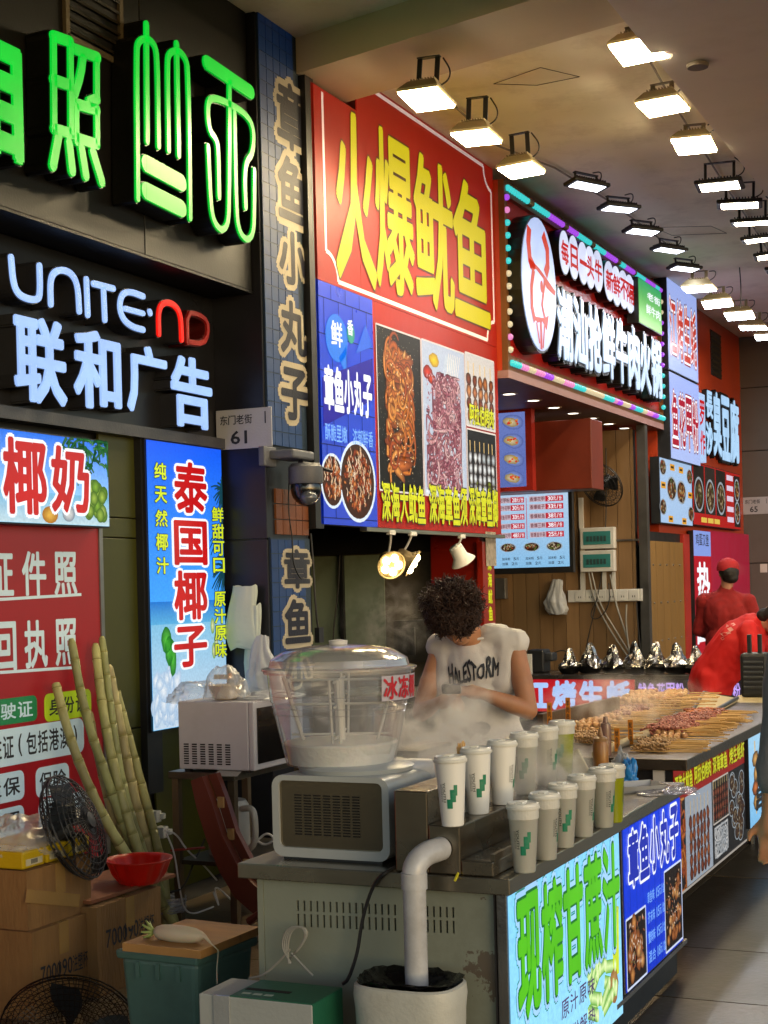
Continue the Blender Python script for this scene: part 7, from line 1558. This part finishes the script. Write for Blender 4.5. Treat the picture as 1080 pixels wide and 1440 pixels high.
for i in range(3): m_.plate(k_, rect(a.x+.12+i*.035, a.x+.145+i*.035, 3.65, 3.665), 0, .0006)
m_.build('printed_marks', mat('pale_print', '9cac9c', .6), t)
cx_, cy_ = P(577, 1390, Y=3.78).x, 3.78; rz_ = 85/(FPX/ P(577, 1390, Y=3.78).dot(F0)); zt_ = P(577, 1388, Y=cy_-.06).z; t = thing('waste_bin', 'white ribbed bin with a black liner catching the elbow pipe', 'bin', (cx_, cy_, 0)); n_ = 64; vs = []; prof = ((.82, 0), (.86, .02), (.97, zt_-.07), (1.0, zt_-.03), (.98, zt_-.005), (.93, zt_), (.89, zt_-.02), (.87, zt_-.10))
for r, z in prof:
    for q_ in range(n_):
        a = 2*math.pi*q_/n_; sq = (abs(math.cos(a))**3.2+abs(math.sin(a))**3.2)**(-1/3.2); rib = .006 if (q_ % 2 and .02 < z < zt_-.08 and r > .85) else 0; rr = rz_*r*sq*.92-rib; vs.append((cx_+rr*math.cos(a)*1.0, cy_+rr*math.sin(a)*.72, z))
m_ = MB(); m_.add(vs, [(i*n_+q_, i*n_+(q_+1) % n_, (i+1)*n_+(q_+1) % n_, (i+1)*n_+q_) for i in range(len(prof)-1) for q_ in range(n_)]); m_.build('bin_body', mat('bin_white', 'b4b4aa', .4, 0, .05, dirt=.3), t, auto=True)
rnd = random.Random(5); vs = []; prof = ((.97, zt_+.008), (.90, zt_+.012), (.75, zt_-.01), (.5, zt_-.03), (.0, zt_-.04))
for r, z in prof:
    for q_ in range(40):
        a = 2*math.pi*q_/40; sq = (abs(math.cos(a))**3.2+abs(math.sin(a))**3.2)**(-1/3.2); rr = rz_*r*sq*.90*(1+rnd.uniform(-.03, .03)); vs.append((cx_+rr*math.cos(a), cy_+rr*math.sin(a)*.72, z+rnd.uniform(-.005, .006)*(r > 0)))
m_ = MB(); m_.add(vs, [(i*40+q_, i*40+(q_+1) % 40, (i+1)*40+(q_+1) % 40, (i+1)*40+q_) for i in range(len(prof)-1) for q_ in range(40)]); m_.build('black_liner', mat('liner_black', '101012', .2, 0, .2, 8, .5, 30), t, smooth=True)
# coiled cable on the cabinet
m_ = MB(); pq = lambda u, v, d=.02: P(u, v, Y=YN-d); 
for k_ in range(4): wire(m_, [pq(406+k_, 1355), pq(404-k_*3, 1330), pq(409-k_*2, 1308-k_), pq(422+k_, 1302), pq(431+k_, 1312), pq(424, 1330), pq(408, 1348)], .0035)
wire(m_, [pq(408, 1335), pq(390, 1355), pq(370, 1372), pq(350, 1376)], .0035); wire(m_, [pq(410, 1340), pq(428, 1360), pq(440, 1372)], .0035); tag(m_.build('coiled_cable', mat('cable_white_grey', '8c8c84', .4)), 'coiled grey cable tied in a bundle on the chipped cabinet', 'cable')
# ================================================================== PEOPLE
def V(*a): return Vector(a)
def blob(parts, voxel=.010, smooth=6, disp=None):
    """one continuous skin grown round tapered limbs and ellipsoids"""
    m = MB()
    for p in parts:
        if p[0] == 'c':
            _, p0, p1, r0, r1 = p; p0, p1 = Vector(p0), Vector(p1); d = (p1-p0); L = d.length or 1e-4; d = d/L; pts, rr = [], []
            for q in (0, .35, .7, .95): pts.append(p0-d*r0*math.cos(q*math.pi/2)); rr.append(max(.001, r0*math.sin(q*math.pi/2)))
            for q in (.0, .5, 1.): pts.append(p0.lerp(p1, q)); rr.append(r0+(r1-r0)*q)
            for q in (.95, .7, .35, 0): pts.append(p1+d*r1*math.cos(q*math.pi/2)); rr.append(max(.001, r1*math.sin(q*math.pi/2)))
            m.tube(pts, rr, 14)
        else:
            _, c, r, e = p; M = Matrix.Rotation(e[2], 3, 'Z') @ Matrix.Rotation(e[1], 3, 'Y') @ Matrix.Rotation(e[0], 3, 'X'); m.ball(c, r, 18, M)
    me = m.mesh('tmp'); o = bpy.data.objects.new('tmp', me); COL.objects.link(o)
    r = o.modifiers.new('r', 'REMESH'); r.mode = 'VOXEL'; r.voxel_size = voxel
    s_ = o.modifiers.new('s', 'SMOOTH'); s_.iterations = smooth; s_.factor = .6
    dg = bpy.context.evaluated_depsgraph_get(); dg.update(); out = bpy.data.meshes.new_from_object(o.evaluated_get(dg))
    bpy.data.objects.remove(o); bpy.data.meshes.remove(me)
    if disp:
        for v in out.vertices: v.co += v.normal*disp(v.co)
    out.shade_smooth(); return out
def hand(w, d, side, curl=.5, up=V(0, 0, 1), size=1.):
    """palm, four unequal bent fingers and a thumb leaving the side of the palm; w wrist, d direction"""
    d = Vector(d).normalized(); s_ = d.cross(up).normalized()*side; n_ = s_.cross(d).normalized()*side; out = [('c', w, w+d*.045*size, .026*size, .034*size)]
    palm = w+d*.055*size
    for k in (-1, 0, 1): out.append(('c', palm-d*.03*size+s_*k*.020*size, palm+d*.03*size+s_*k*.024*size, .016*size, .015*size))
    for k, L in ((-1.5, .062), (-.5, .076), (.5, .08), (1.5, .07)):
        p = palm+d*.03*size+s_*k*.019*size; a = curl
        for seg in (.45, .32, .23):
            q = p+(d*math.cos(a)-n_*math.sin(a)*1)*L*seg*size; out.append(('c', p, q, .0095*size, .0085*size)); p = q; a += curl*.9
    p = palm-d*.02*size+s_*.03*size; q = p+(d*.6+s_*.7-n_*.25).normalized()*.038*size; out += [('c', p, q, .013*size, .011*size), ('c', q, q+(d*.9+s_*.1-n_*.3).normalized()*.03*size, .011*size, .009*size)]
    return out
def cloth(a): return lambda co: a*(noise.noise(co*9)*.9+(.5-abs(noise.noise(co*Vector((16, 16, 8)))))*.7) if False else a*(noise.noise(Vector((co.x*9, co.y*9, co.z*6)))+.6*(.4-abs(noise.noise(Vector((co.x*17+5, co.y*17, co.z*11))))))
def hmesh(name, me, m, parent): return link(name, me, m, parent)
skin = mat('skin_tan', 'b07c58', .5, 0, .1, 14, .06, 150, sss=.15); skin2 = mat('skin_light', 'a8745a', .5, 0, .1, 14, .06, 150, sss=.15)
def head_parts(c, f, up, k=1.):
    """cranium, face, jaw, nose, lips, ears; f forward, up"""
    f = Vector(f).normalized(); up = Vector(up); up = (up-f*up.dot(f)).normalized(); s_ = f.cross(up).normalized()
    R = Matrix((s_, f, up)).transposed().to_euler(); e = (R.x, R.y, R.z)
    A = lambda x, y, z: c+s_*x*k+f*y*k+up*z*k
    def el(x, y, z, r): return ('e', A(x, y, z), [q*k for q in r], e)
    return [el(0, -.015, .03, (.076, .095, .085)), el(0, .03, -.02, (.062, .068, .085)), el(0, .045, -.075, (.042, .045, .035)), ('c', A(0, .092, .01), A(0, .108, -.022), .009*k, .013*k), el(0, .088, -.052, (.022, .012, .010)),
            el(.077, -.005, -.01, (.010, .018, .03)), el(-.077, -.005, -.01, (.010, .018, .03)), el(.03, .082, .03, (.02, .012, .008)), el(-.03, .082, .03, (.02, .012, .008))], A
# ---- curly haired person in the white vest
bx_, by_ = P(668, 900, Y=6.38).x, 6.38; B = lambda x, y, z: V(bx_+x, by_+y, z)
pm = thing('person', 'person with bushy dark hair and a white sleeveless shirt, looking down behind the cups', 'person', B(0, 0, 0))
hc = B(-.035, -.13, 1.455); hp, HA = head_parts(hc, (.10, -.62, -.78), (0, -.75, .62), 1.06)
arms = []
for (s_, sh, el_, wr, wd) in ((1, (.180, .02, 1.315), (.262, -.045, 1.035), (.125, -.25, 1.125), (-.8, -.35, .15)), (-1, (-.180, .02, 1.295), (-.25, -.06, 1.02), (-.09, -.25, 1.08), (.8, -.35, .2))):
    arms += [('c', B(*sh), B(*sh).lerp(B(*el_), .5), .048, .047), ('c', B(*sh).lerp(B(*el_), .5), B(*el_), .050, .041), ('c', B(*el_), B(*el_).lerp(B(*wr), .4), .042, .041), ('c', B(*el_).lerp(B(*wr), .4), B(*wr), .041, .026)]
    arms += hand(B(*wr), wd, s_, .6, V(0, -.4, 1))
torso = [('e', B(0, .06, 1.22), (.148, .098, .18), (0, 0, 0)), ('e', B(0, .06, 1.02), (.145, .100, .16), (0, 0, 0)), ('c', B(-.165, .03, 1.312), B(.165, .03, 1.327), .050, .050), ('c', B(-.01, .0, 1.34), hc+V(0, .045, -.03), .062, .058), ('c', B(0, .06, .95), B(0, .06, .88), .14, .14)]
legs = [x for s_ in (-1, 1) for x in (('c', B(s_*.09, .06, .88), B(s_*.10, .03, .48), .085, .058), ('c', B(s_*.10, .03, .48), B(s_*.10, .08, .10), .058, .038), ('c', B(s_*.10, .09, .04), B(s_*.11, -.06, .035), .036, .032))]
hmesh('body', blob(hp+arms+torso+legs, .0085, 5), skin, pm)
sh_parts = [('e', B(0, .05, 1.22), (.178, .135, .17), (0, 0, 0)), ('e', B(0, .05, 1.05), (.185, .14, .20), (0, 0, 0)), ('e', B(0, .06, .90), (.20, .15, .14), (0, 0, 0)), ('c', B(-.180, .02, 1.312), B(-.075, .015, 1.352), .067, .062), ('c', B(.180, .02, 1.332), B(.075, .015, 1.360), .067, .062), ('c', B(-.09, .07, 1.35), B(.09, .07, 1.36), .05, .05), ('c', B(-.125, .02, 1.16), B(-.150, .02, 1.30), .078, .072), ('c', B(.125, .02, 1.16), B(.150, .02, 1.32), .078, .072), ('e', B(0, .03, 1.275), (.17, .105, .09), (0, 0, 0))]
sme = blob(sh_parts, .010, 3, lambda co: cloth(.014)(co)+.010*noise.noise(Vector((co.x*14+co.z*5, co.y*14, co.z*3.5)))+.003*(.4-abs(noise.noise(Vector((co.x*30+co.z*12, co.y*20, co.z*8)))))); shirt = hmesh('sleeveless_shirt', sme, mat('shirt_white', 'd2cec8', .8, 0, .05, 6, .15, 200), pm)
bvh = BVHTree.FromPolygons([v.co.copy() for v in sme.vertices], [tuple(p.vertices) for p in sme.polygons])
m_ = MB(); vs, fs = glyphmesh('HALESTORM'); xm = max(v[0] for v in vs); out = []
for dx, dy in ((0, 0), (.05, .0), (-.05, 0), (0, .03), (0, -.03)):
    out = []
    for v in vs:
        q = (v[0]/xm); x = bx_-.11+q*.24; z = 1.145+(v[1]+dy)*.11*(1+.25*math.sin(q*17))+q*.045+dx*.02; x += dx*.04
        h = bvh.ray_cast(V(x, by_-1, z), V(0, 1, 0))[0]; out.append(h+V(0, -.006-dx*.004, 0) if h else V(x, by_-.12, z))
    m_.add(out, fs)
m_.build('lettering', mat('ink_dark', '20242c'), shirt)
MB().tube([B(s_*.0+.0+.085*math.cos(q*math.pi/12)-.01, .005+.062*math.sin(q*math.pi/12), 1.368+.018*math.sin(q*math.pi/12)) for q in range(24) for s_ in (1,)], .007, 6, closed=True).build('neckline', mat('shirt_white', 'd2cec8'), shirt)
hmesh('trousers', blob([('c', B(0, .06, .95), B(0, .06, .88), .155, .155)]+[x for s_ in (-1, 1) for x in (('c', B(s_*.09, .06, .88), B(s_*.10, .03, .48), .10, .078), ('c', B(s_*.10, .03, .48), B(s_*.10, .08, .12), .078, .06))], .012, 4), mat('trousers_dark', '1c1e22', .8), pm)
gl = MB(); gl.box(B(.015, -.335, 1.15), (.085, .018, .05), rz=.3, rx=.6); g_ = gl.build('dark_pad', BLACKP(), None, bevel=.01); tag(g_, 'small black device held in the hands of the curly-haired person', 'device')
hr = MB(); rnd = random.Random(3); cc = hc+V(.0, -.045, .03)
hr.ball(cc, (.112, .105, .112), 20); hr.ball(hc+V(0, .03, .04), (.105, .11, .10), 20)
hair_o = hr.build('hair', mat('hair_base', '1c120e', .7, 0, .3, 30, .5, 60), pm, smooth=True)
hr = MB()
for i in range(2300):
    a = rnd.uniform(0, 6.283); z = rnd.uniform(-.9, 1); r = math.sqrt(1-z*z); d = V(r*math.cos(a), r*math.sin(a), z)
    p = cc+V(d.x*.105, d.y*.098, d.z*.104); L = rnd.uniform(.018, .046)*(1.35 if z > .1 else .75); u_ = d.orthogonal().normalized(); w_ = d.cross(u_); rc = rnd.uniform(.004, .011); t0 = rnd.uniform(0, 6.28); tn = rnd.choice((-1, 1))*rnd.uniform(1.0, 1.9); lean = V(rnd.uniform(-.35, .35), rnd.uniform(-.3, .3), rnd.uniform(-.5, .25)); pts = []
    for k in range(8):
        q = k/7; pts.append(p+d*L*q+lean*L*q*q+(u_*math.cos(t0+tn*k)+w_*math.sin(t0+tn*k))*rc*(.4+.8*q))
    hr.tube(pts, [.0042, .0042, .004, .0036, .0032, .0028, .002, .001], 3, cap=False)
h_ = hr.build('hair_curls', mat('hair_curl', '38241a', .55, 0, .4, 30, 0), hair_o, smooth=True); h_['kind'] = 'stuff'
# ---- person in the dark red sweatshirt and cap, seen from behind
bx_, by_ = P(1022, 900, Y=14.35).x, 14.35; pm = thing('person', 'person in a red cap and dark red sweatshirt, standing with the back turned', 'person', V(bx_, by_, 0)); B = lambda x, y, z: V(bx_+x, by_+y, z)
hc = B(.03, .0, 1.64); hp, HA = head_parts(hc, (-.45, .89, -.08), (0, 0, 1), 1.08)
sw = [('e', B(0, 0, 1.25), (.215, .15, .24), (0, 0, 0)), ('e', B(0, 0, .98), (.20, .15, .22), (0, 0, 0)), ('c', B(-.17, 0, 1.375), B(0, 0, 1.43), .07, .075), ('c', B(.17, 0, 1.375), B(0, 0, 1.43), .07, .075), ('c', B(0, 0, 1.44), B(.01, 0, 1.50), .075, .062)]
ar = []; sl = []
for s_ in (-1, 1):
    S_, E_, W_ = B(s_*.215, 0, 1.39), B(s_*.27, .06, 1.10), B(s_*.17, .28, 1.02); ar += [('c', S_, E_, .05, .04), ('c', E_, W_, .04, .027)]+hand(W_, (-s_*.4, .9, -.1), -s_, .5); sl += [('c', S_+V(-s_*.01, 0, -.01), E_, .074, .062), ('c', E_, E_.lerp(W_, .85), .06, .048)]
hmesh('body', blob(hp+ar+[('e', B(0, 0, 1.2), (.17, .11, .24), (0, 0, 0)), ('c', B(0, 0, 1.4), hc, .058, .058), ('c', B(0, 0, 1.0), B(0, 0, .9), .14, .14)]+[x for s_ in (-1, 1) for x in (('c', B(s_*.09, 0, .9), B(s_*.1, 0, .48), .085, .058), ('c', B(s_*.1, 0, .48), B(s_*.1, .0, .1), .058, .038), ('c', B(s_*.1, -.02, .04), B(s_*.1, .12, .035), .036, .03))], .011, 4), skin2, pm)
hmesh('sweatshirt', blob(sw+sl, .012, 4, cloth(.022)), mat('sweat_dark_red', '8a1818', .9, 0, .1, 20, .3, 200), pm)
hmesh('trousers', blob([('c', B(0, 0, .95), B(0, 0, .9), .16, .155)]+[x for s_ in (-1, 1) for x in (('c', B(s_*.09, 0, .9), B(s_*.1, 0, .48), .10, .08), ('c', B(s_*.1, 0, .48), B(s_*.1, .0, .12), .08, .065))], .014, 3), mat('trousers_dark', '1c1e22'), pm)
hmesh('hair', blob([('e', hc+V(.012, -.025, .008), (.090, .095, .09), (0, 0, 0)), ('e', hc+V(.02, -.045, -.045), (.078, .055, .055), (0, 0, 0))], .010, 2, cloth(.012)), mat('hair_dark', '120c0a', .6, 0, .3, 30, .5, 60), pm)
cp = MB(); cp.lathe([(.104, .0), (.105, .03), (.094, .075), (.055, .108), (.014, .121), (0.0, .122)], hc+V(.0, -.01, .025), 28); cpo = cp.build('cap', mat('cap_red', 'a0141c', .8, 0, .08, 20, .2, 150), pm, auto=True); cp = MB(); cp.ball(hc+V(0, -.01, .145), (.008, .008, .006), 8); cp.build('cap_button', mat('cap_red', 'a0141c'), cpo)
cp = MB(); fwd = V(-.45, .89, 0).normalized(); s_ = V(fwd.y, -fwd.x, 0); c0 = hc+V(0, -.01, .022); vs = []
for k in range(9): a = -1.1+2.2*k/8; vs.append(c0+(fwd*math.cos(a)+s_*math.sin(a))*.09)
for k in range(9): a = -1.1+2.2*k/8; vs.append(c0+(fwd*(math.cos(a)*.09+.075*math.cos(a*1.2))+s_*math.sin(a)*.088)+V(0, 0, -.012))
cp.add(vs, [(i, i+1, 10+i, 9+i) for i in range(8)]); o = cp.build('brim', mat('cap_red', 'a0141c'), cpo); md = o.modifiers.new('s', 'SOLIDIFY'); md.thickness = .004
# ---- person in the bright red shirt bending to the right
Y3 = 12.35; G3 = lambda u, v, dy=0: P(u, v, Y=Y3+dy); hip = G3(1003, 950); ch = G3(1040, 905); sho = G3(1052, 888, -.12); sho2 = G3(1060, 886, .2); hd = G3(1087, 872); pm = thing('person', 'person in a bright red short sleeved shirt, bending forward at the right edge', 'person', V(hip.x, hip.y, 0))
red3 = mat('shirt_bright_red', 'b80808', .75, 0, .06, 8, .2, 180, em=.0)
el3, wr3 = G3(1062, 928, -.2), G3(1094, 925, -.25); el4, wr4 = G3(1088, 925, .2), G3(1104, 945, .15)
fd = (hd-hip); fd.z = 0; fd.normalize(); hp, HA = head_parts(hd, fd+V(0, 0, -.75), fd*.6+V(0, 0, .8), 1.)
ft = [V(hip.x-.02+q*.03, hip.y+q*.14, 0) for q in (-1, 1)]
hmesh('body', blob(hp+[('c', hip, ch, .13, .13), ('c', ch, sho.lerp(sho2, .5), .11, .10), ('c', sho.lerp(sho2, .5), hd, .06, .058), ('c', sho, el3, .05, .04), ('c', el3, wr3, .04, .028), ('c', sho2, el4, .05, .04), ('c', el4, wr4, .04, .028)]+hand(wr3, (1, -.2, -.3), 1, .5)+hand(wr4, (1, 0, -.4), -1, .5)+[x for f_ in ft for x in (('c', hip+V(0, (f_-hip).y*.4, -.06), f_+V(.03, 0, .42), .075, .055), ('c', f_+V(.03, 0, .42), f_+V(-.03, 0, .08), .06, .04), ('c', f_+V(-.03, 0, .04), f_+V(.12, 0, .035), .036, .03))], .011, 4), skin2, pm)
sme = blob([('c', hip, ch, .18, .20), ('c', ch, sho.lerp(sho2, .5), .19, .15), ('c', sho, sho.lerp(el3, .75), .09, .085), ('c', sho2, sho2.lerp(el4, .7), .09, .085), ('c', hip+V(-.03, 0, -.10), hip, .175, .18), ('c', hip+V(-.02, -.10, -.12), hip+V(0, -.08, 0), .11, .12), ('c', hip+V(-.02, .10, -.12), hip+V(0, .08, 0), .11, .12)], .012, 5, cloth(.014)); so = hmesh('shirt', sme, red3, pm)
cf = MB(); cf.lathe([(.088, 0), (.09, .012)], sho.lerp(el3, .88), 20, M=(el3-sho).to_track_quat('Z', 'Y').to_matrix(), cap=False); cf.build('sleeve_band', mat('pale_print', '9cac9c'), so)
bvh = BVHTree.FromPolygons([v.co.copy() for v in sme.vertices], [tuple(p.vertices) for p in sme.polygons]); m_ = MB(); rnd = random.Random(9)
for (u, v, w, h) in ((1018, 892, 9, 5), (1027, 885, 8, 6), (1021, 880, 7, 4), (1031, 878, 6, 4), (1016, 898, 5, 4), (1024, 890, 7, 3)):
    q = []
    for du, dv in ((-w, -h*.3), (w*.2, -h), (w, h*.2), (-w*.1, h)):
        d = ray(u+du*.6, v+dv*.6); hit = bvh.ray_cast(V(0, 0, CH), d.normalized())[0]
        if hit: q.append(hit-d.normalized()*.004)
    if len(q) > 2: m_.add(q, [tuple(range(len(q)))])
if m_.f: m_.build('back_print', mat('print_pinkish', 'c88880', .7), so)
hmesh('trousers', blob([('c', hip+V(-.03, 0, -.2), hip+V(-.02, 0, -.12), .13, .12)]+[x for f_ in ft for x in (('c', hip+V(-.02, (f_-hip).y*.45, -.2), f_+V(.03, 0, .42), .095, .08), ('c', f_+V(.03, 0, .42), f_+V(-.03, 0, .1), .08, .065))], .014, 3), mat('trousers_dark', '1c1e22'), pm)
hmesh('hair', blob([('e', HA(0, -.02, .05), (.088, .09, .085), (0, 0, 0)), ('e', HA(0, -.06, .0), (.08, .06, .07), (0, 0, 0))], .010, 2, cloth(.014)), mat('hair_dark', '120c0a', .6, 0, .3, 30, .5, 60), pm)
# ---- passer-by whose arm enters at the right edge
G4 = lambda u, v: P(u, v, Y=4.9); el_, wr_ = G4(1090, 1060), G4(1082, 1145); shd = G4(1112, 905); c4 = V(shd.x+.26, 4.95, 0); pm = thing('person', 'passer-by in a grey top, only one hanging arm and hand showing at the right edge', 'person', c4); B = lambda x, y, z: V(c4.x+x, c4.y+y, z)
hp, HA = head_parts(B(0, 0, 1.63), (0, 1, 0), (0, 0, 1)); rs = B(.22, 0, 1.40)
hmesh('body', blob(hp+[('e', B(0, 0, 1.2), (.17, .11, .25), (0, 0, 0)), ('c', B(0, 0, 1.42), B(0, 0, 1.58), .058, .058), ('c', shd, el_, .048, .038), ('c', el_, wr_, .038, .026), ('c', rs, B(.27, 0, 1.1), .048, .04), ('c', B(.27, 0, 1.1), B(.26, .05, .85), .038, .027), ('c', shd+V(.03, 0, 0), rs, .06, .06), ('c', B(0, 0, 1.0), B(0, 0, .9), .14, .14)]+hand(wr_, (-.03, .05, -1), -1, .35, V(0, 1, 0))+hand(B(.26, .05, .85), (0, .1, -1), 1, .35, V(0, 1, 0))+[x for s_ in (-1, 1) for x in (('c', B(s_*.09, 0, .9), B(s_*.1, 0, .48), .085, .058), ('c', B(s_*.1, 0, .48), B(s_*.1, .0, .1), .058, .038), ('c', B(s_*.1, -.04, .04), B(s_*.1, .12, .035), .036, .03))], .009, 4), skin, pm)
hmesh('grey_top', blob([('e', B(0, 0, 1.22), (.20, .14, .25), (0, 0, 0)), ('e', B(0, 0, 1.0), (.19, .14, .2), (0, 0, 0)), ('c', shd, el_, .066, .056), ('c', el_, el_.lerp(wr_, .45), .056, .05), ('c', shd+V(.03, 0, -.01), rs, .075, .075), ('c', rs, B(.27, 0, 1.1), .065, .055)], .011, 4, cloth(.016)), mat('grey_fabric', '6c6a6e', .9, 0, .1, 20, .2, 180), pm)
hmesh('trousers', blob([('c', B(0, 0, .95), B(0, 0, .9), .16, .155)]+[x for s_ in (-1, 1) for x in (('c', B(s_*.09, 0, .9), B(s_*.1, 0, .48), .10, .08), ('c', B(s_*.1, 0, .48), B(s_*.1, .0, .12), .08, .065))], .014, 3), mat('trousers_dark', '1c1e22'), pm)
hmesh('hair', blob([('e', HA(0, -.02, .045), (.088, .10, .09), (0, 0, 0))], .011, 2, cloth(.01)), mat('hair_dark', '120c0a', .6, 0, .3, 30, .5, 60), pm)
# ================================================================== STEAM
def steam(label, c, r, dens, seed, scale=5.):
    key = 'steam_%d' % seed; m = bpy.data.materials.new(key); m.use_nodes = True; n = m.node_tree.nodes; l = m.node_tree.links; n.remove(n['Principled BSDF']); out = [x for x in n if x.type == 'OUTPUT_MATERIAL'][0]
    v = n.new('ShaderNodeVolumePrincipled'); v.inputs['Color'].default_value = (1, .98, .95, 1); v.inputs['Anisotropy'].default_value = .2
    tc = n.new('ShaderNodeTexCoord'); mp = n.new('ShaderNodeMapping'); mp.inputs['Location'].default_value = (seed*3.3, 0, 0); l.new(tc.outputs['Object'], mp.inputs[0])
    a = n.new('ShaderNodeTexNoise'); a.inputs['Scale'].default_value = scale; a.inputs['Detail'].default_value = 5; a.inputs['Distortion'].default_value = 1.2; a.inputs['Roughness'].default_value = .55; l.new(mp.outputs[0], a.inputs[0])
    g = n.new('ShaderNodeVectorMath'); g.operation = 'LENGTH'; sc_ = n.new('ShaderNodeVectorMath'); sc_.operation = 'MULTIPLY'; sc_.inputs[1].default_value = (1/r[0], 1/r[1], 1/r[2]); l.new(tc.outputs['Object'], sc_.inputs[0]); l.new(sc_.outputs[0], g.inputs[0])
    f = n.new('ShaderNodeMapRange'); f.inputs[1].default_value = .25; f.inputs[2].default_value = .98; f.inputs[3].default_value = 1; f.inputs[4].default_value = 0; l.new(g.outputs['Value'], f.inputs[0])
    t = n.new('ShaderNodeMapRange'); t.inputs[1].default_value = .49; t.inputs[2].default_value = .74; l.new(a.outputs[0], t.inputs[0])
    mu = n.new('ShaderNodeMath'); mu.operation = 'MULTIPLY'; l.new(f.outputs[0], mu.inputs[0]); l.new(t.outputs[0], mu.inputs[1]); m2 = n.new('ShaderNodeMath'); m2.operation = 'MULTIPLY'; m2.inputs[1].default_value = dens; l.new(mu.outputs[0], m2.inputs[0]); l.new(m2.outputs[0], v.inputs['Density']); l.new(v.outputs[0], out.inputs['Volume'])
    b = MB(); b.ball((0, 0, 0), r, 20); o = link('steam', b.mesh('steam'), m); o.location = c; tag(o, label, 'steam', None, 'stuff')
steam('steam rising in front of the curly-haired person behind the first cups', P(612, 1052, Y=5.25), (.34, .5, .30), 24, 1, 7)
steam('steam drifting among the drink cups on the steel steps', P(690, 1105, Y=4.75), (.34, .6, .25), 60, 2, 7)
steam('faint steam below the lit spot lamps', P(545, 870, Y=9.6), (.35, .4, .35), 4.5, 3, 7)
steam('thin smoke over the skewers on the grill counter', P(880, 985, Y=8.3), (.5, .9, .18), 4.0, 4, 5)
